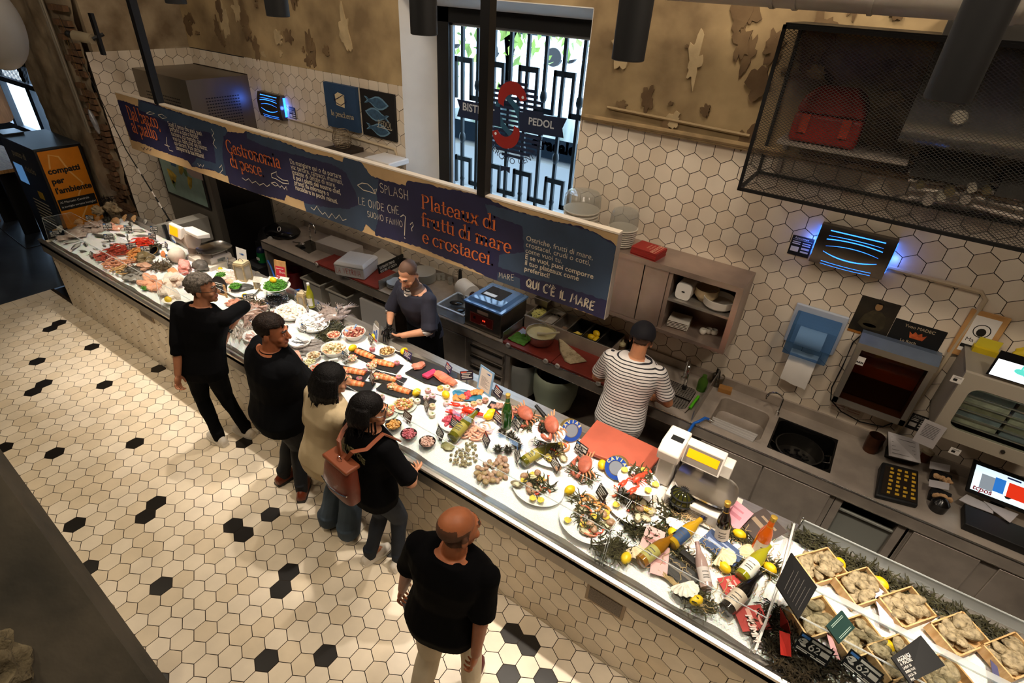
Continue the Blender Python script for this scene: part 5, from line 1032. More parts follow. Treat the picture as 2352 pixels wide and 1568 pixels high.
mb=MB();c=atz(*zp(14,960,530),BZ+.18);mb.rings([[Vector((c.x+a*(.085-k),4.33+b*(.055-k),BZ+z))for a,b in((-1,-1),(1,-1),(1,1),(-1,1))]for k,z in((.015,.17),(0,.25),(-.006,.252),(.006,.254),(.02,.18))]);single('food_pan',mb,[steel],'spare steel food pan standing behind the rail at its left end','food pan',bev=.003)
P=atz(*zp(14,925,1060),BZ+.03);P=Vector((atz(*zp(14,915,915),BZ+.14).x,atz(*zp(14,915,915),BZ+.14).y,BZ+.026))
t=thing('mixing_bowl','steel mixing bowl of pale batter on the red prep board','bowl',P);r_=.148;mb=MB();mb.lathe([(r_*.62,0),(r_*.85,.03),(r_,.12),(r_*1.03,.122),(r_*1.03,.126),(r_*.97,.124),(r_*.8,.03)],TR(P),40);mb.obj('bowl',[steel_bright],t)
mb=MB();mb.grid(lambda u,v:P+Vector((r_*.94*v*math.cos(2*PI*u),r_*.94*v*math.sin(2*PI*u),.098+.006*noise.noise(Vector((v*3*math.cos(2*PI*u),v*3*math.sin(2*PI*u),2))))),36,8);mb.obj('batter',[mat('batter','c8bd8c',.35,var=.06,vs=10)],t)
e=atz(*zp(14,1150,915),BZ+.17);mb=MB();mb.tube([P+Vector((-.02,-.03,.1)),P+Vector((.06,-.01,.13)),e],[.022,.01,.009],8);single('spatula',mb,[mat('spatula_pale','b7ad93',.5)],'pale spatula resting in the bowl of batter','spatula')
P=atz(*zp(14,640,1010),BZ+.03);mb=MB();mb.grid(lambda u,v:Vector((P.x-.10+.19*u,P.y-.07+.16*v,BZ+.03+.035*abs(noise.noise(Vector((u*3.2,v*3.2,3))))+.012*abs(noise.noise(Vector((u*8,v*8,1)))))),30,26);single('green_cloth',mb,[mat('cloth_green','4f7a1f',.85,var=.15,vs=20)],'crumpled green cloth on the left end of the red prep board','cloth',smooth=80)
mb=MB();q=[atz(*zp(14,a,b),BZ+.027)for a,b in((510,985),(600,1010),(740,905),(680,855))];mb.plate(q,.002);single('film_sheet',mb,[mat('film_blue','aab4cc',.2)],'shiny plastic sheet lying under the green cloth','sheet',smooth=0)
c0=[(1130,975),(1500,1290),(1290,1325),(1220,1290),(1180,1220),(1150,1160)]
mb=MB();pl=[(p.x,p.y)for p in(atz(*zp(14,a,b),BZ+.03)for a,b in c0)];cx,cy=sum(p[0]for p in pl)/6,sum(p[1]for p in pl)/6
mb.rings([[Vector((cx+(x-cx)*k,cy+(y-cy)*k,BZ+z+.004*noise.noise(Vector((x*30,y*30,z)))))for x,y in(pl[i]for i in range(6))]for k,z in((.95,.026),(1,.034),(.9,.048),(.6,.054))]);single('dried_cod',mb,[mat('cod_skin','c4b391',.7,col2='7d6a4a',vs=22,contrast=(.5,.75),bump=.3)],'slab of dried cod lying on the red prep board','fish')
P=atz(*zp(14,1915,1190),BZ+.02);t=thing('squeeze_bottle','clear squeeze bottle with pale cap beside the striped cook','bottle',(P.x,P.y+.04,BZ));P=Vector((P.x,P.y+.04,BZ+.001));mb=MB();mb.lathe([(.03,0),(.032,.08),(.03,.1)],TR(P),18);mb.obj('body',[mat('squeeze_brown','4b3a28',.3)],t);mb=MB();mb.lathe([(.031,.1),(.031,.12),(.012,.135),(.004,.16)],TR(P),18);mb.obj('cap',[mat('cap_cream','b8ae86',.5)],t)
mb=MB();mb.lathe([(.033,0),(.033,.11),(.015,.15),(.015,.19)],TR((P.x+.05,P.y+.09,BZ+.001)),16);single('dark_bottle',mb,[clear('dark_glass','50402c',.3,haze=.3,hcol='2a2018')],'dark glass bottle behind the squeeze bottle','bottle')
for i,(y0_,y1_)in enumerate(((3.81,3.96),(3.99,4.17))):
 t=thing('perforated_tray',['perforated steel tray at the front of the prep sink','perforated steel tray at the back of the prep sink, behind the tap'][i],'tray',(s0[0]+.26,(y0_+y1_)/2,BZ-.012));mb=MB();mb.bb((s0[0]+.10,y0_,BZ-.012),(s0[2]-.02,y1_,BZ-.006));mb.obj('plate',[steel],t,0)
 mb=MB()
 for a in range(15):
  for b in range(7):x=s0[0]+.125+a*.021;y=y0_+.014+b*(y1_-y0_-.028)/6;mb.cyl((x,y,BZ-.007),(x,y,BZ-.0045),.0055,n=8)
 o=mb.obj('hole',[black],t,0);o['kind']='stuff'
P=on(17,-10,30,0);e=atz(*zp(10,1725,870),BZ)
t=thing('mixer_tap','chrome gooseneck tap with a black spout tip at the prep sink','tap',(e.x,e.y+.02,BZ));c=Vector((e.x,e.y+.06,BZ));f_=atz(*zp(10,1752,910),BZ+.06)
mb=MB();tp=aty(*zp(10,1750,740),c.y);d=Vector((f_.x-c.x,f_.y-c.y,0));hgt=.27;mb.tube([c]+[c+Vector((0,0,hgt*.7))]+[c+d*(.5-.5*math.cos(a))+Vector((0,0,hgt*.7+hgt*.3*math.sin(a)))for a in[PI*i/10 for i in range(1,10)]]+[c+d+Vector((0,0,hgt*.55)),c+d+Vector((0,0,.09))],.011,8);mb.obj('neck',[chrome],t)
mb=MB();mb.cyl(c+d+Vector((0,0,.09)),c+d+Vector((0,0,.05)),.018,.02,n=14);mb.obj('tip',[black],t);mb=MB();mb.cyl(c,c+Vector((0,0,.03)),.022,n=14);mb.obj('base',[chrome],t)
P=on(10,1890,890,.05);t=thing('soap_bottle','clear green soap bottle beside the thin divider panel','bottle',(P.x,P.y,BZ));mb=MB();mb.lathe([(.04,.001),(.042,.1),(.02,.14),(.02,.16)],TR((P.x,P.y,BZ)),18);mb.obj('body',[clear('soap_green','a8c878',.3,haze=.4,hcol='5f8a3a')],t)
a=on(17,265,150,.03);b=on(17,170,280,.015);c=on(17,110,335,.012);t=thing('peeler','bright green handled knife lying on the sink edge','knife',(b.x,b.y,BZ));mb=MB();mb.tube([a,(a+b)/2+Vector((0,0,.008)),b],[.014,.012,.014],8);mb.obj('handle',[mat('handle_green','4fae12',.4)],t);mb=MB();mb.tube([b,c],[.006,.003],6);mb.obj('blade',[chrome],t)
a=atz(*zp(10,1985,905),BZ);t=thing('blender_wand','black and steel tube standing in a clear jug by the divider panel','hand blender',(a.x,a.y+.05,BZ));b=aty(*zp(10,2028,722),a.y+.14);mb=MB();base=Vector((a.x,a.y+.05,BZ+.03));mb.cyl(base,b,.02,n=14);mb.obj('tube',[steel_dark],t);mb=MB();dd=(b-base).normalized();mb.cyl(b-dd*.005,b+dd*.01,.024,n=14);mb.obj('end_cap',[black],t);mb=MB();mb.lathe([(.045,.001),(.055,.1),(.052,.1),(.042,.008)],TR((a.x,a.y+.05,BZ)),20);mb.obj('jug',[clear('jug_clear','c9c2b6',.3,haze=.15,hcol='8a8070')],t)
P=on(17,565,70,.02);mb=MB();mb.box((P.x,P.y,BZ+.021),(.11,.07,.04),.15);single('sponge',mb,[mat('sponge_tan','a3733a',.9,bump=.5,bs=120)],'tan sponge block at the back edge of the large sink','sponge')
P=on(17,1140,370);t=thing('sink_tap','chrome swan-neck tap between the two large sinks','tap',(P.x,P.y,BZ));c=Vector((P.x,P.y+.02,BZ));mb=MB();e=on(17,1030,240,.2);d=Vector((-.12,-.02,0));mb.tube([c,c+Vector((0,0,.15))]+[c+d*(.5-.5*math.cos(a))+Vector((0,0,.15+.06*math.sin(a)))for a in[PI*i/9 for i in range(1,10)]]+[c+d+Vector((0,0,.13))],.010,8);mb.obj('neck',[chrome],t);mb=MB();mb.cyl(c,c+Vector((0,0,.04)),.018,n=14);mb.obj('base',[chrome],t)
q=[on(17,a,b,.012)for a,b in((405,445),(880,655),(940,575),(430,370))];mb=MB();mb.plate(q,.03);t=thing('white_tray_lid','long white ribbed plastic lid lying across the front of the left sink','lid',(q[0].x,q[0].y,BZ));mb.obj('lid',[mat('lid_grey','a8a4a0',.4)],t,0,bev=.003)
mb=MB();[mb.tube([q[0]*(1-k)+q[3]*k+Vector((0,0,.003)),q[1]*(1-k)+q[2]*k+Vector((0,0,.003))],.004,5)for k in(.2,.5,.8)];mb.obj('ribs',[mat('lid_rib','bdb9b4',.4)],t)
t=thing('blue_sink_hose','blue hose with steel end running over the sink edge behind the scale','hose',on(17,300,420));mb=MB();h0=on(17,385,405,.02);pts=[h0,on(17,340,390,.05),on(17,270,430,.05),Vector((on(17,170,545,0).x,FY-.03,BZ+.03)),Vector((on(17,100,590,0).x,FY-.08,.82)),aty(*zp(17,20,655),FY-.15),aty(*zp(17,-30,700),3.4)];mb.tube(pts,.012,8);mb.obj('hose',[mat('hose_blue')],t);mb=MB();mb.cyl(h0,h0+Vector((.04,-.01,0)),.014,n=12);mb.obj('fitting',[steel_bright],t)
P=on(17,1400,740,-.06);t=thing('steel_pan','round two-handled steel pan with dark leftovers in the dark sink','pan',((s2[0]+s2[2])/2-.03,(s2[1]+s2[3])/2-.02,BZ-.19));c=Vector((P.x,min(max(P.y,s2[1]+.17),s2[3]-.17),BZ-.195));r_=min(.175,(s2[3]-s2[1])/2-.03);mb=MB();mb.lathe([(r_*.85,0),(r_,.02),(r_,.14),(r_*1.03,.142),(r_*.97,.145),(r_*.96,.02),(.001,.012)],TR(c),40,(True,False));mb.obj('pan',[mat('pan_steel','5d5a55',.3,.9)],t)
for s_ in(-1,1):mb=MB();a=.35;mb.tube([c+Vector((s_*r_*math.cos(.25),s_*r_*math.sin(.25)-0,.13)),c+Vector((s_*(r_+.05)*math.cos(.2),s_*(r_+.05)*math.sin(.2),.15)),c+Vector((s_*(r_+.05)*math.cos(-.2),s_*(r_+.05)*math.sin(-.2),.15)),c+Vector((s_*r_*math.cos(-.25),s_*r_*math.sin(-.25),.13))],.005,6);mb.obj('handle',[chrome],t)
mb=MB();[mb.box(c+Vector((R.gauss(0,.06),R.gauss(0,.05),.02+R.uniform(0,.02))),(R.uniform(.01,.05),.012,.008),R.uniform(0,6),k=0)for i in range(60)];mb.obj('leftovers',[mat('mussel_dark','0d0c0e',.3)],t,0)
P=on(12,330,330);t=thing('copper_pot','tall dark copper pot on the counter beside the keypad','pot',(P.x+.02,P.y+.05,BZ));P=Vector((P.x+.02,P.y+.05,BZ));mb=MB();mb.lathe([(.05,.001),(.056,.05),(.056,.15),(.052,.15),(.05,.01)],TR(P),28);mb.obj('pot',[mat('copper_brown','4a2a1a',.35,.7,var=.3,vs=12)],t)
kp=thing('order_keypad','black order terminal with rows of yellow keys at the right','keypad',on(12,750,750));q=[on(12,a,b,h)for a,b,h in((450,870,.035),(1000,1010,.035),(1010,560,.09),(540,440,.09))]
def quad_at(q,u,v):return(q[0]*(1-u)+q[1]*u)*(1-v)+(q[3]*(1-u)+q[2]*u)*v
mb=MB();low=[Vector((p.x,p.y,BZ+.002))for p in q];mb.rings([low,q]);mb.obj('housing',[black],kp,bev=.012)
N_=(q[1]-q[0]).cross(q[3]-q[0]).normalized();qk=[p+N_*.003 for p in q];mb=MB();mb.plate([quad_at(qk,a,b)for a,b in((.1,.08),(.95,.05),(.95,.9),(.1,.9))],.001);mb.obj('key_panel',[mat('panel_dark','241c14',.4)],kp,0)
qk=[p+N_*.006 for p in q]
for r_ in range(7):
 for c_ in range(4):
  if(r_,c_)in((3,2),):continue
  u,v=.24+c_*.19,.12+r_*.115;w_=.075+.03*((r_*3+c_)%2);mb=MB();mb.plate([quad_at(qk,a,b)for a,b in((u,v),(u+w_,v),(u+w_,v+.06),(u,v+.06))],.002);mb.obj('key',[mat('key_yellow','c9a02c',.5)],kp,0)
mb=MB();q2=[on(12,625,365,.10),on(12,1030,465,.10),on(12,1005,170,.17),on(12,615,60,.22)];mb.plate(q2,.006);t=thing('papers','sheaf of white printed papers lying on the black terminal','papers',on(12,800,300));mb.obj('sheet',[mat('paper_cool','b7b3b4',.8)],t,0);N2=(q2[1]-q2[0]).cross(q2[3]-q2[0]).normalized();mb=MB();qq=[p+N2*.002 for p in q2]
for v in(.15,.3,.45,.62,.8):mb.plate([quad_at(qq,a,b)for a,b in((.1,v),(.85,v),(.85,v+.012),(.1,v+.012))],.0005)
mb.obj('print',[mat('print_grey','5d5a5a',.8)],t,0)
mb=MB();lw_=[Vector((p.x,p.y,BZ+.001))for p in q2];mb.rings([[Vector((p.x,p.y,BZ+.001))for p in(on(12,560,380),on(12,1000,480),on(12,1000,250),on(12,600,150))],[p-N2*.01 for p in q2]]);single('printer_block',mb,[black],'black printer body under the sheaf of papers','printer')
a=[tq(*e,OY0-.02)for e in((185,1365),(380,1450),(520,1250),(310,1160))];mb=MB();mb.plate(a,.001);t=thing('taped_sheet','white printed sheet taped on the lower left of the heated cabinet','paper',a[0]);mb.obj('sheet',[mat('paper_cool')],t,0);mb=MB();NN=(a[1]-a[0]).cross(a[2]-a[0]).normalized();aa=[p+NN*.001 for p in a];[mb.plate([quad_at(aa,u,v)for u,v in((.15,.35+.06*i),(.8,.35+.06*i),(.8,.37+.06*i),(.15,.37+.06*i))],.0005)for i in range(9)];mb.obj('print',[mat('print_grey')],t,0)
for i,(a,b,lab)in enumerate(((1300,620,'black receipt tray with a white slip and torn paper, nearer the wall'),(1290,850,'black receipt tray with a white slip and torn paper, nearer the counter edge'))):
 P=on(12,a,b,.06);t=thing('receipt_tray',lab,'receipt tray',(P.x,P.y,BZ));mb=MB();mb.box((P.x,P.y-.01,BZ+.035),(.12,.10,.066),-.1);mb.obj('box',[black],t,bev=.006);mb=MB();q=[on(12,*e,.085)for e in((a-160,b-90),(a+100,b-40),(a+110,b-130),(a-150,b-180))];mb.plate(q,.001);mb.obj('slip',[mat('paper_cool')],t,0)
 mb=MB()
 for k in range(8):e=on(12,a-70+k*26,b+20+k*9+R.uniform(-14,14),.085);mb.ell(e,(.018,.012,.02),Euler((R.uniform(-1,1),R.uniform(-1,1),0)).to_matrix(),8,6,.6,20,seed=k)
 mb.obj('torn_paper',[mat('torn_tan','b8936a',.9)],t)
P=on(12,1230,1090,0);mb=MB();mb.lathe([(.05,.001),(.055,.07),(.03,.10),(.012,.11)],TR((P.x,P.y+.03,BZ)),18);single('black_canister',mb,[black_gloss],'small black canister in front of the receipt trays','canister')
P=on(12,1100,350,.06);t=thing('shell_pot','small brown pot with a pale pebbled top behind the papers','pot',(P.x,P.y,BZ));mb=MB();mb.lathe([(.04,.001),(.045,.08)],TR((P.x,P.y,BZ)),16);mb.obj('pot',[mat('pot_brown','5a2c16',.5)],t);mb=MB();mb.ell((P.x,P.y,BZ+.085),(.045,.04,.03),None,16,9,.25,20);mb.obj('top',[mat('pebble_cream','a99a80',.7)],t)
sc_=thing('till_screen','tilted till touchscreen showing coloured pictures at the right edge','screen',on(12,1900,900));q=[on(12,1660,790,.12),None,None,on(12,1748,480,.30)];dx=Vector((.42,-.0,0));q[1]=q[0]+dx;q[2]=q[3]+dx
N_=(q[1]-q[0]).cross(q[3]-q[0]).normalized();ext=lambda k,d:[q[0]-dx.normalized()*k-(q[3]-q[0]).normalized()*k*1.6+N_*d,q[1]+dx.normalized()*k-(q[3]-q[0]).normalized()*k*1.6+N_*d,q[2]+dx.normalized()*k+(q[3]-q[0]).normalized()*k+N_*d,q[3]-dx.normalized()*k+(q[3]-q[0]).normalized()*k+N_*d]
mb=MB();mb.plate(ext(.02,-.002),.03);mb.obj('bezel',[black],sc_,0,bev=.004)
mb=MB();mb.plate(q,.001);mb.obj('display',[mat('display_white','d8ecf4',emit=1.1)],sc_,0)
qq=[p+N_*.001 for p in q]
for k,(a,b,c,d)in enumerate(((.1,.18,.28,.75),(.28,.25,.42,.8),(.46,.22,.72,.78),(.74,.2,.9,.8),(.92,.2,1.,.75),(.42,.9,.6,.96))):
 mb=MB();mb.plate([quad_at(qq,*e)for e in((a,b),(c,b),(c,d),(a,d))],.0006);mb.obj('picture',[mat('pic_%d'%k,['93a0ad','2f80e0','f03a1c','3f7a4a','d8b81e','1d2a5a'][k],emit=.6)],sc_,0)
mb=MB();mb.text('tcpos',.05,basis(quad_at(qq,.02,.05)+N_*.001,q[1]-q[0],q[3]-q[0]),.001);mb.obj('logo_lettering',[mat('tc_red','a01828',.5,emit=.2)],sc_,0)
mb=MB();mb.cyl(quad_at(q,.5,.3)-N_*.03,Vector((quad_at(q,.5,.3).x,quad_at(q,.5,.3).y+.06,BZ)),.04,n=14);mb.obj('stand',[black],sc_)
mb=MB();a=on(12,1750,1100);mb.bb((a.x-.10,FY+.07,BZ+.001),(a.x+.7,FY+.28,BZ+.06));single('cash_drawer',mb,[black],'flat black cash drawer under the till screen','drawer',bev=.006)
for i,pp in enumerate((((1520,930),(1620,860),(1960,1020),(1960,1110),(1640,990)),((1840,940),(2290,1110),(2180,1220),(1960,1060)))):
 mb=MB();pl=[on(12,a,b,.066+i*.01)for a,b in pp];mb.prism([(p.x,p.y)for p in pl],BZ+.062+i*.006,BZ+.065+i*.006);single('receipt',mb,[mat('paper_cool')],['crumpled receipts lying under the till screen, left heap','long white receipt lying under the till screen, right of the heap'][i],'receipt',smooth=0)
 # the fish counter
fc=thing('fish_counter','long tiled fish counter with a steel trough top running through the hall','counter',(-3.0,2.5,0))
mb=MB();fy=2.055
hexes(mb,[(-8.05,0,2.4,.775)],-1.205+HP/2,.46,lambda x,z,u:Vector((x,fy-u,z)),0,(),up=.002)
mb.bb((-8.05,fy,0),(2.4,fy+.05,.775),4);mb.bb((-8.05,fy,0),(-8.0,3.07,.9),3);mb.obj('tiled_front',[fl_a,fl_b,fl_c,tile_a,grout],fc,0)
mb=MB();mb.bb((-8.06,2.0,.775),(2.4,2.05,.905));mb.obj('fascia',[mat('fascia_steel','8d857a',.42,.7,var=.1,vs=2)],fc,0)
mb=MB();mb.rings([[Vector((x,a,b))for a,b in((2.0,.895),(1.99,.93),(2.012,.936),(2.035,.925),(2.06,.895),(2.13,.89),(3.0,.90),(3.0,.86),(2.0,.86))]for x in(-8.07,2.4)]);mb.obj('trough',[mat('trough_steel','b3ada4',.3,.95,var=.08,vs=5)],fc,30)
mb=MB();mb.rings([[Vector((x,a,b))for a,b in((2.985,.90),(2.99,.962),(3.07,.965),(3.07,.70),(3.05,.70),(3.05,.93),(3.0,.9))]for x in(-8.07,2.4)]);mb.bb((-8.0,3.0,0),(2.4,3.05,.9));mb.obj('back_ledge',[steel],fc,30)
for px,py in((1390,1380),(335,718)):
 p=aty(px,py,fy-.006);t=MB();t.bb((p.x-.13,fy-.012,p.z-.08),(p.x+.13,fy+.001,p.z+.08));t.obj('vent_frame',[mat('vent_tan','9a8468',.5)],fc,0);t=MB();t.bb((p.x-.11,fy-.015,p.z-.06),(p.x+.11,fy-.011,p.z+.06));t.obj('vent_grille',[mat('vent_mesh','6b5f52',.6,var=.4,vs=150)],fc,0)
icem=mat('crushed_ice','f1f2f0',.45,bump=.6,bs=150,sss=.25,var=.03,vs=60)
def icebed(label,xa,xb):
 mb=MB();n=int((xb-xa)/.03)
 def f(u,v):
  x=xa+(xb-xa)*u;y=2.10+.885*v
  y0=2.10+.03*noise.noise(Vector((x*4,0,0)))if v==0 else y
  e=min(1,v*10,(1-v)*14)
  return Vector((x,y0,(icez(y)-.004)*e+(.891)*(1-e)+.008*noise.noise(Vector((x*18,y*18,0)))*e))
 mb.grid(f,n,32);o=single('ice_bed',mb,[icem],label,'ice',smooth=80);o['kind']='stuff'
icebed('bed of crushed white ice along the whole fish counter',-8.0,2.38)
acr=clear('acrylic','f4f6f6',.28,.02);edge_m=clear('acrylic_edge','eef2f2',.3,.1,haze=.3,hcol='e8ebea')
bx_=[-8.0,aty(355,636,2.1).x,aty(567,705,2.12).x-.35,-3.05,aty(1409,1226,2.1).x-.02,.315]
GL=['clear acrylic guard at the far left end of the counter over the whole fish','clear acrylic guard beside the man with glasses','clear acrylic guard between the two men and the woman in white','clear acrylic guard over the tartare bowls and shellfish, reflecting the window','clear acrylic guard over the wine bottles and fishing net']
for i in range(5):
 a,b=bx_[i]+.006,bx_[i+1]-.006;t=thing('acrylic_guard',GL[i],'glass guard',((a+b)/2,2.2,.93))
 mb=MB();mb.plate([(a,2.075,.90),(b,2.075,.90),(b,2.10,1.18),(a,2.10,1.18)],.005);mb.obj('front_pane',[acr],t,0)
 mb=MB();mb.plate([(a,2.10,1.186),(b,2.10,1.186),(b,2.40,1.172),(a,2.40,1.172)],.005);mb.obj('top_pane',[acr],t,0)
 mb=MB();pts=[(a,2.075,.90),(a,2.10,1.186),(a,2.40,1.174)];mb.tube(pts,.002,6);mb.tube([(b,y,z)for _,y,z in pts],.002,6);mb.tube([(a,2.10,1.186),(b,2.10,1.186)],.0035,6);mb.tube([(a,2.40,1.174),(b,2.40,1.174)],.0018,6);mb.obj('polished_edge',[edge_m],t,60)
 if i==0:mb=MB();mb.plate([(a,2.075,.90),(a,2.10,1.186),(a,2.40,1.174),(a,2.46,.93)],.005);mb.obj('end_pane',[acr],t,0)
dv=thing('bent_partition','white bent divider strip between the wine display and the oyster crates','divider',(.33,2.5,.93));mb=MB()
mb.rings([[Vector((.33+d,y,z))for d in(-.006,.006)]+[Vector((.33+d,y+e,z+f))for d,e,f in((.006,.0,.03),(-.006,0,.03))]for y,z in((2.08,.905),(2.25,1.0),(2.45,1.06),(3.03,.965))]);mb.obj('strip',[mat('strip_white','e6e2dc',.3)],dv,0)
mb=MB();mb.plate([(.33,2.08,.91),(.33,2.2,1.2),(.33,3.03,1.12),(.33,3.03,.97)],.004);mb.obj('side_pane',[acr],dv,0)
og=thing('oyster_guard','clear acrylic guard with a thick rail over the oyster crates','glass guard',(1.3,2.5,.95));mb=MB()
mb.plate([(.36,2.08,.905),(2.38,2.08,.905),(2.38,2.22,1.17),(.36,2.22,1.17)],.005);mb.obj('front_pane',[acr],og,0);mb=MB();mb.plate([(.36,2.22,1.175),(2.38,2.22,1.175),(2.38,2.47,1.16),(.36,2.47,1.16)],.006);mb.obj('top_pane',[acr],og,0)
mb=MB();mb.bb((.36,2.44,1.155),(2.38,2.48,1.168));mb.tube([(.36,2.22,1.175),(2.38,2.22,1.175)],.005,6);mb.obj('rail',[edge_m],og,0)
mb=MB();mb.plate([(.36,3.035,.966),(2.38,3.035,.966),(2.38,3.035,1.05),(.36,3.035,1.05)],.005);mb.tube([(.36,3.035,1.05),(2.38,3.035,1.05)],.005,6);mb.obj('back_pane',[edge_m],og,0)
mb=MB();mb.cyl((.36,3.03,.966),(.36,3.03,1.06),.006,n=8);mb.ell((.36,3.03,1.065),.011,None,10,6);mb.obj('post',[chrome],og)
# sea creatures
OY_=mat('oyster_shell','bba984',.55,col2='6d6147',vs=32,contrast=(.3,.7),bump=.9,bs=70)
def fish(c1,c2,slim=1.):
 mb=MB();rs=[];n=14
 for i in range(13):
  t=i/12;x=-.5+t;h=max(.012,.17*slim*math.sin(PI*min(1,(t*.92+.06))**.8)*(1 if t>.22 else .35+t*2.9));h=max(.02 if t<.2 else .004,h)
  rs.append([Vector((x,h*.42*math.cos(2*PI*j/n),.08*slim+h*math.sin(2*PI*j/n)*.9))for j in range(n)])
 mb.rings(rs,k=0)
 for i,f in enumerate(mb.f):
  if sum(mb.v[j].z for j in f)/len(f)<.05*slim:mb.m[i]=1
 for s in(1,-1):mb.add([(-.48,0,.08*slim),(-.66,.0,.08*slim+s*.13*slim),(-.58,.01,.08*slim)],[(0,1,2)],0)
 mb.add([(-.1,0,.2*slim),(-.2,0,.3*slim),(-.3,0,.2*slim),(-.2,.008,.22*slim)],[(0,1,2,3)],0)
 for s in(1,-1):mb.ell((.36,s*.035*slim,.11*slim),.016*slim+.004,None,8,5,k=2)
 T=Matrix.Rotation(PI/2,4,'X');mb.v=[T@v+Vector((0,0,.045*slim))for v in mb.v]
 return one('fish',mb,[mat('fish_'+c1,c1,.3,var=.35,vs=18),mat('fish_'+c2,c2,.25),black])
def prawn(c1,c2):
 mb=MB();P=[Vector((.10*math.cos(a)*1.0,.055*math.sin(a),.018))for a in[math.radians(-10+i*19)for i in range(11)]]
 mb.tube(P,[.006,.015,.018,.018,.017,.016,.015,.013,.011,.008,.005],8,0)
 for i in range(1,9):mb.tube([P[i]+Vector((0,0,.0)),P[i]*.72+Vector((0,0,.002))],[.003,.001],4,1)
 for s in(1,-1):mb.tube([P[0],P[0]+Vector((.03,-.05*s,.01)),P[0]+Vector((-.02,-.12,.004*s+.004))],.0014,3,1)
 e=P[-1];mb.add([e,e+Vector((-.03,-.03,.004)),e+Vector((-.005,-.045,.002)),e+Vector((.02,-.02,.004))],[(0,1,2,3)],1)
 mb.v=[v*.52 for v in mb.v];return one('prawn',mb,[mat('pr_'+c1,c1,.3,var=.2,vs=60),mat('pr_'+c2,c2,.35)])
def squid(c1):
 mb=MB();P=[Vector((-.12+.04*i,.012*math.sin(i*1.3),.018))for i in range(7)];mb.tube(P,[.004,.018,.026,.028,.024,.016,.014],8)
 for j in range(5):mb.tube([P[-1],P[-1]+Vector((.05,-.03+.015*j,-.004)),P[-1]+Vector((.10,-.05+.025*j,-.01))],[.006,.004,.001],4)
 return one('squid',mb,[mat('sq_'+c1,c1,.25,var=.25,vs=40)])
def fillet(c1,c2,L=.2,W=.07):
 mb=MB();rs=[]
 for i in range(9):
  t=i/8;w_=W*(.45+.55*math.sin(PI*(.15+.8*t)));rs.append([Vector((-L/2+L*t,w_*a,.004+b*.022*(1-.5*abs(a))+.004*math.sin(t*9)))for a,b in((-.5,0),(.5,0),(.42,1),(0,1.2),(-.42,1))])
 mb.rings(rs);return one('fish_fillet',mb,[mat('fi_'+c1,c1,.3,col2=c2,vs=9,stretch=(6,1,1))])
def lump(c1,r,nz=.3):mb=MB();mb.ell((0,0,r[2]*.8),r,None,18,12,nz,9,seed=len(c1)+r[0]*50);return one('seafood_piece',mb,[mat('lu_'+c1,c1,.4,var=.25,vs=25)])
def oyster(seed):
 mb=MB();n=20;rs=[]
 for k,z in((.98,.004),(1.,.01),(.86,.018),(.6,.025),(.3,.027),(.04,.026)):rs.append([Vector(((.055+.012*math.cos(2*PI*j/n))*k*math.cos(2*PI*j/n)*(1+.16*noise.noise(Vector((j*.8,seed,k*3)))),.034*k*math.sin(2*PI*j/n)*(1+.16*noise.noise(Vector((j*.8,seed+4,k*3)))),z+.006*noise.noise(Vector((j,seed,k*7)))))for j in range(n)])
 mb.rings(rs);return one('oyster',mb,[OY_],25)
def oyster_open():
 mb=MB();n=20
 mb.rings([[Vector(((.052+.01*math.cos(2*PI*j/n))*k*math.cos(2*PI*j/n),.034*k*math.sin(2*PI*j/n)*(1+.1*math.sin(3*j)),z))for j in range(n)]for k,z in((.5,0),(1,.012),(1.02,.016),(.9,.013),(.5,.008))],k=0);mb.ell((0,0,.013),(.036,.022,.007),None,12,6,.2,12,k=1);return one('open_oyster',mb,[mat('oyster_shell'),mat('oyster_meat','d2cba8',.15,var=.15,vs=50)])
def clam(c1,c2,s=.021):
 mb=MB();mb.ell((0,0,s*.6),(s,s*.8,s*.6),None,14,10,.08,6);return one('clam',mb,[mat('clam_'+c1,c1,.35,col2=c2,vs=70)])
def whelk():
 mb=MB();P=[];r_=[]
 for i in range(26):t=i/25;a=t*2*PI*2.6;rr=.008*(1-t*.85);P.append((rr*math.cos(a),rr*math.sin(a),.007+.014*t));r_.append(.0075*(1-t*.9))
 mb.tube(P,r_,8);return one('sea_snail',mb,[mat('whelk','a89870',.45,col2='5f5538',vs=60)])
def scallop(c1):
 mb=MB();n=36;rs=[]
 for k in(0.02,.3,.6,.85,1.0):
  rs.append([Vector((.062*k*math.cos(math.radians(-200+220*j/n))*1.0,.062*k*math.sin(math.radians(-200+220*j/n))*-1.0,.022*(1-k*k)+.004*k*math.sin(j*1.6)+.004))for j in range(n+1)])
 mb.rings(rs,(False,False));T=Matrix.Rotation(.35,4,'X');mb.v=[T@v+Vector((0,0,.02))for v in mb.v];return one('scallop_shell',mb,[mat('sc_'+c1,c1,.5,var=.2,vs=40)])
def urchin():
 mb=MB();q=random.Random(5);mb.ell((0,0,.025),(.03,.03,.024),None,12,8)
 for i in range(110):
  d=Vector((q.gauss(0,1),q.gauss(0,1),abs(q.gauss(0,.8)))).normalized();mb.cyl(Vector((0,0,.025))+d*.026,Vector((0,0,.025))+d*q.uniform(.045,.055),.0022,.0006,n=4)
 return one('sea_urchin',mb,[mat('urchin_dark','231f1a',.4,col2='3a3626',vs=60)])
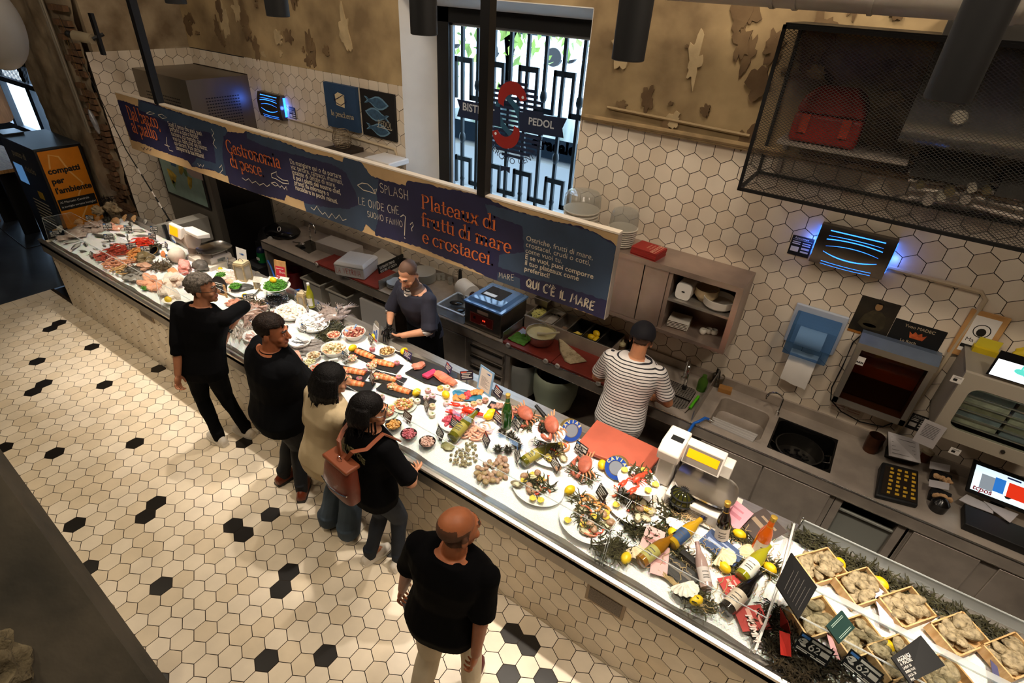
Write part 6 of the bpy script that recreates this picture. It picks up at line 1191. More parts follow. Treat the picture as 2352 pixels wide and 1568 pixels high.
def crab():
 r=root('crab');m1=mat('crab_brown','a85a44',.45,var=.2,vs=22,bump=.2,bs=60);m2=mat('crab_leg','c98a63',.45);dk_=mat('crab_tip','1d130f',.3)
 mb=MB();mb.ell((0,0,.05),(.105,.068,.03),None,28,12,.06,12);kid(r,'carapace',mb,[m1])
 mb=MB();mb.ell((0,.01,.03),(.085,.055,.025),None,20,8);kid(r,'underside',mb,[m2])
 for s in(1,-1):
  mb=MB();mb.tube([(s*.07,-.04,.035),(s*.12,-.075,.035),(s*.09,-.11,.035)],[.014,.02,.016],8);mb.ell((s*.05,-.12,.035),(.045,.022,.026),Matrix.Rotation(s*.3,3,'Z'),14,8);kid(r,'claw',mb,[m1]);mb=MB();mb.ell((s*.008,-.122,.036),(.018,.01,.012),None,10,6);kid(r,'claw_tip',mb,[dk_])
  for k in range(4):mb=MB();mb.tube([(s*.085,-.02+k*.025,.03),(s*.14,-.02+k*.035,.035),(s*.16,-.05+k*.045,.006)],[.008,.007,.003],6);kid(r,'leg',mb,[m2])
 return r
def lobster(c1):
 r=root('lobster');m=mat('lob_'+c1,c1,.3,var=.15,vs=25)
 mb=MB();P=[(0,.10,.03),(0,.06,.04),(0,0,.042),(0,-.03,.036)];mb.tube(P,[.012,.034,.036,.03],12);kid(r,'carapace',mb,[m])
 mb=MB();mb.rings([[Vector((w_*math.cos(2*PI*j/12),-.03-.02*i-(.004 if k else 0),.03+.7*w_*math.sin(2*PI*j/12)))for j in range(12)]for i in range(6)for k,w_ in((0,.031-.002*i),(1,.027-.002*i))]);kid(r,'tail',mb,[m],20)
 mb=MB();[mb.ell((math.sin(a)*.03,-.16-.02*math.cos(a),.022),(.011,.02,.005),Matrix.Rotation(-a,3,'Z'),8,5)for a in(-.9,-.45,0,.45,.9)];kid(r,'tail_fan',mb,[m])
 for s in(1,-1):
  mb=MB();mb.tube([(s*.025,.07,.03),(s*.07,.10,.03),(s*.06,.14,.03)],[.01,.011,.013],8);mb.ell((s*.06,.185,.03),(.028,.05,.02),Matrix.Rotation(s*.15,3,'Z'),14,9);mb.ell((s*.042,.235,.03),(.01,.03,.009),None,8,6);mb.ell((s*.078,.23,.03),(.012,.03,.01),None,8,6);kid(r,'claw',mb,[m])
  for k in range(4):mb=MB();mb.tube([(s*.025,.05-k*.022,.025),(s*.075,.06-k*.03,.03),(s*.10,.05-k*.04,.004)],[.005,.004,.002],5);kid(r,'leg',mb,[m])
  mb=MB();mb.tube([(s*.01,.10,.04),(s*.04,.16,.06),(s*.10,.20,.03)],.0015,4);kid(r,'antenna',mb,[m])
 return r
def weed(n,sp,c1,seed=0,tall=.03):
 q=random.Random(seed*7+n);mb=MB()
 for i in range(n):
  a=q.uniform(0,6.28);rr=sp*q.random()**.5;p=Vector((rr*math.cos(a),rr*math.sin(a)*.7,q.uniform(0,tall)));d=Vector((q.gauss(0,1),q.gauss(0,1),q.uniform(-.2,.5))).normalized();pts=[]
  for k in range(4):pts.append(p.copy());p=p+d*.022;d=(d+Vector((q.gauss(0,.5),q.gauss(0,.5),q.gauss(0,.3)))).normalized();p.z=max(p.z,0.002)
  mb.tube(pts,[.0035,.0045,.004,.001],4)
 o=one('seaweed',mb,[mat('weed_'+c1,c1,.4,var=.5,vs=20)]);o['kind']='stuff';return o
def rug(k,c1,seed=0):return None
# dishes, signs, bottles
def bowl(r,h,c1='efece6'):
 mb=MB();mb.lathe([(r*.55,0),(r*.62,.004),(r*.93,h*.75),(r,h),(r*.97,h),(r*.88,h*.72),(r*.5,.012),(.001,.01)],n=40,cap=(True,False));return one('serving_bowl',mb,[mat('ce_'+c1,c1,.18)])
def oval(rx,ry,h=.03,c1='efece6'):
 mb=MB();mb.lathe([(.7,0),(.93,h*.5),(1,h),(.975,h*1.02),(.85,h*.55),(.6,h*.35),(.001,h*.3)],Matrix.Diagonal((rx,ry,1,1)),44,(True,False));return one('platter',mb,[mat('ce_'+c1,c1,.18)])
def slab(w_,d_,h=.008,c1='1b1a1a',rg=.5):mb=MB();mb.bb((-w_/2,-d_/2,0),(w_/2,d_/2,h));return one('slate_tray',mb,[mat('sl_'+c1,c1,rg,var=.2,vs=25)],bev=.002)
def filling(r,h,n,cols,size,seed=0,ry=None):
 q=random.Random(seed);mb=MB();ry=ry or r
 for i in range(n):
  a=q.uniform(0,6.28);e=q.random()**.5;x,y=r*e*math.cos(a),ry*e*math.sin(a);mb.ell((x,y,h*(1-.45*e*e)+q.uniform(0,.012)),(size*q.uniform(.7,1.4),size*q.uniform(.5,1),size*q.uniform(.4,.7)),Euler((q.uniform(-.6,.6),q.uniform(-.6,.6),q.uniform(0,3))).to_matrix(),7,5,k=q.randrange(len(cols)))
 mb.ell((0,0,h*.35),(r*.98,ry*.98,h*.5),None,18,8,k=0)
 o=one('salad',mb,[mat('fo_'+c,c,.35,var=.15,vs=60)for c in cols]);o['kind']='stuff';return o
def greens(r,n,h):
 q=random.Random(n);mb=MB();mb.ell((0,0,0),(r,r*.9,h),None,16,8,k=0)
 for i in range(n):
  a=q.uniform(0,6.28);e=q.random()**.5;p=Vector((r*e*math.cos(a),r*.9*e*math.sin(a),h*(1-e*e)**.5));d=Vector((q.gauss(0,1),q.gauss(0,1),q.uniform(0,.5))).normalized()*.025;mb.tube([p,p+d*.5+Vector((0,0,.006)),p+d],[.004,.005,.001],4)
 o=one('green_beans',mb,[mat('greens','4c8a22',.5,var=.35,vs=40)]);o['kind']='stuff';return o
def price(w_,h_,c1,kind):
 r=root('price_sign');T=TR((0,0,.05),0,math.radians(72));mb=MB();mb.box((0,0,0),(w_,h_,.003));mb.v=[T@(v+Vector((0,h_/2,0)))for v in mb.v];kid(r,'plate',mb,[mat('pl_'+c1,c1,.5)],0)
 mb=MB();M=T@Matrix.Translation((-w_/2,0,.0022))
 if kind==0:
  mb.bb((w_*.05,h_*.78,0),(w_*.3,h_*.92,.0003),k=1);mb.bb((w_*.36,h_*.78,0),(w_*.95,h_*.92,.0003),k=0);mb.text('€',h_*.48,Matrix.Translation((w_*.06,h_*.36,.0003)),.004);hand(mb,'62',h_*.34,Matrix.Translation((w_*.36,h_*.36,.0003)),.16)
  for a,b,c,d in((.7,.4,.95,.66),(.06,.06,.4,.12),(.06,.16,.6,.2),(.5,.06,.94,.12),(.66,.16,.94,.2)):mb.bb((w_*a,h_*b,0),(w_*c,h_*d,.0003),k=0)
 else:
  for i in range(4):mb.bb((w_*(.1+.04*(i%2)),h_*(.74-i*.18),0),(w_*(.9-.12*(i%3)),h_*(.83-i*.18),.0003),k=0)
  if kind==2:mb.bb((w_*.06,h_*.8,0),(w_*.5,h_*.95,.0004),k=1)
 mb.v=[M@v for v in mb.v];kid(r,'print',mb,[mat('sign_print','c9c4bb',.6),mat('sign_blue','3f6fae',.6)if kind==0 else mat('sign_red','b0402c',.6)],0)
 mb=MB();mb.box((0,.006,.025),(.012,.006,.05));mb.box((0,.01,.003),(.03,.03,.005));kid(r,'stand',mb,[mat('stand_clear','4a4846',.3)],0);return r
def bottle(kind):
 r=root('bottle');champ=kind in('champagne','rose','green')
 gl,foil,lab={'champagne':('140d0a','b7953c','d9cfc4'),'rose':('c2560f','b7953c','d8cabb'),'green':('17480c','b99b4a',None),'white':('8d8a1c','e6e0d4','dcd8cc'),'blue':('a8841a','10142e','2b4468'),'olive':('8a5a10','171411','a49a52'),'dark':('14100e','16120f','cbb9a4'),'pale':('a98c84','8c6c68','cbbdb6'),'lowgreen':('5d5a14','141a2a','9a8d3a')}[kind]
 mb=MB();mb.lathe([(.030,0),(.041,.006),(.042,.16),(.036,.20),(.019,.25),(.0155,.31),(.015,.315)],n=24);kid(r,'glass',mb,[mat('bo_'+gl,gl,.08,coat=.5)])
 mb=MB();mb.lathe([(.0215,.235),(.0165,.27),(.0165,.305),(.019,.307),(.019,.325),(.012,.328)]if champ else[(.0165,.27),(.0165,.318),(.008,.32)],n=20,cap=(False,True));kid(r,'foil',mb,[mat('fo_'+foil,foil,.3,.5 if champ else 0)])
 if lab:mb=MB();rr=.0425;mb.rings([[Vector((rr*math.cos(a),rr*math.sin(a),z))for a in[math.radians(190+160*i/16)for i in range(17)]]for z in(.035,.135)],(False,False));mb.f=[f for f in mb.f if abs((f[0]%17)-(f[1]%17))==1];mb.m=mb.m[:len(mb.f)];kid(r,'label',mb,[mat('la_'+lab,lab,.6)]);mb=MB();[mb.rings([[Vector((.0431*math.cos(a),.0431*math.sin(a),z))for a in(math.radians(240),math.radians(255),math.radians(270),math.radians(285),math.radians(300))]for z in(z0,z0+.006)],(False,False))for z0 in(.06,.075,.1)];mb.f=[f for f in mb.f if abs((f[0]%5)-(f[1]%5))==1];mb.m=mb.m[:len(mb.f)];kid(r,'label_print',mb,[mat('label_ink','4a4440',.6)])
 return r
def card(w_,d_,c1,c2):mb=MB();mb.bb((-w_/2,-d_/2,0),(w_/2,d_/2,.002));mb.bb((-w_*.4,-d_*.1,.002),(w_*.35,d_*.05,.0025),1);mb.bb((-w_*.3,d_*.2,.002),(w_*.3,d_*.28,.0025),1);return one('card',mb,[mat('ca_'+c1,c1,.6),mat('ca_'+c2,c2,.6)],0)
def heap(kind,args,n,z_,cx,cy,rx,ry,label,cat,group,cnt,lay=.012,sc=1.,tilt=.25,rz=None,rzv=3.1):
 q=random.Random(cnt+cx);pts=[]
 for i in range(cnt):
  best=None
  for _ in range(10):
   a=q.uniform(0,6.28);e=q.random()**.5;c=(rx*e*math.cos(a),ry*e*math.sin(a),e);dd=min([(c[0]-p[0])**2+(c[1]-p[1])**2 for p in pts]or[9e9])
   if best is None or dd>best[0]:best=(dd,c)
  c=best[1];pts.append(c);P=zi(z_,cx+c[0],cy+c[1]);h=lay*(i/cnt)*4*(1-c[2]*.7)
  put(kind,args,P+Vector((0,0,.001+h)),label,cat,group,rz=(q.uniform(0,6.28)if rz is None else rz+q.uniform(-rzv,rzv)),rx=q.uniform(-tilt,tilt),ry=q.uniform(-tilt,tilt),sc=sc*q.uniform(.85,1.15))
  # things on the ice, from the far left end to the right
def PI_(kind,args,n,a,b,label,cat,group=None,rz=0.,rx=0.,ry=0.,sc=1.,dz=.001):return put(kind,args,zi(n,a,b)+Vector((0,0,dz)),label,cat,group,rz,rx,ry,sc)
GS='with white print standing in the ice'
def sign(n,a,b,where,rz=0.,c1='121212',k=0,w_=.1,h_=.07,dz=-.02):return PI_(price,(w_,h_,c1,k),n,a,b+30,where,'price sign','price signs on the counter',rz,dz=dz)
def rock(r,s):mb=MB();mb.ell((0,0,r[2]*.8),r,None,22,14,.5,9,seed=s);return one('rock',mb,[mat('rock_pale','cbb795',.9,col2='7d694c',vs=9,bump=.6,bs=25)])
PI_(rock,((.09,.06,.06),1),1,795,240,'pale rough rock at the far end of the counter, left of the darker topped one','rock','rocks');PI_(rock,((.16,.07,.08),2),1,1000,230,'large pale rock with dark mussels on top at the far end of the counter','rock','rocks')
PI_(weed,(60,.11,'16130f',1),1,960,190,'dark mussel clump on top of the large pale rock','mussels',dz=.13)
for a,b,l in((790,340,'tan scallop shell in front of the left rock'),(1030,360,'brown scallop shell in front of the large rock'),(1155,320,'white scallop shell at the right of the rocks'),(1275,330,'cream scallop shell nearest the tiled wall edge'),(690,345,'small brown scallop shell at the left of the rocks'),(290,470,'tan scallop shell behind the end of the acrylic guard'),(225,520,'pale scallop shell in the front left corner of the counter'),(540,380,'pale scallop shell behind the top pane at the far end')):PI_(scallop,(['c49a6a','dbd2c4','a87d52'][(a//5)%3],),1,a,b,l,'shell','scallop shells',rz=R.uniform(-.5,.5),rx=.5)
PI_(urchin,(),1,900,355,'spiny pale shell between the scallop shells by the rocks','shell',sc=1.1)
heap(fillet,('9a8478','c3b0a4',.2,.1),9,1,740,430,130,55,'grey brown skate wing in the pile at the far end of the ice','fish','skate wings',9)
heap(fillet,('a98f80','d0bcae',.18,.1),7,1,440,540,110,60,'pale brown fish piece under the far acrylic guard','fish','brown fish pieces',7)
heap(fillet,('d08a6e','e6b7a0',.12,.06),4,1,1000,430,50,30,'small pink fillet at the far end beside the dark breams','fish fillet','pink fillets at the far end',4)
for i,(a,b,l,rz,c)in enumerate(((1300,475,.2,.5,'large dark bream on the right of the ice mound'),(1385,530,.17,.7,'dark bream nearest the two stacked signs'),(1110,525,.17,.2,'dark bream in the middle of the ice mound'),(1105,465,.11,.3,'small dark bream at the top of the ice mound'),(1240,380,.17,-.4,'dark bream lying behind the ice mound'),(1430,350,.2,-.5,'large grey fish behind the ice mound near the pale box'),(870,625,.10,.6,'small dark fish left of the leaning grey sign'),(885,665,.10,-.1,'small dark fish below the leaning grey sign'),(1000,665,.14,.1,'silver grey fish below the leaning grey sign'),(1110,655,.14,.2,'silver grey fish behind the red prawns'),(860,540,.24,.3,'big grey fish left of the ice mound'),(1000,555,.16,-.3,'dark fish under the leaning grey sign'),(680,770,.13,-.3,'dark fish in the front row under the guard'),(600,735,.11,.4,'small dark fish in the front row, second'),(510,680,.2,-.9,'grey fish with raised tail at the front'),(420,625,.2,1.2,'dark tailed fish at the front left'),(640,650,.15,-.3,'dark fish under the joint of the first guard'),(780,810,.2,.3,'dark fish before the orange prawns'),(740,715,.09,.2,'smallest dark fish in the front middle'))):put(fish,(['4a463f','6a665e'][i%2],'b9b4aa'),zi(1,a,b)+Vector((0,0,.001)),c+', on the ice','fish','whole fish on the ice',rz=rz+(3.14 if i%3==0 else 0),sc=l)
for a,b,w_,rz in((1195,470,'black price sign on the ice mound between two breams',.5),(1540,480,'black price sign, upper of the two stacked ones before the pale box',.4),(1520,580,'black price sign, lower of the two stacked ones behind the red prawns',.4),(1185,590,'black price sign standing left of the bright red prawns',-.3),(1700,700,'black price sign above the copper scallop shell',-.2),(1760,865,'black price sign leaning beside the white stone ball',.6),(930,440,'black price sign by the small pink fillets',.8),(945,585,'grey backed sign leaning in the middle of the fish',.8),(1250,710,'sign seen edge-on among the red and orange prawns',1.0),(1435,750,'tilted sign on the grey crabs',.8),(2170,795,'black price sign in front of the steel platter scale',.4),(230,540,'grey backed sign in the front left corner',1.0),(690,330,'black price sign at the foot of the rocks',.6)):sign(1,a,b,w_,rz)
heap(prawn,('c8331c','d8563a'),0,1,1390,640,115,60,'bright red prawn in the heap left of the two stacked signs','prawn','bright red prawns',34,.014);heap(prawn,('a83a28','b8523c'),0,1,1080,730,170,60,'dark red prawn in the long heap under the guard joint','prawn','dark red prawns',36,.012);heap(prawn,('ad4a38','c06a54'),0,1,880,825,120,45,'brick red prawn at the front left of the prawn heaps','prawn','brick red prawns',22)
heap(prawn,('d0894a','dca468'),0,1,1310,800,95,90,'orange langoustine in the heap before the grey crabs','prawn','orange langoustines',30,.014);heap(prawn,('d08b66','dfa888'),0,1,1060,930,170,65,'pale langoustine in the front heap under the guard','prawn','pale langoustines',36,.012);heap(prawn,('c79a62','d8b47c'),0,1,1120,1010,95,40,'tan langoustine at the front edge of the heap','prawn','tan langoustines',16)
P=zi(1,1580,770);t=thing('black_pot','black bowl tipped on seaweed behind the copper shell','bowl',P);mb=MB();mb.lathe([(.03,0),(.055,.03),(.06,.06),(.052,.06),(.04,.02)],TR(P,0,math.radians(35)),24);mb.obj('bowl',[black_gloss],t);mb=MB();mb.lathe([(.0605,.057),(.062,.062),(.056,.063)],TR(P,0,math.radians(35)),24,(False,False));mb.obj('rim',[mat('brass','a8843c',.3,.9)],t)
PI_(weed,(70,.09,'2a2614',3),1,1560,690,'dark seaweed behind the black bowl','seaweed','seaweed');PI_(scallop,('c67a4a',),1,1680,800,'copper coloured scallop shell beside the white stone ball','shell',rx=.9,sc=.9)
P=zi(1,1860,880);mb=MB();mb.ell(P+Vector((0,0,.085)),.088,None,24,16,.04,8);single('stone_ball',mb,[mat('stone_pale','c8beb0',.8,var=.06,vs=30,bump=.3)],'pale round stone ball standing in front of the fish scale','ball')
heap(lump,('6d5c3c',(.05,.04,.025)),0,1,1410,850,90,70,'olive brown crab in the pile behind the seaweed','crab','olive crabs',9,.01);heap(lump,('4f463c',(.035,.022,.014)),0,1,1240,1030,110,60,'dark mussel at the front of the ice under the guard','mussel','dark mussels',40,.008);heap(lump,('c7967a',(.05,.04,.02)),0,1,1420,970,60,40,'pink brown scallop piece beside the seaweed','scallop','scallop pieces',5)
PI_(weed,(170,.13,'4b3b24',4),1,1620,950,'brown seaweed heap behind the orange salmon fillet','seaweed','seaweed');PI_(weed,(90,.1,'3d3424',14),1,1240,1010,'thin dark weed among the mussels at the front','seaweed','seaweed')
P=zi(1,1950,960);put(lump,('d0938a',(.12,.06,.05)),P,'thick pink swordfish loin in front of the stone ball','fish loin',rz=-.3);PI_(fillet,('b1544a','d08a80',.24,.1),1,1930,1000,'dark pink tuna slice below the swordfish loin','fish slice',rz=-.3);PI_(lump,('55504b',(.1,.07,.06)),1,2160,980,'dark grey fish head behind the man with glasses','fish head')
PI_(fillet,('e08a55','eda77a',.3,.11),1,1800,1060,'bright orange salmon fillet behind the guard corner','fish fillet',rz=-.35);heap(fillet,('e6c9b4','f0e0d2',.26,.08),0,1,1790,1140,120,50,'long pale white fish fillet below the salmon','fish fillet','white fillets',7,rz=-.4,rzv=.2)
heap(fillet,('df9068','ecb394',.22,.09),0,1,1490,1180,120,60,'salmon piece at the front under the guard corner','fish fillet','salmon pieces at the front',6,rz=-.3,rzv=.3);PI_(fillet,('c98a86','dba9a2',.16,.09),1,1600,1250,'rose fish steak beside the green leaf bundle','fish steak',rz=.2);heap(lump,('8d857c',(.05,.03,.015)),0,1,1300,1100,140,45,'grey fish slice under the guard near the mussels','fish slice','grey slices',10);PI_(greens,(.035,50,.02),1,1420,1235,'small dark green leaf bundle at the front edge','leaves');heap(fillet,('dcc7b4','eadccc',.2,.06),0,1,1720,1330,130,40,'pale fillet near the lemon half by the man with glasses','fish fillet','front pale fillets',6,rz=-.3,rzv=.2)
PI_(lemon,(),1,1730,1415,'lemon at the front edge beside the oval tray, left of the man with glasses','lemon','lemons');PI_(oval,(.1,.17,.03),1,1890,1400,'white oval tray behind the shoulder of the man with glasses','platter',rz=-.6)
mb=MB();P=zi(1,1790,590);mb.plate([P+Vector((-.09,.02,-.02)),P+Vector((.08,-.02,-.02)),P+Vector((.08,.03,.13)),P+Vector((-.09,.07,.13))],.003);t=thing('leaflet','blue and white leaflet standing at the foot of the fishing rod','leaflet',P);mb.obj('sheet',[paper],t,0);mb=MB();M=basis(P+Vector((-.09,.0172,-.02)),(.17,-.04,0),(0,.05,.15));mb.v=[];[mb.bb((.01,a,.001),(.165,b,.002),k)for a,b,k in((.115,.15,0),(.005,.02,0),(.06,.066,1),(.072,.078,1),(.084,.09,1))];mb.v=[M@v for v in mb.v];mb.obj('print',[mat('leaf_blue','2a5a9a',.6),mat('print_grey')],t,0)
P0=aty(345,560,3.12);mb=MB();a,b,c=atz(350,518,1.02),atz(392,487,1.02),atz(437,512,1.02);mb.prism([(a.x,a.y),(c.x-.05,3.2),(c.x-.05,3.58),(a.x,3.58)],.7,1.02);single('pale_box',mb,[mat('box_pale','8e8a82',.6)],'pale grey box behind the counter below the map poster','box')
rd_=thing('fishing_rod','long black fishing rod with white bands slanting up from the counter','fishing rod',zi(1,1720,420));b=zi(1,1745,330,.05);tip=aty(135,35,2.95);mid=aty(290,345,3.0);mb=MB();mb.tube([b,(b+mid)/2,mid,(mid+tip)/2,tip],[.010,.008,.006,.004,.002],6);mb.obj('pole',[black],rd_);mb=MB();[mb.tube([b+(mid-b)*t_,b+(mid-b)*(t_+.08)],.0092,6)for t_ in(.2,.36,.68)];mb.obj('white_band',[mat('band_white','cfc6bd',.5)],rd_);mb=MB();mb.cyl(b+Vector((-.05,0,-.02)),b+Vector((.03,0,-.02)),.03,n=14);mb.tube([b,b+Vector((-.02,-.01,-.14))],.012,6);mb.obj('reel',[black_metal],rd_)
mb=MB();mb.box(zi(1,1695,500,.05),(.03,.04,.22));single('rod_stand',mb,[black_metal],'dark upright post that holds the fishing rod','stand')
hf=thing('hanging_fish','silver fish hanging on a line before the rough brick pier','fish',aty(220,285,2.98));p=aty(*zp(22,1060,1370),2.98);mb=MB();mb.ell(p,(.035,.03,.14),Matrix.Rotation(-.25,3,'Y'),18,14,.06,8);mb.add([p+Vector((.03,0,-.12)),p+Vector((.09,0,-.19)),p+Vector((.05,.0,-.17)),p+Vector((.02,0,-.2))],[(0,1,2,3)],1);mb.obj('fish_body',[mat('fish_silver','8f9196',.3,.3,var=.3,vs=20),mat('fin_dark','3a352f',.5)],hf);mb=MB();mb.tube([p+Vector((-.03,0,.13)),aty(*zp(22,1005,1180),2.98)],.004,5);mb.tube([aty(*zp(22,1005,1180),2.98),tip],.0012,4);mb.obj('hook',[mat('hook_gold','c79a4a',.3,.8)],hf)
mb=MB();a,b=zi(18,420,560),zi(18,1080,640);wp=[(-5.35,2.86),(-4.85,2.83),(-4.85,3.12),(-5.35,3.14)]
c1_=atz(*zp(18,740,750),1.0);c2_=atz(*zp(18,1075,630),1.0);c3_=atz(*zp(18,430,590),1.0);c4_=c2_+c3_-c1_;mb.rings([[Vector((p.x,p.y,z))for p in(c1_,c2_,c4_,c3_)]for z in(.91,1.0)]);single('white_board',mb,[mat('board_white','ddd5c8',.4)],'thick white board carrying the platter scale on the fish counter','board',bev=.01)
ux=(c2_-c1_).normalized();uy=(c3_-c1_).normalized();ctr=atz(*zp(18,830,640),1.0)
sc1=thing('platter_scale','steel and white platter scale on the white board by the fish','scale',ctr);mb=MB();rs=[[ctr+ux*a*s+uy*b*s*.9+Vector((0,0,z))for a,b in((-.13,-.12),(.13,-.12),(.13,.12),(-.13,.12))]for s,z in((1,.001),(.97,.06),(.85,.07))];mb.rings(rs);mb.obj('base',[mat('scale_white','c9c1b8',.4)],sc1,bev=.006);mb=MB();mb.rings([[ctr+ux*.17*s*math.copysign(abs(math.cos(a))**.6,math.cos(a))+uy*.15*s*math.copysign(abs(math.sin(a))**.6,math.sin(a))+Vector((0,0,z))for a in[2*PI*i/28 for i in range(28)]]for s,z in((.7,.10),(1,.135),(1.03,.14),(.96,.132),(.66,.106),(.02,.105))]);mb.obj('platter',[steel_bright],sc1);mb=MB();[mb.cyl(ctr+ux*.09*a+uy*.08*b+Vector((0,0,.06)),ctr+ux*.09*a+uy*.08*b+Vector((0,0,.105)),.008)for a in(-1,1)for b in(-1,1)];mb.obj('post',[steel_dark],sc1);mb=MB();f0=ctr-uy*.108;mb.plate([f0+ux*a+Vector((0,0,z))-uy*.003 for a,z in((-.05,.015),(.04,.015),(.04,.045),(-.05,.045))],.003);mb.obj('display',[mat('lcd_grey','6d706a',.3)],sc1,0)
sh_=thing('scale_printer','white scale head with an orange display on a round column over the fish','scale',atz(*zp(18,530,600),.98));cb_=atz(*zp(18,530,600),.96);mb=MB();mb.lathe([(.045,.0),(.04,.22)],TR((cb_.x,cb_.y,.93)),20);mb.obj('column',[mat('scale_beige','b5a89b',.45)],sh_);hc=Vector((cb_.x,cb_.y,1.22));mb=MB();mb.rings([[hc+Vector((x,y,z))for y,z in((-.10,-.02),(-.09,-.10),(.02,-.16),(.08,-.08),(.09,.04),(-.08,.06))]for x in(-.13,.12)]);mb.obj('housing',[mat('scale_beige')],sh_,bev=.012)
mb=MB();mb.rings([[hc+Vector((x,y,z))for y,z in((-.13,.0),(-.10,.13),(-.06,.13),(-.05,.04))]for x in(-.15,.10)]);mb.rings([[hc+Vector((x,y,z))for y,z in((-.06,.06),(-.06,.10),(.08,.08),(.08,.03))]for x in(.0,.34)]);mb.obj('top_cover',[mat('scale_white2','e2dbd2',.4)],sh_,bev=.008);mb=MB();q=[hc+Vector((x,y,z))for x,y,z in((-.12,-.1325,.02),(.04,-.1325,.02),(.04,-.1095,.115),(-.12,-.1095,.115))];mb.plate(q,.003);mb.obj('display',[mat('lcd_orange','ff9a00',emit=.9)],sh_,0)
P=zi(2,560,270);t=thing('fish_card','white card with a blue fish mark standing behind the wooden lantern','card',P);P=atz(*zp(18,1140,690),.97);mb=MB();mb.plate([P+Vector((-.07,0,0)),P+Vector((.09,.02,0)),P+Vector((.09,.04,.17)),P+Vector((-.07,.02,.17))],.002);mb.obj('sheet',[paper],t,0);mb=MB();mb.prism(fish2d(.05,.085,.08,.5),.002,.003,basis(P+Vector((-.03,.006,.02)),(.16,.02,0),(0,.02,.17)));mb.obj('print',[mat('leaf_blue')],t,0)
mb=MB();[mb.tube([atz(*zp(18,890,660),1.02),atz(*zp(18,1060,690),1.0),atz(*zp(18,1065,720),.97)],.003,4)];single('scale_cable',mb,[black],'thin dark cable trailing from the platter scale','cable')
woodg=mat('lantern_wood','a8946f',.8,var=.2,vs=20);pane=clear('lantern_pane','f2efe8',.2,.05,haze=.3,hcol='e8e2d4')
def lantern(w_,h_,roof):
 r=root('lantern');mb=MB();[mb.box((a*w_/2,b*w_/2,h_/2),(.014,.014,h_))for a in(-1,1)for b in(-1,1)];mb.box((0,0,.012),(w_*1.15,w_*1.15,.024));mb.box((0,0,h_),(w_*1.12,w_*1.12,.022));kid(r,'frame',mb,[woodg],0)
 mb=MB();[mb.box((a*w_/2,0,h_/2),(.003,w_,h_*.9))for a in(-1,1)];[mb.box((0,a*w_/2,h_/2),(w_,.003,h_*.9))for a in(-1,1)];kid(r,'pane',mb,[pane],0);mb=MB()
 if roof:mb.rings([[Vector((x,y,z))for y,z in((-w_*.75,h_),(0,h_+w_*.55),(w_*.75,h_),(0,h_+w_*.47))]for x in(-w_*.65,w_*.65)]);kid(r,'roof',mb,[mat('roof_white','b9b5a8',.8,var=.2,vs=20)],0)
 else:mb.box((0,0,h_+.02),(w_*1.0,w_*1.0,.02));kid(r,'lid',mb,[mat('lid_cream','c9b995',.7,var=.15)],0)
 mb=MB();mb.tube([Vector((.03*math.cos(a),0,h_+.03+(w_*.5 if roof else 0)+.03*math.sin(a)))for a in[PI*i/8 for i in range(9)]],.004,5);kid(r,'ring',mb,[mat('ring_wire','8d8170',.4,.6)]);return r
PI_(lantern,(.11,.19,False),2,590,485,'tall wooden lantern with glass panes behind the parsley plates','lantern','lanterns',rz=.35);PI_(lantern,(.075,.10,True),2,780,590,'small lantern with a white house roof by the big oval plate','lantern','lanterns',rz=.5);PI_(lantern,(.07,.13,False),2,1300,800,'small cream lantern beside the white wine bottle','lantern','lanterns',rz=.3)
PI_(oval,(.17,.13,.03),2,350,460,'white oval platter with squid behind the man with glasses','platter',rz=-.4);heap(squid,('d8c8bc',),0,2,400,460,60,45,'pale squid on the oval platter before the tall lantern','squid','squid on the platter',8);PI_(oval,(.21,.155,.03),2,570,610,'large white oval platter with a black shell dish, before the lanterns','platter',rz=-.45)
PI_(bowl,(.06,.035,'24241f'),2,315,490,'black dish of green beans on the far oval platter','bowl',dz=.02);put(greens,(.052,150,.028),zi(2,315,490)+Vector((0,0,.047)),'chopped green beans heaped in the far black dish','green beans');PI_(lump,('4a4a48',(.11,.07,.03)),2,560,600,'grey black pearly shell on the large oval platter','shell',rz=.8);PI_(bowl,(.06,.035,'24241f'),2,490,630,'black dish of green beans on the large oval platter','bowl',dz=.03);put(greens,(.053,150,.028),zi(2,490,630)+Vector((0,0,.057)),'chopped green beans heaped in the near black dish','green beans')
PI_(scallop,('d8a888',),2,400,560,'pink and white scallop shell left of the near black dish','shell',rz=.3,sc=.8,dz=.03);heap(lump,('d27a52',(.02,.014,.012)),0,2,480,455,25,40,'orange coral piece by the tall lantern','coral','coral pieces',8,.004);heap(lump,('d59a78',(.02,.016,.012)),0,2,400,620,35,25,'orange scallop morsel on the large oval platter','scallop','scallop morsels',7,.004)
P=zi(2,330,650);t=thing('round_plaque','round black wooden plaque with white writing behind the man with glasses','plaque',P);mb=MB();M=TR(P+Vector((-.03,0,.09)),.25,math.radians(78));mb.lathe([(.001,0),(.095,0),(.095,.012),(.001,.012)],M,32);mb.obj('disc',[mat('plaque_dark','1c1210',.5)],t);mb=MB();mb.text('€ 22',.04,M@Matrix.Translation((-.05,-.06,.013)));[mb.bb((-.05,a,.012),(.05,a+.006,.013))for a in(.0,.02)];mb.v=mb.v[:len(mb.v)-16]+[M@v for v in mb.v[-16:]];mb.obj('writing',[paper],t,0);mb=MB();mb.box(P+Vector((.09,-.02,.06)),(.02,.012,.16),.2);mb.box(P+Vector((.0,.0,.005)),(.1,.05,.02),.2);mb.obj('stand',[wood],t,0)
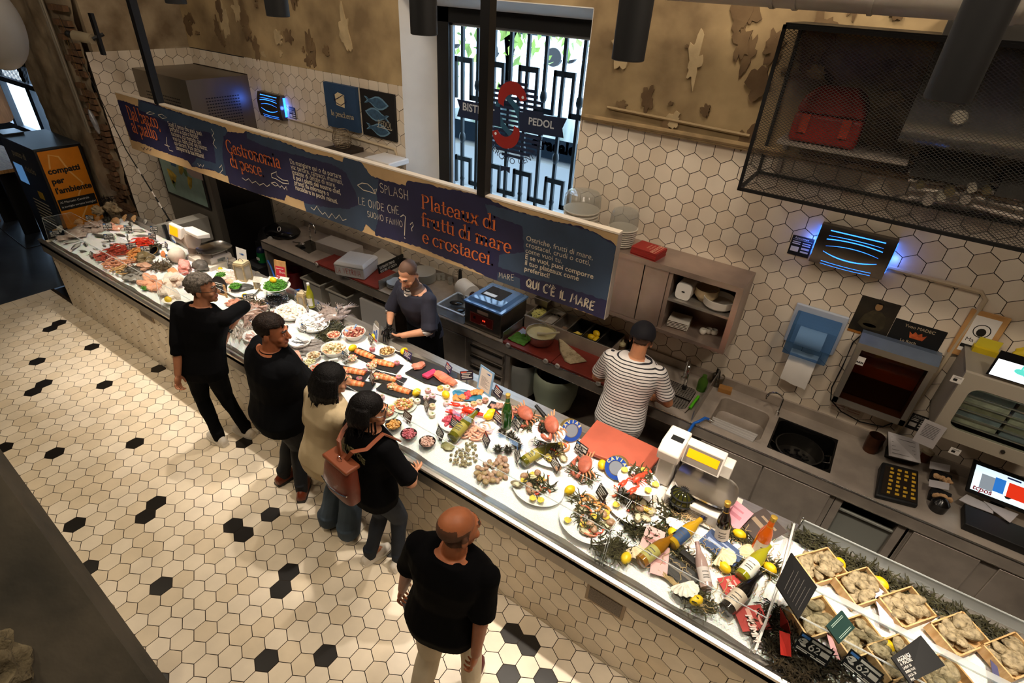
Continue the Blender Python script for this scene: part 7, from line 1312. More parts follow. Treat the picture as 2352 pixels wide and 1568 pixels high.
P=zi(2,985,690);bw=thing('bean_bowl','white bowl on wire legs piled with green beans around a lemon','bowl',P);mb=MB();mb.lathe([(.05,.09),(.10,.105),(.145,.135),(.141,.137),(.09,.112),(.001,.1)],TR(P),40);mb.obj('bowl',[white_gloss],bw);mb=MB();[mb.tube([P+Vector((.1*math.cos(a),.1*math.sin(a),.11)),P+Vector((.12*math.cos(a),.12*math.sin(a),-.01))],.004,5)for a in(.4,2.5,4.6)];mb.obj('wire_leg',[chrome],bw);put(greens,(.115,420,.05),P+Vector((0,0,.12)),'large heap of green beans in the bowl on wire legs','green beans');put(lemon,(),P+Vector((-.01,-.01,.165)),'lemon on top of the heap of green beans','lemon','lemons')
mb=MB();[mb.plate([P+Vector((a,b,.12)),P+Vector((a+.1,b+.03,.13)),P+Vector((a+.11,b+.08,.185)),P+Vector((a+.0,b+.05,.175))],.001)for a,b in((-.15,-.01),(-.06,.06),(-.17,-.07))];single('napkin',mb,[paper],'crumpled white paper tucked round the green bean bowl','paper')
PI_(weed,(160,.15,'17120f',6),2,960,760,'black seaweed heap under the wire legged bowl','seaweed','seaweed');PI_(weed,(90,.1,'5a4a2c',7),2,740,790,'tan seaweed left of the wire legged bowl','seaweed','seaweed')
P=zi(2,985,520);t=thing('red_label_board','pale wood board with a red label standing behind the green bean bowl','board',P);q=[P+Vector((-.06,.02,.0)),P+Vector((.075,.06,.0)),P+Vector((.075,.08,.24)),P+Vector((-.06,.04,.24))];mb=MB();mb.plate(q,.012);mb.obj('board',[wood],t,0);N_=(q[1]-q[0]).cross(q[3]-q[0]).normalized();qq=[p+N_*.002 for p in q];mb=MB();mb.plate([quad_at(qq,a,b)for a,b in((.08,.05),(.92,.05),(.92,.74),(.08,.74))],.001);mb.obj('label',[mat('label_red','c22a3a',.5)],t,0);mb=MB();mb.text('Bon',.045,basis(quad_at(qq,.4,.42)+N_*.002,q[1]-q[0],q[3]-q[0]));[mb.plate([quad_at(qq,a,b)+N_*.002 for a,b in((.15,v),(.8,v),(.8,v+.03),(.15,v+.03))],.0005)for v in(.15,.25,.62)];mb.obj('print',[mat('label_pale','e8cfc4',.6)],t,0)
PI_(bottle,('white',),2,1390,810,'white wine bottle standing by the small cream lantern','bottle','bottles',sc=.85);PI_(lemon,(),2,600,715,'lemon right of the man with glasses, beside a black sign','lemon','lemons');PI_(lemon,(),2,300,375,'lemon at the far rim behind the oval platter','lemon','lemons',sc=.7)
for a,b,w_,rz in((1205,745,'black price sign just left of the small cream lantern',-.35),(870,850,'black price sign behind the head of the man in black jacket',-.3),(1340,870,'grey sign between the two big white bowls',-.5),(1475,845,'black price sign right of the white wine bottle',-.35),(1685,900,'black price sign leaning on the grey squid heap',-.5),(1290,1110,'black price sign before the ice filled bowl',-.2),(645,735,'narrow black sign beside the lemon near the man with glasses',.9),(385,300,'black price sign left of the tall lantern',-.5),(1130,1450,'black price sign at the shoulder of the man in black jacket',-.5),(1780,1465,'black price sign by the white spoon',-.2)):sign(2,a,b,w_,rz)
heap(squid,('a58679',),0,2,690,910,130,60,'brown squid in the heap left of the white bowls','squid','brown squid',22);heap(fish,('8d8076','c9beb4',.35),0,2,540,1090,150,100,'small slim fish in the silver heap between the two men','fish','small slim fish',44,.006,.16,.1,-.5,.5);heap(lump,('c98a72',(.03,.02,.01)),0,2,480,790,100,60,'pink scallop slice by the lemon','scallop','pink scallop slices',18);heap(squid,('8f8078',),0,2,1640,930,110,60,'grey cuttlefish in the heap at the back ledge','squid','grey cuttlefish',16);heap(fish,('6d645f','a89d96',.5),0,2,1430,1290,110,90,'grey fish lying below the ice filled bowl','fish','grey fish rows',24,.006,.2,.1,.9,.2);PI_(weed,(110,.12,'4a3f33',9),2,640,850,'grey weed among the pink slices','seaweed','seaweed')
PI_(oval,(.17,.14,.05),2,1140,910,'large white bowl of tiny pale fish below the black signs','bowl',rz=-.3);put(filling,(.14,.04,130,('e8dfd0','d8c8b4','f0eae0'),.016,1,.11),zi(2,1140,910)+Vector((0,0,.02)),'tiny pale fish filling the large white bowl','fish',rz=-.3);PI_(oval,(.19,.15,.05),2,1410,1040,'largest white bowl, full of white whitebait, before the seaweed','bowl',rz=-.3);put(filling,(.16,.04,150,('f4f2ec','e9e6de'),.014,2,.12),zi(2,1410,1040)+Vector((0,0,.02)),'snow white whitebait filling the largest white bowl','fish',rz=-.3)
PI_(oval,(.125,.10,.045),2,1245,1250,'white bowl of silver anchovies before the profile of the man in black jacket','bowl',rz=-.3);heap(fish,('73747a','d0d2d4',.3),0,2,1240,1255,80,50,'silver anchovy in the white bowl','anchovy','anchovies',22,.008,.14,.1,.3,.35);PI_(oval,(.11,.085,.04),2,690,1200,'white bowl of pink squid between the two men','bowl',rz=-.3);heap(squid,('d3a89c',),0,2,690,1200,50,35,'pink baby squid in the white bowl between the men','squid','baby squid',12,.01,.5)
PI_(weed,(260,.14,'3c3a22',10),2,1640,1080,'dark green seaweed strip behind the salad bowls','seaweed','seaweed');PI_(weed,(120,.1,'3c3a22',11),2,1560,1190,'dark green seaweed left of the small prawn bowl','seaweed','seaweed');PI_(weed,(130,.1,'4f4a2c',12),3,190,700,'olive seaweed by the shoulder of the man in black jacket','seaweed','seaweed');heap(fillet,('d98a70','e8b09a',.18,.07),0,3,110,620,100,60,'pink red mullet fillet beside the man in black jacket','fish fillet','mullet fillets',10,rz=-.3,rzv=.4)
def dish(n,a,b,r_,h_,lab,cols,sz,seed,lab2,cnt=110):
 PI_(bowl,(r_,h_),n,a,b,lab,'bowl','salad bowls');put(filling,(r_*.84,h_*.75,cnt,cols,sz,seed),zi(n,a,b)+Vector((0,0,h_*.35)),lab2,'salad')
dish(3,918,310,.108,.07,'white bowl of octopus salad with a blue spoon',('c08a72','a5604a','d8b49c','8a3a34'),.014,3,'pink octopus salad in the bowl with the blue spoon');dish(3,660,320,.064,.045,'small white bowl of prawn salad behind the octopus salad',('c9785c','e0b494','9a4a34'),.012,4,'orange prawn salad in the smallest white bowl',50);dish(3,665,520,.112,.07,'white bowl of pale shrimp salad with a white spoon',('e0c49a','d8a47c','efe0c2','9a8a50'),.013,5,'pale shrimp salad in the bowl with the white spoon');dish(3,480,820,.115,.07,'white bowl of tomato and squid salad behind the woman in white',('c9412c','d8604a','e8c4ac','9aa050'),.016,6,'red tomato and squid salad');dish(3,400,580,.062,.04,'small cream bowl of clams left of the shrimp salad',('d0b488','b58a5c','e4d6b4'),.012,7,'clams and sauce in the small cream bowl',40);dish(3,350,650,.05,.03,'yellowish small bowl in front of the clam bowl',('d8cf9a','e4dcb4'),.012,8,'pale sauce in the yellowish bowl',25);dish(3,1340,510,.075,.03,'square white dish of whelk salad by the shirt card',('a8814c','d0b27c','7a5a30'),.012,9,'whelk salad in the square white dish',70)
mb=MB();c=zi(3,890,230,.06);mb.tube([c+Vector((-.05,-.04,.0)),c,c+Vector((.0,.06,.05))],[.022,.007,.008],8);single('serving_spoon',mb,[mat('spoon_blue','7ba3d4',.3)],'pale blue spoon in the octopus salad','spoon');mb=MB();c=zi(3,600,600,.05);mb.tube([c+Vector((.05,.05,0)),c,zi(3,540,680,.07)],[.02,.009,.008],8);single('serving_spoon',mb,[white],'white spoon in the shrimp salad','spoon')
P=zi(3,1235,340);t=thing('shirt_card','tilted white card with a blue striped shirt picture by the cook in navy','card',P);M=basis(zi(3,1150,330,-.01),(.12,-.045,0),(.01,.03,.17));mb=MB();mb.v=[];mb.bb((0,0,0),(.115,.17,.004));mb.v=[M@v for v in mb.v];mb.obj('sheet',[mat('card_white','dcdcda',.5)],t,0);mb=MB();mb.bb((.015,.055,.004),(.045,.105,.005),0);[mb.bb((.055,.05+.011*i,.004),(.10,.057+.011*i,.005),0)for i in range(6)];mb.prism(arc(.078,.125,.012,.014,0,360,12)[:-1],.004,.005,k=0);mb.bb((.012,.02,.004),(.105,.038,.005),1);mb.text('Cucina',.02,Matrix.Translation((.012,.145,.0045)),k=2);mb.v=[M@v for v in mb.v];mb.obj('print',[mat('print_blue','2f5fb0',.5),mat('print_red','d03a34',.5),mat('print_black')],t,0);mb=MB();mb.prism(arc(.06,.18,.05,.04,0,180,12),.0,.003);mb.v=[M@v for v in mb.v];mb.obj('round_top',[mat('card_grey','9a968a',.6)],t,0);mb=MB();mb.box(P+Vector((.03,.05,.06)),(.12,.006,.12),-.3);mb.obj('stand',[acr],t,0)
sign(3,1120,370,'black price sign right of the octopus salad',-.4);sign(3,790,600,'dark sign lying between the shrimp salad and the slates',-.2);sign(3,260,770,'grey sign behind the man in black jacket at the front',.8);sign(3,1595,580,'purple sign beside the dark slate board',-.1,'2d2550',2);sign(3,2115,750,'purple sign at the back ledge by the tuna',-.4,'2d2550',2);sign(3,1135,880,'brown sign with gold print before the lobster slates',-.5,'4a3020',1,.11,.075);sign(3,1830,1230,'brown sign with pale print over the tartare cubes',-.6,'4a3a30',1,.11,.075);sign(3,1590,1380,'brown sign seen through the guard by the woman with backpack',-.2,'4a2e24',1)
for a,b,l in((900,480,'lemon just below the octopus salad'),(290,730,'lemon left of the tomato salad'),(1180,330,'lemon tucked beside the shirt card'),(1560,520,'lemon at the back edge above the purple sign'),(1720,1050,'lemon between the lower slate and the black dish'),(2095,1080,'lemon behind the pale tartare cubes')):PI_(lemon,(),3,a,b,l,'lemon','lemons',rz=a)
def lobtail():
 mb=MB()
 for i in range(9):
  t_=i/8;x=-.09+.18*t_;h=.03*(1-.45*abs(t_-.45));mb.rings([[Vector((x+d,h*k*1.1*math.cos(a),.004+h*k*math.sin(a)))for a in[PI*j/10 for j in range(11)]]for d,k in((-.013,1.0),(.0,1.08),(.011,.9))],k=i%2)
 return one('lobster_half',mb,[mat('lob_orange','cf6f3a',.35,var=.2,vs=30),mat('lob_pale','dd9a66',.35,var=.2,vs=30)])
SL=('uppermost slate tray, behind the others','slate tray right of the uppermost one','slate tray left, above the woman in white','slate tray in the middle with the brown sign','lowest large slate tray','slate tray half behind the woman in white')
for i,(a,b,lx,ly,rz)in enumerate(((1070,555,1060,550,.1),(1310,675,1300,665,.3),(890,770,920,770,.35),(1350,850,1320,850,.3),(1450,1000,1500,1000,.2),(940,930,900,920,.4))):
 PI_(slab,(.30,.13),3,a,b,SL[i]+', carrying a lobster','slate tray','lobster slates',rz=rz-.38+.35,dz=.004+.0012*i);put(lobtail,(),zi(3,lx,ly)+Vector((0,0,.016)),'cooked lobster half on the '+SL[i],'lobster','lobster halves',rz=rz);put(filling,(.04,.025,45,('d8b08a','c9705a','ead8c0','a8a060'),.011,10+i),zi(3,lx-170+20*i,ly+60-22*i)+Vector((0,0,.015)),'seafood salad beside the lobster on the '+SL[i],'salad')
def tartare(c1):mb=MB();mb.lathe([(.024,0),(.027,.012),(.025,.026),(.012,.031)],n=18);mb.ell((.006,0,.032),(.01,.008,.006),None,8,5,k=1);return one('tartare_cup',mb,[mat('ta_'+c1,c1,.4,var=.25,vs=90,bump=.3,bs=150),mat('herb','7d8a4a',.6)])
TN='round cup of tartare '
for n,a,b,c,l in((3,1150,480,'b56a72','pink, at the top corner of the uppermost slate'),(3,1465,660,'b86e78','pink, on the slate right of the uppermost one'),(3,1050,760,'a8646c','pink, on the left slate'),(3,985,865,'a8646c','pink, below the left slate'),(3,1490,845,'b86e78','pink, beside the middle slate'),(3,1270,1100,'d0a0a0','pale pink, left of the lowest slate'),(3,1865,1010,'dba0a0','rose, left in the row under the salmon'),(3,2025,985,'d8a44a','yellow, middle in the row under the salmon'),(3,2110,975,'e4cdb4','pale, right in the row under the salmon'),(3,1730,1150,'ead8c8','white, left on the black dish'),(3,1845,1110,'d8aeb0','rose, middle on the black dish'),(3,1920,1080,'d4a4a8','rose, right on the black dish'),(3,1920,1215,'e0bc9a','peach, under the brown sign'),(3,2100,1175,'d8acac','rose, near the window reflection'),(4,1035,405,'b89a8c','brown, left in the row below the blue dish'),(4,1120,385,'d8a070','orange, second in the row below the blue dish'),(4,1180,365,'cfa898','pink, third in the row below the blue dish'),(4,1245,345,'a87868','brown, fourth in the row below the blue dish'),(4,670,500,'e8d8c0','pale, beside the brown sign under the guard'),(4,1550,435,'a87a6c','brown, behind the champagne bottle'),(4,1490,465,'e0a078','orange, behind the champagne bottle')):PI_(tartare,(c,),n,a,b,TN+l,'tartare','tartare cups',dz=.006)
mb=MB();pl=[(p.x,p.y)for p in(zi(3,a,b)for a,b in((1570,780),(1700,700),(1880,760),(2150,850),(1990,940),(1820,900)))];z=icez(2.8)+.014;mb.prism(pl,z-.01,z);single('slate_board',mb,[mat('sl_1b1a1a')],'dark slate board under the tuna and salmon blocks','slate board',smooth=0)
mb=MB();pl=[(p.x,p.y)for p in(zi(3,a,b)for a,b in((1400,470),(1800,590),(2240,770),(2240,830),(1900,800),(1650,640)))];mb.prism(pl,.955,.961);single('dark_strip',mb,[mat('strip_dark','2a2622',.4)],'dark metal strip along the back of the tuna slate','tray',smooth=0)
mb=MB();Q=zi(3,1880,790,.02);mb.rings([[Q+Vector((x,y,z))for x,y in((-.03-.02*k,-.06),(.035,-.055),(.045,.06),(-.01,.065))]for k,z in((0,0),(0,.03))]);single('tuna_block',mb,[mat('tuna_pink','cf3a5e',.25,var=.12,vs=20)],'bright pink block of raw tuna on the dark slate board','tuna',bev=.006)
PI_(fillet,('d88a72','b86a54',.11,.09),3,1745,705,'short salmon trout piece left of the tuna block','fish fillet',rz=1.2,dz=.02);PI_(fillet,('dc7f5c','b8604a',.24,.1),3,2090,870,'long salmon trout fillet right of the tuna block','fish fillet',rz=-.1,dz=.02)
PI_(slab,(.2,.06,.006,'f0ede8',.2),3,1990,1010,'long white tray under the row of small tartares','tray',rz=.25);PI_(slab,(.17,.09,.008,'1b1a1a'),3,1825,1125,'black dish with three pale tartares','dish',rz=.25);PI_(slab,(.16,.05,.006,'f0ede8',.2),4,1140,395,'long white tray below the blue dish','tray',rz=.25);PI_(slab,(.16,.08,.01,'1b1a1a'),4,1385,400,'black dish of molluscs behind the champagne bottle','dish',rz=.2);heap(lump,('a57a6a',(.02,.016,.012)),0,4,1380,395,80,22,'brown mollusc on the black dish','mollusc','molluscs on the black dish',9,.002);PI_(slab,(.16,.07,.006,'f0ede8',.2),4,1490,465,'white tray behind the champagne bottle','tray',rz=.25)
PI_(oval,(.13,.065,.02,'2b6a86'),4,1050,290,'blue oval dish with breaded fish and red salami rolls','dish',rz=.28);heap(lump,('c9813c',(.03,.018,.012)),0,4,970,310,60,22,'breaded fish bite on the blue dish, left end','fried fish','breaded bites',7,.003);heap(lump,('cc8440',(.034,.024,.014)),0,4,1150,255,50,25,'breaded fillet on the blue dish, right end','fried fish','breaded fillets',4,.004);heap(lump,('b8343a',(.022,.018,.012)),0,4,1060,285,35,35,'red rolled slice in the middle of the blue dish','ham roll','red rolls',5,.004)
PI_(oval,(.10,.10,.012,'cfd8cc'),3,1560,1190,'clear pale plate of prawn and vegetable salad','plate',rz=.2);put(filling,(.07,.02,70,('d98a5a','e4b48a','b9b04a','e8dcb4'),.011,20),zi(3,1560,1190)+Vector((0,0,.012)),'prawns and vegetables on the clear pale plate','salad');PI_(oval,(.10,.10,.012,'cfd8cc'),3,1320,1280,'clear pale plate of salmon salad by the glasses of the woman with backpack','plate',rz=.2);put(filling,(.07,.02,70,('cc5a38','dd7f52','c9c07a','e8cca4'),.013,21),zi(3,1320,1280)+Vector((0,0,.012)),'salmon salad on the clear pale plate','salad')
for n,a,b,c1,c2,l in((4,255,620,'d89a4a','e4b06a','orange'),(4,420,720,'b85460','c8707a','raspberry pink'),(4,620,805,'cfa090','ddb8a8','pale pink')):PI_(bowl,(.062,.035,'2a2220'),n,a,b,f'small dark bowl of {l} tartare at the front of the ice','bowl','dark tartare bowls');put(filling,(.05,.03,60,(c1,c2),.009,a),zi(n,a,b)+Vector((0,0,.012)),f'diced {l} tartare in its small dark bowl','tartare')
heap(lump,('c0485a',(.022,.016,.014)),0,4,920,570,120,70,'crimson octopus piece on the white plate under the guard','octopus','octopus pieces',22,.006);PI_(oval,(.13,.11,.02),4,900,580,'white plate of crimson octopus under the window reflection','plate');PI_(lobster,('d0341c',),4,1090,495,'bright red lobster on a white plate behind the langoustines','lobster',rz=1.9,sc=.75,dz=.02);PI_(oval,(.11,.08,.02),4,1120,500,'white oval plate under the bright red lobster','plate',rz=.2);heap(prawn,('dfa58a','e8bda6'),0,4,1160,660,130,80,'pale pink langoustine on the ice in the middle','prawn','middle langoustines',20,.008,.95)
for a,b,l in((1280,530,'lemon left of the champagne bottle, lower one'),(1310,490,'lemon left of the champagne bottle, upper one')):PI_(lemon,(),4,a,b,l,'lemon','lemons',rz=1.)
PI_(bottle,('green',),4,1468,610,'green champagne bottle standing upright among the shellfish','bottle','bottles',sc=.98);PI_(crab,(),4,1690,520,'brown crab on seaweed beside the caviar stand','crab','crabs',rz=-.35,rx=.5,sc=.78,dz=.03);PI_(weed,(90,.11,'45432a',30),4,1690,560,'seaweed under the crab beside the caviar stand','seaweed','seaweed')
for a,b,l in((1425,700,'dark sea urchin nearest the champagne bottle'),(1520,735,'olive sea urchin right of the green bottle'),(1380,885,'dark sea urchin at the left under the reflection'),(1490,890,'dark sea urchin in the middle under the reflection'),(1570,800,'dark sea urchin behind the reflection'),(1595,850,'dark sea urchin beside the lying bottle')):PI_(urchin,(),4,a,b,l,'sea urchin','sea urchins',sc=.9,rz=a)
def lie(kind,n,a,b,lab,rz,sc=1.,dz=.045,tilt=1.45):return put(bottle,(kind,),zi(n,a,b)+Vector((0,0,dz)),lab,'bottle','bottles',rz=rz,rx=tilt,sc=sc)
lie('lowgreen',4,880,790,'dark bottle lying under the guard behind the sea snails',.05,1.1,.045,-1.45);lie('lowgreen',4,1640,1050,'dark bottle lying on the ice below the caviar stand',-.33,1.0,.045,-1.45);PI_(lump,('8a8558',(.05,.04,.012)),4,840,830,'dull green leaf on the ice at the left of the sea snails','leaf')
for a,b,w_,rz,k in((1370,560,'dark sign before the green champagne bottle',-.3,2),(1365,280,'dark sign at the back ledge by the framed sheet',-.4,2),(1560,620,'grey sign right of the green champagne bottle',-.5,0),(1235,800,'dark sign over the sea snails',-.6,2),(1565,960,'dark sign left of the lying bottle',-.8,0),(1975,1065,'dark sign over the left ice platter',-.6,1),(910,630,'dark violet sign on the octopus plate',-.2,2),(2255,900,'black sign before the red chopping board',-.25,0),(1045,105,'violet sign at the back ledge right of the salmon',.8,2),(740,730,'brown sign lying by the dark bowls',-.5,1)):sign(4,a,b,w_,rz,['141414','33261f','241a2c'][k],k,.11,.08)
heap(whelk,(),0,4,1010,950,145,95,'olive sea snail in the cluster on the ice','sea snail','sea snails',34,.002,.95,.4);heap(whelk,(),0,4,1080,830,80,40,'tan sea snail behind the cluster, under the guard','sea snail','rear sea snails',10,.002,.8,.4);heap(clam,('b8967c','8d6a50'),0,4,1330,1100,175,110,'round brown clam in the group on the ice','clam','brown clams',26,.002,1.0,.3);heap(clam,('b0976e','8a7048',.027),0,4,1300,1130,150,110,'larger tan clam in the group on the ice','clam','tan clams',8,.002,1.0,.3);heap(clam,('c09a84','a07860',.026),0,4,1400,980,70,30,'pinkish clam behind the clam group','clam','pink clams',3,.001)
fs_=thing('framed_notice','white notice in a pale blue frame standing at the back ledge','notice',zi(4,1230,250));M=basis(zi(4,1140,200,.0)+Vector((0,.02,0)),(.15,-.03,0),(0,.04,.22));mb=MB();mb.bb((0,0,0),(.165,.225,.006));mb.v=[M@v for v in mb.v];mb.obj('frame',[mat('frame_blue','7ea6c8',.4)],fs_,0);mb=MB();mb.bb((.018,.018,.006),(.147,.21,.007));mb.v=[M@v for v in mb.v];mb.obj('sheet',[mat('card_cream','d8cfc4',.7)],fs_,0);mb=MB();[mb.bb((.035,.05+.011*i,.007),(.13-.02*(i%3),.053+.011*i,.0075))for i in range(9)];mb.prism(fish2d(.11,.185,.05,.5),.007,.008,k=1);mb.v=[M@v for v in mb.v];mb.obj('print',[mat('print_grey'),mat('leaf_blue')],fs_,0)
mb=MB();c=zi(4,1790,380,.05);e=zi(4,1890,500,.02);mb.tube([c,e],[.014,.018],8);single('spatula',mb,[black],'black tool handle lying over the back ledge by the grey bins','tool')
def caviar(n,a,b,lab,lean):
 P=zi(n,a,b);t=thing('caviar_tin',lab,'tin',P);T=TR(P+Vector((0,.02,.085)),lean,math.radians(62));r_=.085;mb=MB();mb.lathe([(r_,-.045),(r_,-.002),(r_*.98,0),(.001,0)],T,40);mb.obj('tin',[mat('tin_gold','a8905a',.3,.6)],t);mb=MB();mb.lathe([(r_*.97,.001),(r_*.62,.0015)],T,40,(False,False));mb.obj('blue_ring',[mat('tin_blue','2a52b0',.4)],t);mb=MB();mb.lathe([(r_*.58,.001),(.001,.0015)],T,40,(False,False));mb.obj('centre',[mat('tin_grey','8d94a0',.4)],t);mb=MB()
 for i,ch in enumerate('CAVIAR'):an=math.radians(160-i*28);mb.text(ch,.03,T@Matrix.Translation((r_*.70*math.cos(an),r_*.70*math.sin(an),.003))@Matrix.Rotation(an-PI/2,4,'Z'),.002,'CENTER')
 mb.obj('lettering',[mat('tin_cream','e0d4a8',.5)],t,0)
caviar(4,2150,760,'large blue caviar tin leaning beside the far two-tier stand',.9);caviar(5,1380,800,'large blue caviar tin leaning left of the lobster stand',.0)
def iceplate(n,a,b,rx,ry,lab,z0=0.,nm='plate'):P=zi(n,a,b,z0)-Vector((0,0,0));put(oval,(rx,ry,.022),P+Vector((0,0,.002)),lab,'plate','shellfish plates');mb=MB();mb.grid(lambda u,v:P+Vector((rx*.93*v*math.cos(2*PI*u),ry*.93*v*math.sin(2*PI*u),.021+.012*(1-v*v)+.006*noise.noise(Vector((v*9*math.cos(2*PI*u),v*9*math.sin(2*PI*u),rx*50))))),40,10);o=single('ice_layer',mb,[icem],'crushed ice on the '+lab.split(',')[0],'ice',smooth=80);o['kind']='stuff';return P
def deco(P,rx,ry,where,seed,cnt=(4,3,3,3)):
 q=random.Random(seed);sp=lambda:P+Vector(((.25+.6*q.random())*rx*math.cos(q.uniform(0,6.28))*1.,(.25+.6*q.random())*ry*math.sin(q.uniform(0,6.28)),.032))
 for i in range(cnt[0]):put(oyster_open,(),sp(),'open oyster on the '+where,'oyster','oysters on the '+where,rz=q.uniform(0,6),sc=.85)
 for i in range(cnt[1]):put(prawn,(['d8704a','cf4a34','dd9a6a'][i%3],'c85a3a'),sp(),['orange','red','tan'][i%3]+' prawn on the '+where,'prawn','prawns on the '+where,rz=q.uniform(0,6),sc=.85)
 for i in range(cnt[2]):put(clam,('c09a7c','9a7050',.03),sp(),'brown clam on the '+where,'clam','clams on the '+where,rz=q.uniform(0,6))
 for i in range(cnt[3]):put(wedge,(),sp(),'lemon wedge on the '+where,'lemon wedge','lemon wedges on the '+where,rz=q.uniform(0,6),sc=.8)
 put(weed,(70,rx*.55,'45432a',seed),P+Vector((0,0,.03)),'green brown seaweed sprigs on the '+where,'seaweed','seaweed')
def tier(n,a,b,up,rx,ry,rx2,ry2,lab,where):
 P=iceplate(n,a,b,rx,ry,'lower plate of the '+where+', laid with oysters');ps=atz(*zp(n,*up),P.z+.17);t=thing('plate_stand',lab,'stand',P);mb=MB()
 for an in(.3,1.9,3.4,5.0):mb.tube([Vector((P.x+.13*math.cos(an),P.y+.11*math.sin(an),P.z)),Vector((ps.x+rx2*.7*math.cos(an),ps.y+ry2*.7*math.sin(an),ps.z))],.004,5)
 mb.tube([Vector((ps.x+rx2*.7*math.cos(i*PI/10),ps.y+ry2*.7*math.sin(i*PI/10),ps.z))for i in range(20)],.004,5,closed=True);mb.obj('wire_frame',[chrome],t);put(oval,(rx2,ry2,.022),ps+Vector((0,0,.004)),'upper plate of the '+where,'plate','shellfish plates')
 mb=MB();mb.grid(lambda u,v:ps+Vector((rx2*.93*v*math.cos(2*PI*u),ry2*.93*v*math.sin(2*PI*u),.024+.01*(1-v*v)+.006*noise.noise(Vector((v*9*math.cos(2*PI*u),v*9*math.sin(2*PI*u),3))))),36,8);o=single('ice_layer',mb,[icem],'crushed ice on the upper plate of the '+where,'ice',smooth=80);o['kind']='stuff';return P,ps
P,ps=tier(4,1930,900,(1925,690),.18,.15,.125,.11,'wire plate stand of the far two-tier seafood display','far two-tier stand');deco(P,.18,.15,'far two-tier stand lower plate',31,(5,4,3,4));put(crab,(),ps+Vector((.03,.02,.07)),'brown crab propped on the upper plate of the far two-tier stand','crab','crabs',rz=-.7,rx=.7,sc=.78);put(urchin,(),ps+Vector((-.035,-.03,.035)),'dark sea urchin on the upper plate of the far stand','sea urchin','sea urchins',sc=.8);put(weed,(40,.06,'45432a',33),ps+Vector((-.01,.02,.035)),'seaweed on the upper plate of the far stand','seaweed','seaweed')
P,ps=tier(5,1590,1090,(1635,850),.20,.165,.14,.12,'wire plate stand of the near two-tier seafood display','near two-tier stand');deco(P,.20,.165,'near two-tier stand lower plate',32,(6,4,3,4));put(lobster,('d8452c',),ps+Vector((.0,-.0,.035)),'red lobster with claws forward on the upper plate of the near stand','lobster',rz=2.9,sc=.62);put(weed,(60,.09,'45432a',35),ps+Vector((0,.03,.03)),'seaweed around the lobster of the near stand','seaweed','seaweed');[put(wedge,(),ps+Vector((.11*math.cos(a),.09*math.sin(a),.03)),'lemon wedge on the rim of the lobster plate','lemon wedge','lemon wedges by the lobster',rz=a,sc=.8)for a in(.2,1.6,3.0,5.6)]
P=iceplate(5,605,915,.185,.155,'left ice platter, with clams and prawns');deco(P,.185,.155,'left ice platter',41,(3,4,4,5));P=iceplate(5,1120,1270,.195,.16,'right ice platter, nearest the counter front');deco(P,.195,.16,'right ice platter',42,(4,4,4,5))
PI_(crab,(),5,1105,720,'brown crab lying between the left ice platter and the caviar tin','crab','crabs',rz=-1.1,rx=.5,sc=.78,dz=.03);PI_(weed,(80,.1,'45432a',36),5,1080,770,'seaweed under the crab before the red chopping board','seaweed','seaweed');PI_(weed,(90,.12,'4a462c',37),5,1080,1090,'seaweed trail behind the right ice platter','seaweed','seaweed')
for a,b,l in((1262,690,'lemon beside the near caviar tin'),(930,950,'lemon between the two ice platters')):PI_(lemon,(),5,a,b,l,'lemon','lemons',rz=b)
sign(5,1230,1000,'dark sign between the right platter and the near stand',-.6,'1a1a1c',1,.10,.09);heap(prawn,('d59a5a','c87a3a'),0,5,1180,1090,120,60,'tan prawn behind the right ice platter','prawn','tan prawns',8,.006)
q=[atz(*e,1.0)for e in((1320,1025),(1484,1087),(1527,1036),(1371,963))];mb=MB();mb.plate(q,.03);t=thing('chopping_board','large salmon red chopping board on the back ledge before the striped cook','cutting board',q[0]);mb.obj('board',[mat('chop_red','b55a44',.55,var=.08,vs=6,bump=.04)],t,0,bev=.006);mb=MB();[mb.box(((q[0]+(q[2]-q[0])*f_)).xy.to_3d()+Vector((0,0,.965)),(.05,.05,.012))for f_ in(.25,.6)];mb.obj('board_foot',[black],t,0)
B0=atz(1597,1185,.96);sb=thing('counter_scale','big white weighing scale with an orange display and steel plate by the wine','scale',B0);xa,xb,ya,yb=B0.x-.22,B0.x+.20,2.74,3.06
def sy(px,py,y):return aty(px,py,y)
lo=atz(1530,1165,.97);xa=atz(1536,1135,.97).x-.01;xb=atz(1662,1185,.97).x+.0;mb=MB();mb.bb((xa,2.70,.965),(xb,3.06,1.06));mb.obj('base',[mat('scale_white3','d9d2c8',.4)],sb,bev=.01);mb=MB();[mb.bb((xa+.02,2.697,.985+i*.014),(xb-.08,2.70,.99+i*.014))for i in range(4)];mb.obj('vent_slots',[mat('slot_grey','6f6860',.6)],sb,0)
mb=MB();cx,cy=(xa+xb)/2+.02,2.88;mb.rings([[Vector((cx+.20*s*math.copysign(abs(math.cos(a))**.55,math.cos(a)),cy+.15*s*math.copysign(abs(math.sin(a))**.7,math.sin(a)),z))for a in[2*PI*i/36 for i in range(36)]]for s,z in((.9,1.10),(1,1.105),(1,1.12),(.95,1.115),(.02,1.11))]);mb.obj('weigh_plate',[steel_bright],sb);mb=MB();[mb.cyl((cx+a*.13,cy+b*.09,1.055),(cx+a*.13,cy+b*.09,1.10),.012)for a in(-1,1)for b in(-1,1)];mb.bb((cx-.16,cy-.11,1.06),(cx+.16,cy+.11,1.085));mb.obj('plate_post',[mat('post_brown','4a4038',.5)],sb,0)
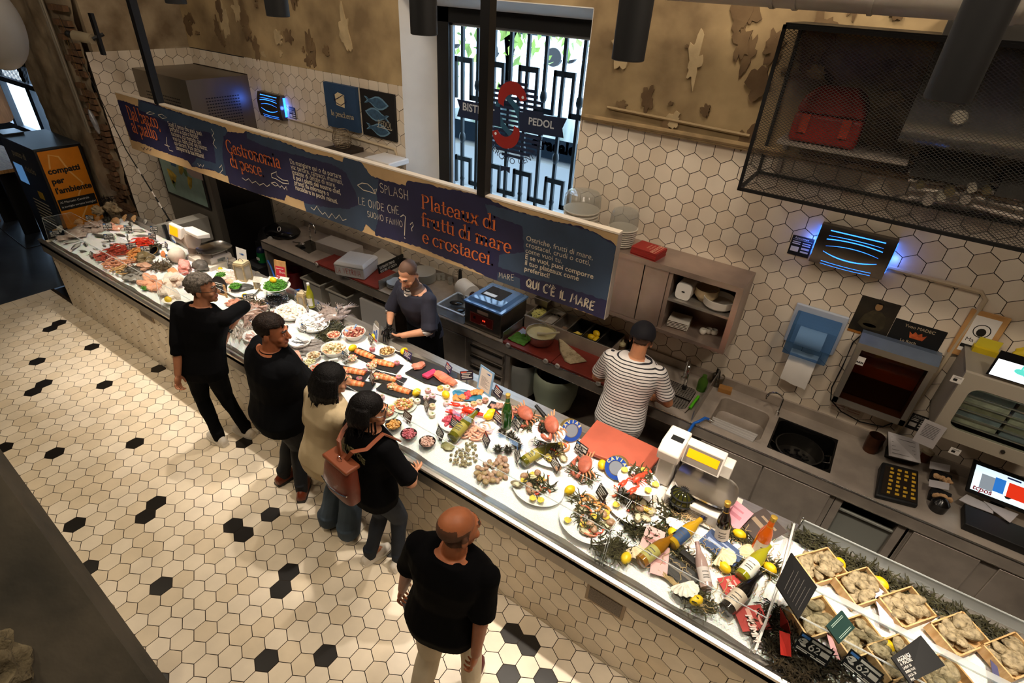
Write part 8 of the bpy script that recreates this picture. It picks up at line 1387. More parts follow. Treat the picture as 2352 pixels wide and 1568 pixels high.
p0=aty(1536,1030,2.92);mb=MB();mb.bb((p0.x-.03,2.84,.97),(p0.x+.075,3.05,1.22));mb.rings([[Vector((x,y,z))for y,z in((2.80,1.22),(2.79,1.30),(2.86,1.345),(3.05,1.335),(3.06,1.22))]for x in(p0.x-.045,p0.x+.10)]);mb.obj('printer',[mat('scale_white3')],sb,bev=.012);mb=MB();mb.bb((p0.x,2.89,1.344),(p0.x+.08,2.94,1.3475));mb.obj('printer_label',[black],sb,0)
a,b=aty(1583,1032,2.93),aty(1650,1060,2.93);c=aty(1577,1054,2.90);z1=a.z+.03;z0=z1-.13;x0=a.x-.03;x1=b.x+.035;mb=MB();mb.rings([[Vector((x,y,z))for y,z in((2.90,z0),(2.955,z1),(3.03,z1-.005),(2.97,z0-.01))]for x in(x0,x1)]);mb.bb((x1-.01,2.95,z0-.02),(x1+.06,3.05,z1-.05));mb.bb(((x0+x1)/2-.03,2.97,1.06),((x0+x1)/2+.03,3.03,z0+.02));mb.obj('display_head',[mat('scale_white3')],sb,bev=.006);q=[Vector((x,2.90+.055*t_-.0015,z0+(z1-z0)*t_))for x,t_ in((x0+.012,.08),(x1-.012,.08),(x1-.012,.92),(x0+.012,.92))];mb=MB();mb.plate(q,.001);mb.obj('display_face',[mat('face_grey','7d746a',.4)],sb,0);mb=MB();qq=[p+Vector((0,-.002,.001))for p in q];mb.plate([quad_at(qq,u,v)for u,v in((.06,.35),(.94,.35),(.94,.86),(.06,.86))],.001);mb.obj('display',[mat('lcd_orange')],sb,0)
mb=MB();mb.bb((xa-.06,2.68,.962),(xb+.07,3.06,.9655));single('white_shelf_board',mb,[mat('board_white')],'white board under the big weighing scale','board',smooth=0)
P=zi(5,2060,1090);t=thing('glass_float','dark green glass float wrapped in black net beside the big scale','float',P);mb=MB();mb.ell(P+Vector((0,0,.082)),.084,None,28,18);mb.obj('ball',[mat('float_green','4a4a18',.06,trans=.6,coat=.5)],t);mb=MB();c=P+Vector((0,0,.082))
for i in range(7):an=PI*i/7;mb.tube([c+Vector((.087*math.cos(a)*math.cos(an),.087*math.cos(a)*math.sin(an),.087*math.sin(a)))for a in[2*PI*j/24 for j in range(24)]],.0035,4,closed=True)
for z in(-.05,0,.045):rr=(.087**2-z*z)**.5;mb.tube([c+Vector((rr*math.cos(a),rr*math.sin(a),z))for a in[2*PI*j/24 for j in range(24)]],.006,4,closed=True)
mb.obj('net',[black],t)
for kind,a,b,rz,tilt,sc,l,dz in(('champagne',1250,470,.0,-.12,1.0,'dark champagne bottle with gold foil standing before the pink card',.0),('rose',1590,600,.35,.07,1.0,'amber rose wine bottle with gold foil leaning to the right',.0)):put(bottle,(kind,),zi(6,a,b)+Vector((0,0,dz)),l,'bottle','bottles',rz=.25+rz,ry=tilt,rx=-.05,sc=sc)
lie('blue',6,750,560,'bottle with a navy label lying toward the upper right',-.32,1.0,.045,-1.45);lie('olive',6,450,730,'brown bottle with a yellow green label lying at the left front',-.35,1.0,.045,-1.45);put(bottle,('pale',),zi(6,1100,980)+Vector((0,0,.04)),'pale rose bottle behind the guard by the black MADE box','bottle','bottles',rz=.6,rx=-1.3,sc=.85);lie('white',6,1420,880,'white wine bottle with a white cap lying toward the right',-.3,1.0,.05,-1.35);lie('dark',6,1270,1200,'black bottle with a pale label lying at the front',-.32,1.05,.05,-1.4)
for a,b,w_,d_,c1,c2,rz,rx,l in((1330,235,.22,.16,'d08d9a','b06a78',-.35,.5,'pink card propped behind the dark champagne bottle'),(575,500,.12,.17,'cfa6a0','a8706c',.1,.2,'pink card lying left of the navy label bottle'),(1250,570,.24,.13,'36496e','8d9ab4',-.3,.15,'blue card under the net in the middle of the wine display'),(1640,380,.2,.2,'3d302a','8d7860',-.6,.3,'dark brown card behind the amber bottle'),(850,800,.2,.12,'2a2724','6d6258',-.2,.1,'dark card left of the pale rose bottle'),(1360,960,.15,.12,'b83a34','e4a89c',-.8,.1,'red card with pale PRAT letters beside the white wine bottle'),(1540,1250,.14,.16,'a82a24','e0a090',-.9,.1,'red card with pale MUMM letters right of the black bottle'),(650,690,.1,.2,'d8a8a4','b8807c',.3,.1,'pink paper strip under the olive bottle')):PI_(card,(w_,d_,c1,c2),6,a,b,l,'card','cards in the wine display',rz,rx,dz=.02+abs(rx)*d_*.4)
for txt,a,b,rz,s in(('PRAT',1325,900,-.95,.05),('MUMM',1490,1190,-1.0,.05)):mb=MB();mb.text(txt,s,TR(zi(6,a,b,.033),rz),.002,ext=.001);single('card_lettering',mb,[mat('label_pale')],f'pale raised letters {txt} lying on the red card','lettering',smooth=0)
P=zi(6,960,730);t=thing('made_box','black wooden box lettered MADE behind the pale rose bottle','box',P);mb=MB();mb.box(P+Vector((.0,.01,.035)),(.17,.04,.05),-.25);mb.obj('box',[mat('box_black','1e1916',.5)],t,bev=.003);mb=MB();mb.text('MADE',.035,TR(P+Vector((-.045,.004,.022)),-.25,PI/2)@Matrix.Translation((0,0,.016)),.001);mb.obj('lettering',[mat('print_cream')],t,0)
for a,b,l in((775,430,'lemon left of the navy label bottle'),(322,672,'lemon left of the olive label bottle'),(1275,760,'lemon right of the pale rose bottle'),(1715,770,'lemon by the neck of the white wine bottle'),(1000,1085,'lemon under the net at the front of the wine display'),(1420,440,'lemon between the dark and the amber bottle')):PI_(lemon,(),6,a,b,l,'lemon','lemons',rz=a)
for a,b,c,s,l in((400,600,'d8c09a',1.1,'ribbed cream shell left of the olive bottle'),(1255,660,'e0cfa8',1.3,'large cream scallop shell in the middle of the wine display'),(820,340,'ece6da',1.2,'white shell under the net at the top left of the wine display'),(1540,650,'d8c49c',1.2,'cream shell at the foot of the amber bottle'),(890,960,'e4dccc',1.3,'white shell at the front under the net')):PI_(scallop,(c,),6,a,b,l,'shell','shells in the wine display',rz=a,sc=s)
for a,b,n_,sp,s,l in((520,380,260,.15,50,'dark seaweed bed right of the near two-tier stand'),(170,540,260,.13,51,'dark seaweed at the front left of the wine display'),(700,240,90,.1,52,'dark seaweed beside the green float'),(1010,1060,130,.1,53,'green seaweed around the front lemon of the wine display'),(1720,740,80,.08,54,'seaweed around the lemon by the white wine bottle'),(1330,720,80,.09,55,'seaweed around the middle lemon of the wine display'),(1420,440,70,.08,56,'seaweed around the lemon behind the amber bottle'),(860,620,60,.07,57,'seaweed under the neck of the navy label bottle')):PI_(weed,(n_,sp,'3d3a24',s),6,a,b,l,'seaweed','seaweed')
mb=MB();netm=mat('net_tan','b59a6c',.9);xa,xb,ya,yb=zi(6,300,700).x,.29,2.14,2.98
def npt(u,v):x=xa+(xb-xa)*u;y=ya+(yb-ya)*v;return Vector((x+.02*noise.noise(Vector((x*9,y*9,1))),y+.02*noise.noise(Vector((x*9,y*9,7))),icez(y)+.02+.05*max(0,noise.noise(Vector((x*5,y*5,3))))+.012*noise.noise(Vector((x*25,y*25,2)))))
for i in range(20):
 if R.random()<.8:a=R.uniform(0,.5);b=R.uniform(a+.3,1);mb.tube([npt(i/19+.012*math.sin(k*2.2),a+(b-a)*k/22)for k in range(23)],.0022,4)
for i in range(16):
 if R.random()<.8:a=R.uniform(0,.4);b=R.uniform(a+.3,1);mb.tube([npt(a+(b-a)*k/26,i/15+.012*math.sin(k*2.2))for k in range(27)],.0022,4)
for i in range(26):mb.tube([zi(6,700+k*70+R.uniform(-15,15),800+k*58+R.uniform(-30,30),.02+.01*R.random())for k in range(7)],.0022,4)
for i in range(20):c=zi(6,930+R.uniform(-160,160),260+R.uniform(-60,60));mb.tube([c+Vector((.03*math.cos(a+i)*R.uniform(.6,1.2),.03*math.sin(a+i),.02+.02*R.random()))for a in[k*.7 for k in range(8)]],.0022,4)
o=single('fishing_net',mb,[netm],'tan fishing net draped over the wine display','net');o['kind']='stuff'
cw=mat('crate_wood','d8b684',.65,col2='bf965c',vs=8,stretch=(1,9,1))
def box_crate():
 mb=MB();w_,d_,h_=.24,.17,.06
 for a,b in(((-w_/2,-d_/2,0),(w_/2,d_/2,.006)),((-w_/2,-d_/2,0),(w_/2,-d_/2+.007,h_)),((-w_/2,d_/2-.007,0),(w_/2,d_/2,h_)),((-w_/2,-d_/2,0),(-w_/2+.009,d_/2,h_)),((w_/2-.009,-d_/2,0),(w_/2,d_/2,h_))):mb.bb(a,b)
 return one('oyster_crate',mb,[cw],0)
CRT=[(630,440,'back row, first from the black board',12),(960,610,'back row, second, between the two loose lemons',12),(1330,780,'back row, third, lit brightest',12),(1760,1000,'back row, fourth',12),(2200,1180,'back row, fifth at the photo edge',10),(580,860,'front row, first behind the large black board',8),(920,1020,'front row, second beside the dark green sign',9),(1240,1190,'front row, third left of the chalk slate',9),(1620,1350,'front row, last at the bottom edge',6)]
for i,(a,b,l,n_)in enumerate(CRT):
 P=zi(7,a,b);rz=-.62;put(box_crate,(),P+Vector((0,0,.012)),'pale wooden oyster crate, '+l,'crate','oyster crates',rz=rz+PI/2*.97,rx=.12,sc=1.05)
 for k in range(n_+6):
  u,v=R.uniform(-.09,.09),R.uniform(-.055,.055);M=rotz(rz+PI/2*.97);q=M@Vector((u,v,0));put(oyster,(k%4,),P+q+Vector((0,0,.025+.009*(k//4)+v*.12)),'grey oyster in the crate, '+l,'oyster','oysters, '+l,rz=R.uniform(0,6),rx=R.uniform(-.4,.4),ry=R.uniform(-.4,.4),sc=R.uniform(.85,1.1))
for a,b,l in((803,410,'lemon right of the first oyster crate, on seaweed'),(1140,565,'lemon on the seaweed between second and third crates'),(1190,1085,'lemon under the rail left of the chalk slate')):PI_(lemon,(),7,a,b,l,'lemon','lemons',rz=a,sc=1.1)
for i,(a,b)in enumerate(((560,190),(700,260),(890,380),(1050,450),(1240,560),(1420,640),(1580,730),(1900,880),(2120,1010))):PI_(weed,(100,.10,'3c3a26',70+i),7,a,b,'seaweed along the back edge of the oyster display, piece %s from the divider'%['first','second','third','fourth','fifth','sixth','seventh','eighth','ninth'][i],'seaweed','seaweed')
for i,(a,b)in enumerate(((280,1000),(400,1180),(700,1240),(520,1320),(1010,1180),(340,860))):PI_(weed,(150,.12,'2a2317',90+i),7,a,b,['dark weed at the foot of the divider strip','dark weed behind the front price sign','dark weed between the front price signs','dark weed at the bottom edge','dark weed under the dark green sign','dark weed left of the front crates'][i],'seaweed','seaweed')
def slab_board(lab,n,pts,z,col,name='chalkboard',t_=.008):q=[atz(*zp(n,a,b),z_)for(a,b),z_ in zip(pts,z)];t=thing(name,lab,'board',q[0]);mb=MB();mb.plate(q,t_);mb.obj('slate',[col],t,0);N_=(q[1]-q[0]).cross(q[3]-q[0]).normalized();return t,q,N_
chalk=mat('chalk')
t,q,N_=slab_board('large black board leaning on the oyster guard with faint chalk lines',7,((485,838),(640,570),(430,285),(303,555)),(1.19,1.19,1.33,1.33),black);mb=MB();[mb.plate([quad_at(q,u,v)+N_*.002 for u,v in((.12,.15+.12*i),(.8-.1*(i%2),.15+.12*i),(.8-.1*(i%2),.165+.12*i),(.12,.165+.12*i))],.0005)for i in range(6)];mb.obj('chalk_writing',[mat('chalk_faint','4a4642',.9)],t,0)
t,q,N_=slab_board('dark green sign standing on the front acrylic pane of the oyster case',7,((820,1040),(952,905),(848,765),(718,895)),(1.19,1.19,1.26,1.26),mat('sign_green','1d3a35',.5),'info_sign');mb=MB();[mb.plate([quad_at(q,u,v)+N_*.002 for u,v in((.15,a),(.85,a),(.85,a+.03),(.15,a+.03))],.0005)for a in(.12,.2,.78,.86)];mb.obj('print',[mat('print_sage','9ab0a4',.6)],t,0)
t,q,N_=slab_board('black chalk slate headed AGGIUNGI on the oyster guard rail',7,((1405,1364),(1700,1218),(1498,968),(1252,1150)),(1.19,1.19,1.22,1.22),black,'chalkboard');mb=MB()
Mc=basis(q[3]+(q[0]-q[3])*.14+(q[2]-q[3])*.08+N_*.002,q[2]-q[3],q[3]-q[0])
Mc=basis(quad_at(q,.06,.90)+N_*.002,(q[1]-q[0]),(q[3]-q[0]));W_=(q[1]-q[0]).length;Hh=(q[3]-q[0]).length
for i,(s_,hh)in enumerate((('AGGIUNGI',.14),('A PIACERE',.12),('LIMONE 50',.08),('BURRO PANE',.08),('SALSA 50',.08),('PEPE',.08))):M=Mc@Matrix.Translation((.02*W_,-Hh*(.16+.145*i),0));hand(mb,s_,min(hh*Hh,.9*W_/max(1,hand(MB(),s_,1.,I4))),M,.16)
mb.obj('chalk_writing',[chalk],t,0)
for i,(pts,l)in enumerate(((((330,900),(420,960),(395,860),(330,740)),'red folded card at the left front of the oyster case, upper one'),(((335,1130),(425,1150),(415,960),(325,930)),'red folded card at the left front of the oyster case, lower one'))):t,q,N_=slab_board(l,7,pts,(.97,.97,1.06,1.06),mat('card_red','a8281f',.5),'red_card',.003)
sign(7,545,1160,'black price sign at the front of the oysters, OSTRICA, left',-.1,'141618',0,.16,.11,.0);sign(7,930,1320,'black price sign at the front of the oysters, right at the photo bottom',-.3,'141618',0,.16,.11,.0)
for i,(pts,l)in enumerate(((((1085,520),(1190,610),(1290,920),(1165,860)),'white and violet folded paper between the second and third crates'),(((2050,1040),(2100,1110),(2160,1364),(2100,1364)),'blue paper strip between the fourth and fifth crates'),(((690,860),(760,980),(830,1180),(760,1130)),'pink paper strip between the front crates'))):q=[zi(7,a,b,.05)for a,b in pts];mb=MB();mb.plate(q,.003);single('crate_paper',mb,[[mat('paper_violet','b9b4c4',.6),mat('paper_navy','4a4a6e',.6),mat('paper_pink','cf9a9c',.6)][i]],l,'paper',smooth=0)
rb=thing('recycling_machine','black recycling machine with an orange panel at the far left','machine',(-9.5,2.86,0));bx0,bx1,by0,by1,bz=-10.04,-8.99,2.56,3.10,1.70;mb=MB();mb.bb((bx0,by0,.0),(bx1,by1,bz));mb.obj('body',[mat('machine_black','141416',.4)],rb,bev=.01);mb=MB();mb.bb((bx0-.003,by0-.003,bz),(bx1+.003,by1+.003,bz+.01));mb.obj('top',[mat('machine_top','3a4148',.4)],rb,0)
mb=MB();mb.bb((bx1,by0+.03,.45),(bx1+.004,by1-.04,bz-.03));mb.obj('orange_panel',[mat('panel_orange','c9780a',.5,var=.06)],rb,0)
def ywall(y,z,x=bx1+.006):return Matrix(((0,0,1,x),(1,0,0,y),(0,1,0,z),(0,0,0,1)))
mb=MB();[mb.text(s_,.105,ywall(by0+.06+o_,z),.004)for s_,o_,z in(('compatti',.0,1.38),('per',.0,1.25),("l'ambiente",.0,1.12))];mb.bb((bx1+.004,by0+.04,.89),(bx1+.006,by1-.05,1.04));mb.obj('lettering',[black],rb,0);mb=MB();mb.text('Al Mercato Centrale',.042,ywall(by0+.06,.985,bx1+.008));mb.text('le bottiglie tornano bottiglie!',.036,ywall(by0+.06,.925,bx1+.008));mb.obj('small_lettering',[mat('print_white')],rb,0);mb=MB();mb.ribbon([(by0+.1,1.45),(by0+.14,1.62),(by0+.24,1.58),(by0+.3,1.38),(by0+.4,1.2),(by0+.3,1.05),(by0+.36,.9),(by0+.25,.75)],.02,ywall(0,0,bx1+.005));mb.obj('line_drawing',[mat('line_tan','d8a35a',.6)],rb,0)
mb=MB();mb.text('punto di',.13,swall(by0-.004,bx0+.25,1.50));mb.text('riciclo',.13,swall(by0-.004,bx0+.5,1.33));[mb.bb((bx0+.3,by0-.003,.9-.05*i),(bx0+.8,by0-.001,.915-.05*i))for i in range(10)];mb.obj('front_lettering',[mat('print_cream2','b8ab86',.6)],rb,0);mb=MB();mb.bb((bx0+.12,by0-.004,1.12),(bx0+.4,by0-.001,1.38));mb.obj('touchscreen',[mat('screen_blue','5c8ec4',emit=.5)],rb,0);mb=MB();mb.bb((bx0+.6,by0-.004,.98),(bx0+.75,by0-.001,1.08));mb.obj('yellow_mark',[mat('mark_yellow','b8941a',.5)],rb,0)
p=atz(20,307,bz+.01);mb=MB();mb.bb((p.x-.2,p.y-.1,bz+.011),(p.x+.12,p.y+.14,bz+.035));single('tablet_tray',mb,[mat('tray_dark','2a2c30',.3)],'dark tray lying on top of the recycling machine','tray',bev=.006)
tb_=thing('bar_table','high bar table with an orange wooden top at the far left','table',(-12.2,2.5,0));tt=aty(20,405,2.7);mb=MB();mb.bb((tt.x-1.3,2.3,1.04),(tt.x+.25,3.1,1.09));mb.obj('table_top',[wood],tb_,0);[MB().bb((tt.x+a,2.6,0),(tt.x+a+.08,2.8,1.04)).obj('table_leg',[black],tb_,0)for a in(-.9,-.1)]
def stool():
 r=root('bar_stool');m=mat('stool_wood','8a5a44',.5)
 for a,b in((-1,-1),(1,-1),(1,1),(-1,1)):mb=MB();mb.tube([(a*.22,b*.22,0),(a*.15,b*.15,.74)],[.014,.018],8);kid(r,'leg',mb,[m])
 mb=MB();mb.ell((0,0,.75),(.2,.2,.025),None,20,6);kid(r,'seat',mb,[m]);mb=MB();mb.tube([(.2,-.2,.3),(.2,.2,.3)],.008,6);mb.tube([(-.2,-.2,.3),(-.2,.2,.3)],.008,6);kid(r,'footrest',mb,[chrome]);mb=MB();mb.rings([[Vector((.2*math.cos(a)*k,.2*math.sin(a)*k,z))for a in[math.radians(-70+14*i)for i in range(11)]]for k,z in((1,.85),(1,1.0),(.94,1.0),(.94,.85))],(False,False));kid(r,'backrest',mb,[m]);return r
p=atz(58,502,0);put(stool,(),(p.x-.2,p.y+.25,0),'reddish wooden bar stool beside the black recycling machine','stool','bar stools',rz=.3);p=atz(22,522,0);put(stool,(),(p.x-.7,p.y+.0,0),'wooden bar stool cut by the left photo edge','stool','bar stools',rz=.8)
mb=MB();p=aty(0,390,3.3);mb.ell((p.x-.15,3.3,1.32),(.2,.14,.18),None,14,9,.2,9);mb.v=[v for v in mb.v];single('blue_bag',mb,[mat('denim_dark','2a3140',.8)],'dark blue bundle resting on the bar table at the left edge','bag')
hl=thing('hanging_lampshade','large pale rounded shade over a rough cylinder hanging at the top left corner','lamp',aty(20,290,1.5));p=aty(-18,60,1.5);p2=aty(-5,280,1.5);mb=MB();mb.ell(p,(.17,.17,.26),None,28,18);mb.obj('shade',[mat('shade_grey','74716d',.5)],hl);mb=MB();mb.lathe([(.10,p2.z),(.115,p2.z+.02),(.11,p.z-.1)],TR((p2.x-.03,1.5,0)),24);mb.obj('cylinder',[mat('bark_pink','85705e',.8,var=.25,vs=8,bump=.4,bs=20,stretch=(3,3,.6))],hl);mb=MB();mb.cyl((p.x,1.5,p.z+.2),(p.x,1.5,6),.01);mb.obj('cord',[black],hl)
cm=thing('security_camera','pale bullet camera with a black lens on the brick pier','camera',aty(185,80,3.05));p=aty(172,82,2.98);e=aty(213,90,3.05);mb=MB();mb.cyl(e,p,.05,.055,n=20);mb.obj('body',[mat('camera_cream','9c8e74',.5)],cm);mb=MB();d=(p-e).normalized();mb.cyl(p-d*.005,p+d*.006,.048,n=20);mb.obj('lens',[black],cm);mb=MB();mb.tube([e,e+Vector((.05,.1,.05))],.02,6);mb.ell(aty(157,78,2.95),.035,None,12,8);mb.obj('bracket',[black],cm)
mb=MB();a,b=aty(208,30,3.1),aty(238,126,3.1);mb.box((a+b)/2,(.07,.03,(a.z-b.z)),M=Matrix.Rotation(.0,4,'Y'));single('black_bar',mb,[black_metal],'short black bar hanging beside the camera on the pier','bar',smooth=0)
ch_=thing('bistro_chair','bronze curved back chair peeking out behind the concrete parapet','chair',(-2.62,.1,0));c=atz(250,1455,.86);br=mat('bronze','6b4423',.25,.8,var=.15);mb=MB();ax=Vector((c.x-.19,c.y-.12,0));mb.rings([[ax+Vector((.2*k*math.cos(a),.2*k*math.sin(a),z+zo*math.cos((a-.5)*.9)))for a in[math.radians(-60+12*i)for i in range(15)]]for k,z,zo in((1,.52,0),(1.05,.72,.14),(1.0,.74,.15),(.95,.52,0))],(False,False));mb.obj('backrest',[br],ch_);mb=MB();mb.tube([ax+Vector((.2*math.cos(a),.2*math.sin(a),.73+.15*math.cos((a-.5)*.9)))for a in[math.radians(-60+12*i)for i in range(15)]],.016,8);mb.obj('top_rail',[br],ch_);mb=MB();mb.lathe([(.001,.45),(.2,.45),(.2,.47),(.001,.47)],TR(ax),24);mb.obj('seat',[br],ch_)
for a in(.3,1.9,3.5,5.2):mb=MB();mb.tube([ax+Vector((.15*math.cos(a),.15*math.sin(a),.45)),ax+Vector((.22*math.cos(a),.22*math.sin(a),.0))],.013,8);mb.obj('leg',[br],ch_)
# people
TMP=bpy.data.scenes.new('workbench')
def voxel(mb,size,it=3,fac=.5):
 me=bpy.data.meshes.new('v');me.from_pydata([tuple(v)for v in mb.v],[],mb.f);o=bpy.data.objects.new('v',me);TMP.collection.objects.link(o)
 m=o.modifiers.new('r','REMESH');m.mode='VOXEL';m.voxel_size=size;m.use_smooth_shade=True
 if it:s=o.modifiers.new('s','SMOOTH');s.factor=fac;s.iterations=it
 with bpy.context.temp_override(scene=TMP,view_layer=TMP.view_layers[0]):dg=bpy.context.evaluated_depsgraph_get();r=bpy.data.meshes.new_from_object(o.evaluated_get(dg))
 bpy.data.objects.remove(o);bpy.data.meshes.remove(me);return r
def ik(s,w_,l1,l2,hint):
 d=w_-s;L=min(d.length,(l1+l2)*.999);u=d.normalized();a=(l1*l1-l2*l2+L*L)/(2*L);h=math.sqrt(max(l1*l1-a*a,0));n=hint-u*hint.dot(u);return s+u*a+n.normalized()*h
def smooth01(t):t=min(max(t,0),1);return t*t*(3-2*t)
skin_m=lambda c:mat('skin_'+c,c,.5,var=.06,vs=25,sss=.12)
def person(label,base,rz,H=1.73,lean=(0,0),twist=0.,head=(0,0,0),feet=None,hands=None,elbows=None,build=1.,belly=0.,skin='b98260',cls=None,fem=False,curl=(1.,1.),glove=None,handdir=(None,None),hip=(0,0)):
 k=H/1.73;cls=cls or{};W=Matrix.Translation(base)@rotz(rz)
 P=thing('person',label,'person',base,rz);z0=.90*k
 def sp(p):
  p=Vector(p);t=smooth01((p.z-z0)/(.35*k))
  q=Vector((p.x,p.y,p.z-z0));q=rotz(twist*t)@q;q=Matrix.Rotation(-lean[0]*t,4,'X')@(Matrix.Rotation(lean[1]*t,4,'Y')@q);return q+Vector((hip[0],hip[1],z0))
 b=build;fw=.93 if fem else 1.
 RG=[(.80,.155,.105,0),(.90,.168*(1.06 if fem else 1),.115,-.01),(1.0,.158,.112+.3*belly,.0+.5*belly),(1.10,.148*fw,.110+.5*belly,.01+.7*belly),(1.20,.158*fw,.115+.25*belly,.01+.3*belly),(1.30,.178*fw,.12+(.012 if fem else 0),.008),(1.38,.182*fw,.10,0),(1.425,.148,.082,-.005),(1.465,.085,.068,-.008)]
 def torso(mb,inf,lo=0,hi=9,flare=0.):
  rs=[]
  for i,(z,hw,hd,yo)in enumerate(RG[lo:hi]):
   f=inf+flare*max(0,1-i/3);rs.append([sp((k*((hw*b+f)*math.copysign(abs(math.cos(a))**.85,math.cos(a))),k*(yo+(hd*b+f)*math.copysign(abs(math.sin(a))**.85,math.sin(a))),z*k))for a in[2*PI*j/24 for j in range(24)]])
  mb.rings(rs)
 sw=.185*fw*(.9+.1*b);sh=[sp((s*sw*k,-.005,1.382*k))for s in(-1,1)];hp=[Vector((s*.085*k+hip[0],hip[1],.88*k))for s in(-1,1)]
 feet=feet or((-.11,0,0),(.11,0,0));an=[];kn=[];fd=[]
 for i,f in enumerate(feet):
  a=Vector((f[0],f[1],(f[3]if len(f)>3 else 0)+.085*k));an.append(a);dd=Vector((math.sin(f[2]),math.cos(f[2]),0));fd.append(dd);kn.append(ik(hp[i],a,.42*k,.41*k,dd*1.0+Vector((0,.2,0))))
 hands=hands or(None,None);wr=[];el=[]
 for i,s in enumerate((-1,1)):
  w_=Vector(hands[i])if hands[i]else sp((s*(.24+.03*b)*k,.03,.82*k));hint=Vector(elbows[i])if elbows and elbows[i]else Vector((s*.5,-1,-.1));e=ik(sh[i],w_,.285*k,.25*k,hint);d=(w_-e).normalized();wr.append(e+d*min((w_-e).length,.26*k));el.append(e)
 nk=sp((0,-.012,1.44*k));hc0=sp((0,.012,1.605*k));HM=Euler((head[1],head[2],head[0]),'XYZ').to_matrix().to_4x4();HM=Matrix.Translation(hc0)@HM@Matrix.Scale(k*(.97 if fem else 1),4)
 mb=MB();torso(mb,0);mb.cap(nk-Vector((0,0,.03)),HM@Vector((0,-.012,-.05)),.062*k*(.82 if fem else 1),.056*k*(.85 if fem else 1))
 for i in(0,1):
  mb.ell(sh[i],.054*k*b**.5);mb.cap(sh[i],el[i],.05*k*b**.5,.041*k);mb.cap(el[i],wr[i],.041*k,.027*k);mb.cap(hp[i],kn[i],.082*k*b**.5,.053*k);mb.cap(kn[i],an[i],.052*k,.036*k);mb.cap(an[i],an[i]+fd[i]*.13*k-Vector((0,0,.05)),.035,.028)
 R3=HM.to_3x3()
 def E(c,r,rot=None):mb.ell(HM@Vector(c),r,R3@rot if rot else R3,20,14)
 E((0,-.018,.045),(.077,.096,.082));E((0,.03,-.01),(.066,.068,.085));E((0,.045,-.075),(.046,.05,.042));E((0,.078,-.098),(.024,.022,.02));mb.cap(HM@Vector((0,.093,.012)),HM@Vector((0,.116,-.028)),.010,.0145);E((0,.085,.03),(.055,.018,.011));E((0,.094,-.062),(.024,.013,.007));E((0,.092,-.073),(.021,.013,.008))
 for s in(1,-1):E((s*.079,-.012,-.012),(.009,.02,.034));E((s*.014,.105,-.03),(.009,.01,.008));E((s*.042,.07,-.03),(.024,.022,.022));E((s*.032,.0845,.008),(.014,.010,.009))
 hz=[]
 for i,s in enumerate((-1,1)):
  d=handdir[i]and Vector(handdir[i]).normalized()or(wr[i]-el[i]).normalized();nrm=Vector((s,.15,0));nrm=(nrm-d*nrm.dot(d)).normalized();fw_=(nrm.cross(d))*s if s>0 else(nrm.cross(d))*-1*s;fw_=Vector((0,1,.2));fw_=(fw_-d*fw_.dot(d));fw_=fw_.normalized()if fw_.length>.1 else d.orthogonal().normalized();nrm=d.cross(fw_)*(1);nrm=nrm if nrm.x*s>0 else-nrm
  pc=wr[i]+d*.05*k;M3=Matrix((fw_,d,nrm)).transposed();mb.ell(pc,(.04*k,.05*k,.017*k),M3,14,9);c=curl[i]
  for j,(o_,L)in enumerate(((.030,.070),(.010,.078),(-.011,.072),(-.030,.056))):
   p=pc+fw_*o_*k*1.1+d*.038*k;q=p;an_=.12+.25*c;r0=.0092*k
   for m_ in range(3):q2=q+(d*math.cos(an_)-nrm*math.sin(an_)+fw_*o_*1.2)*(L*k*(.42,.33,.25)[m_]);mb.cap(q,q2,r0,r0*.88,8);q=q2;r0*=.88;an_+=.75*c
  t0=pc+fw_*.034*k-d*.022*k;t1=t0+(fw_*.75+d*.6-nrm*.35*c).normalized()*.035*k;t2=t1+(d*.85+fw_*.2-nrm*.4*c).normalized()*.03*k;mb.cap(t0,t1,.0125*k,.011*k,8);mb.cap(t1,t2,.0108*k,.009*k,8);hz.append((pc,d))
 me=voxel(mb,.0052,3,.5);me.name='body';sk=skin_m(skin);hair_c=cls.get('hairc','2a1c14')
 for m_ in(sk,mat('hair_stub_'+hair_c,hair_c,.8),mat('eye_white','d0c8c0',.3),mat('eye_dark','1a120e',.2),mat('lip_'+skin,cls.get('lip','9a5a48'),.5),mat('glove_black','121214',.45),mat('shade_'+skin,cls.get('stub','7a5a48'),.7)):me.materials.append(m_)
 Hi=HM.inverted()
 for p in me.polygons:
  c=Hi@p.center
  if c.length<.2:
   ax=abs(c.x)
   if c.y>.088 and abs(ax-.032)<.013 and abs(c.z-.006)<.0045:p.material_index=3 if abs(ax-.032)<.007 or cls.get('buzz')else 2
   elif c.y>.08 and .012<ax<.052 and abs(c.z-.032)<.006:p.material_index=1
   elif c.y>.088 and ax<.024 and abs(c.z+.067)<.011:p.material_index=4
   elif cls.get('beard')and c.y>-.01 and c.z<-.045 and(c.z<-.085 or ax>.034):p.material_index=6
   elif cls.get('buzz')and c.z>-.035+.0*ax and(c.z>.095-.0 or c.y<.04-max(0,.06-c.z)*.8)and c.z>-.07+max(0,c.y)*2.2:p.material_index=6
   elif cls.get('fringe')and c.y<.02 and-.06<c.z<.05+.03*(c.y<-.05)and not(ax>.07 and c.z<.0 and c.y>-.04):p.material_index=6
  elif glove is not None and(p.center-hz[glove][0]).length<.125 and(p.center-wr[glove]).dot(hz[glove][1])>-.02:p.material_index=5
 o=bpy.data.objects.new('body',me);COL.objects.link(o);o.parent=P
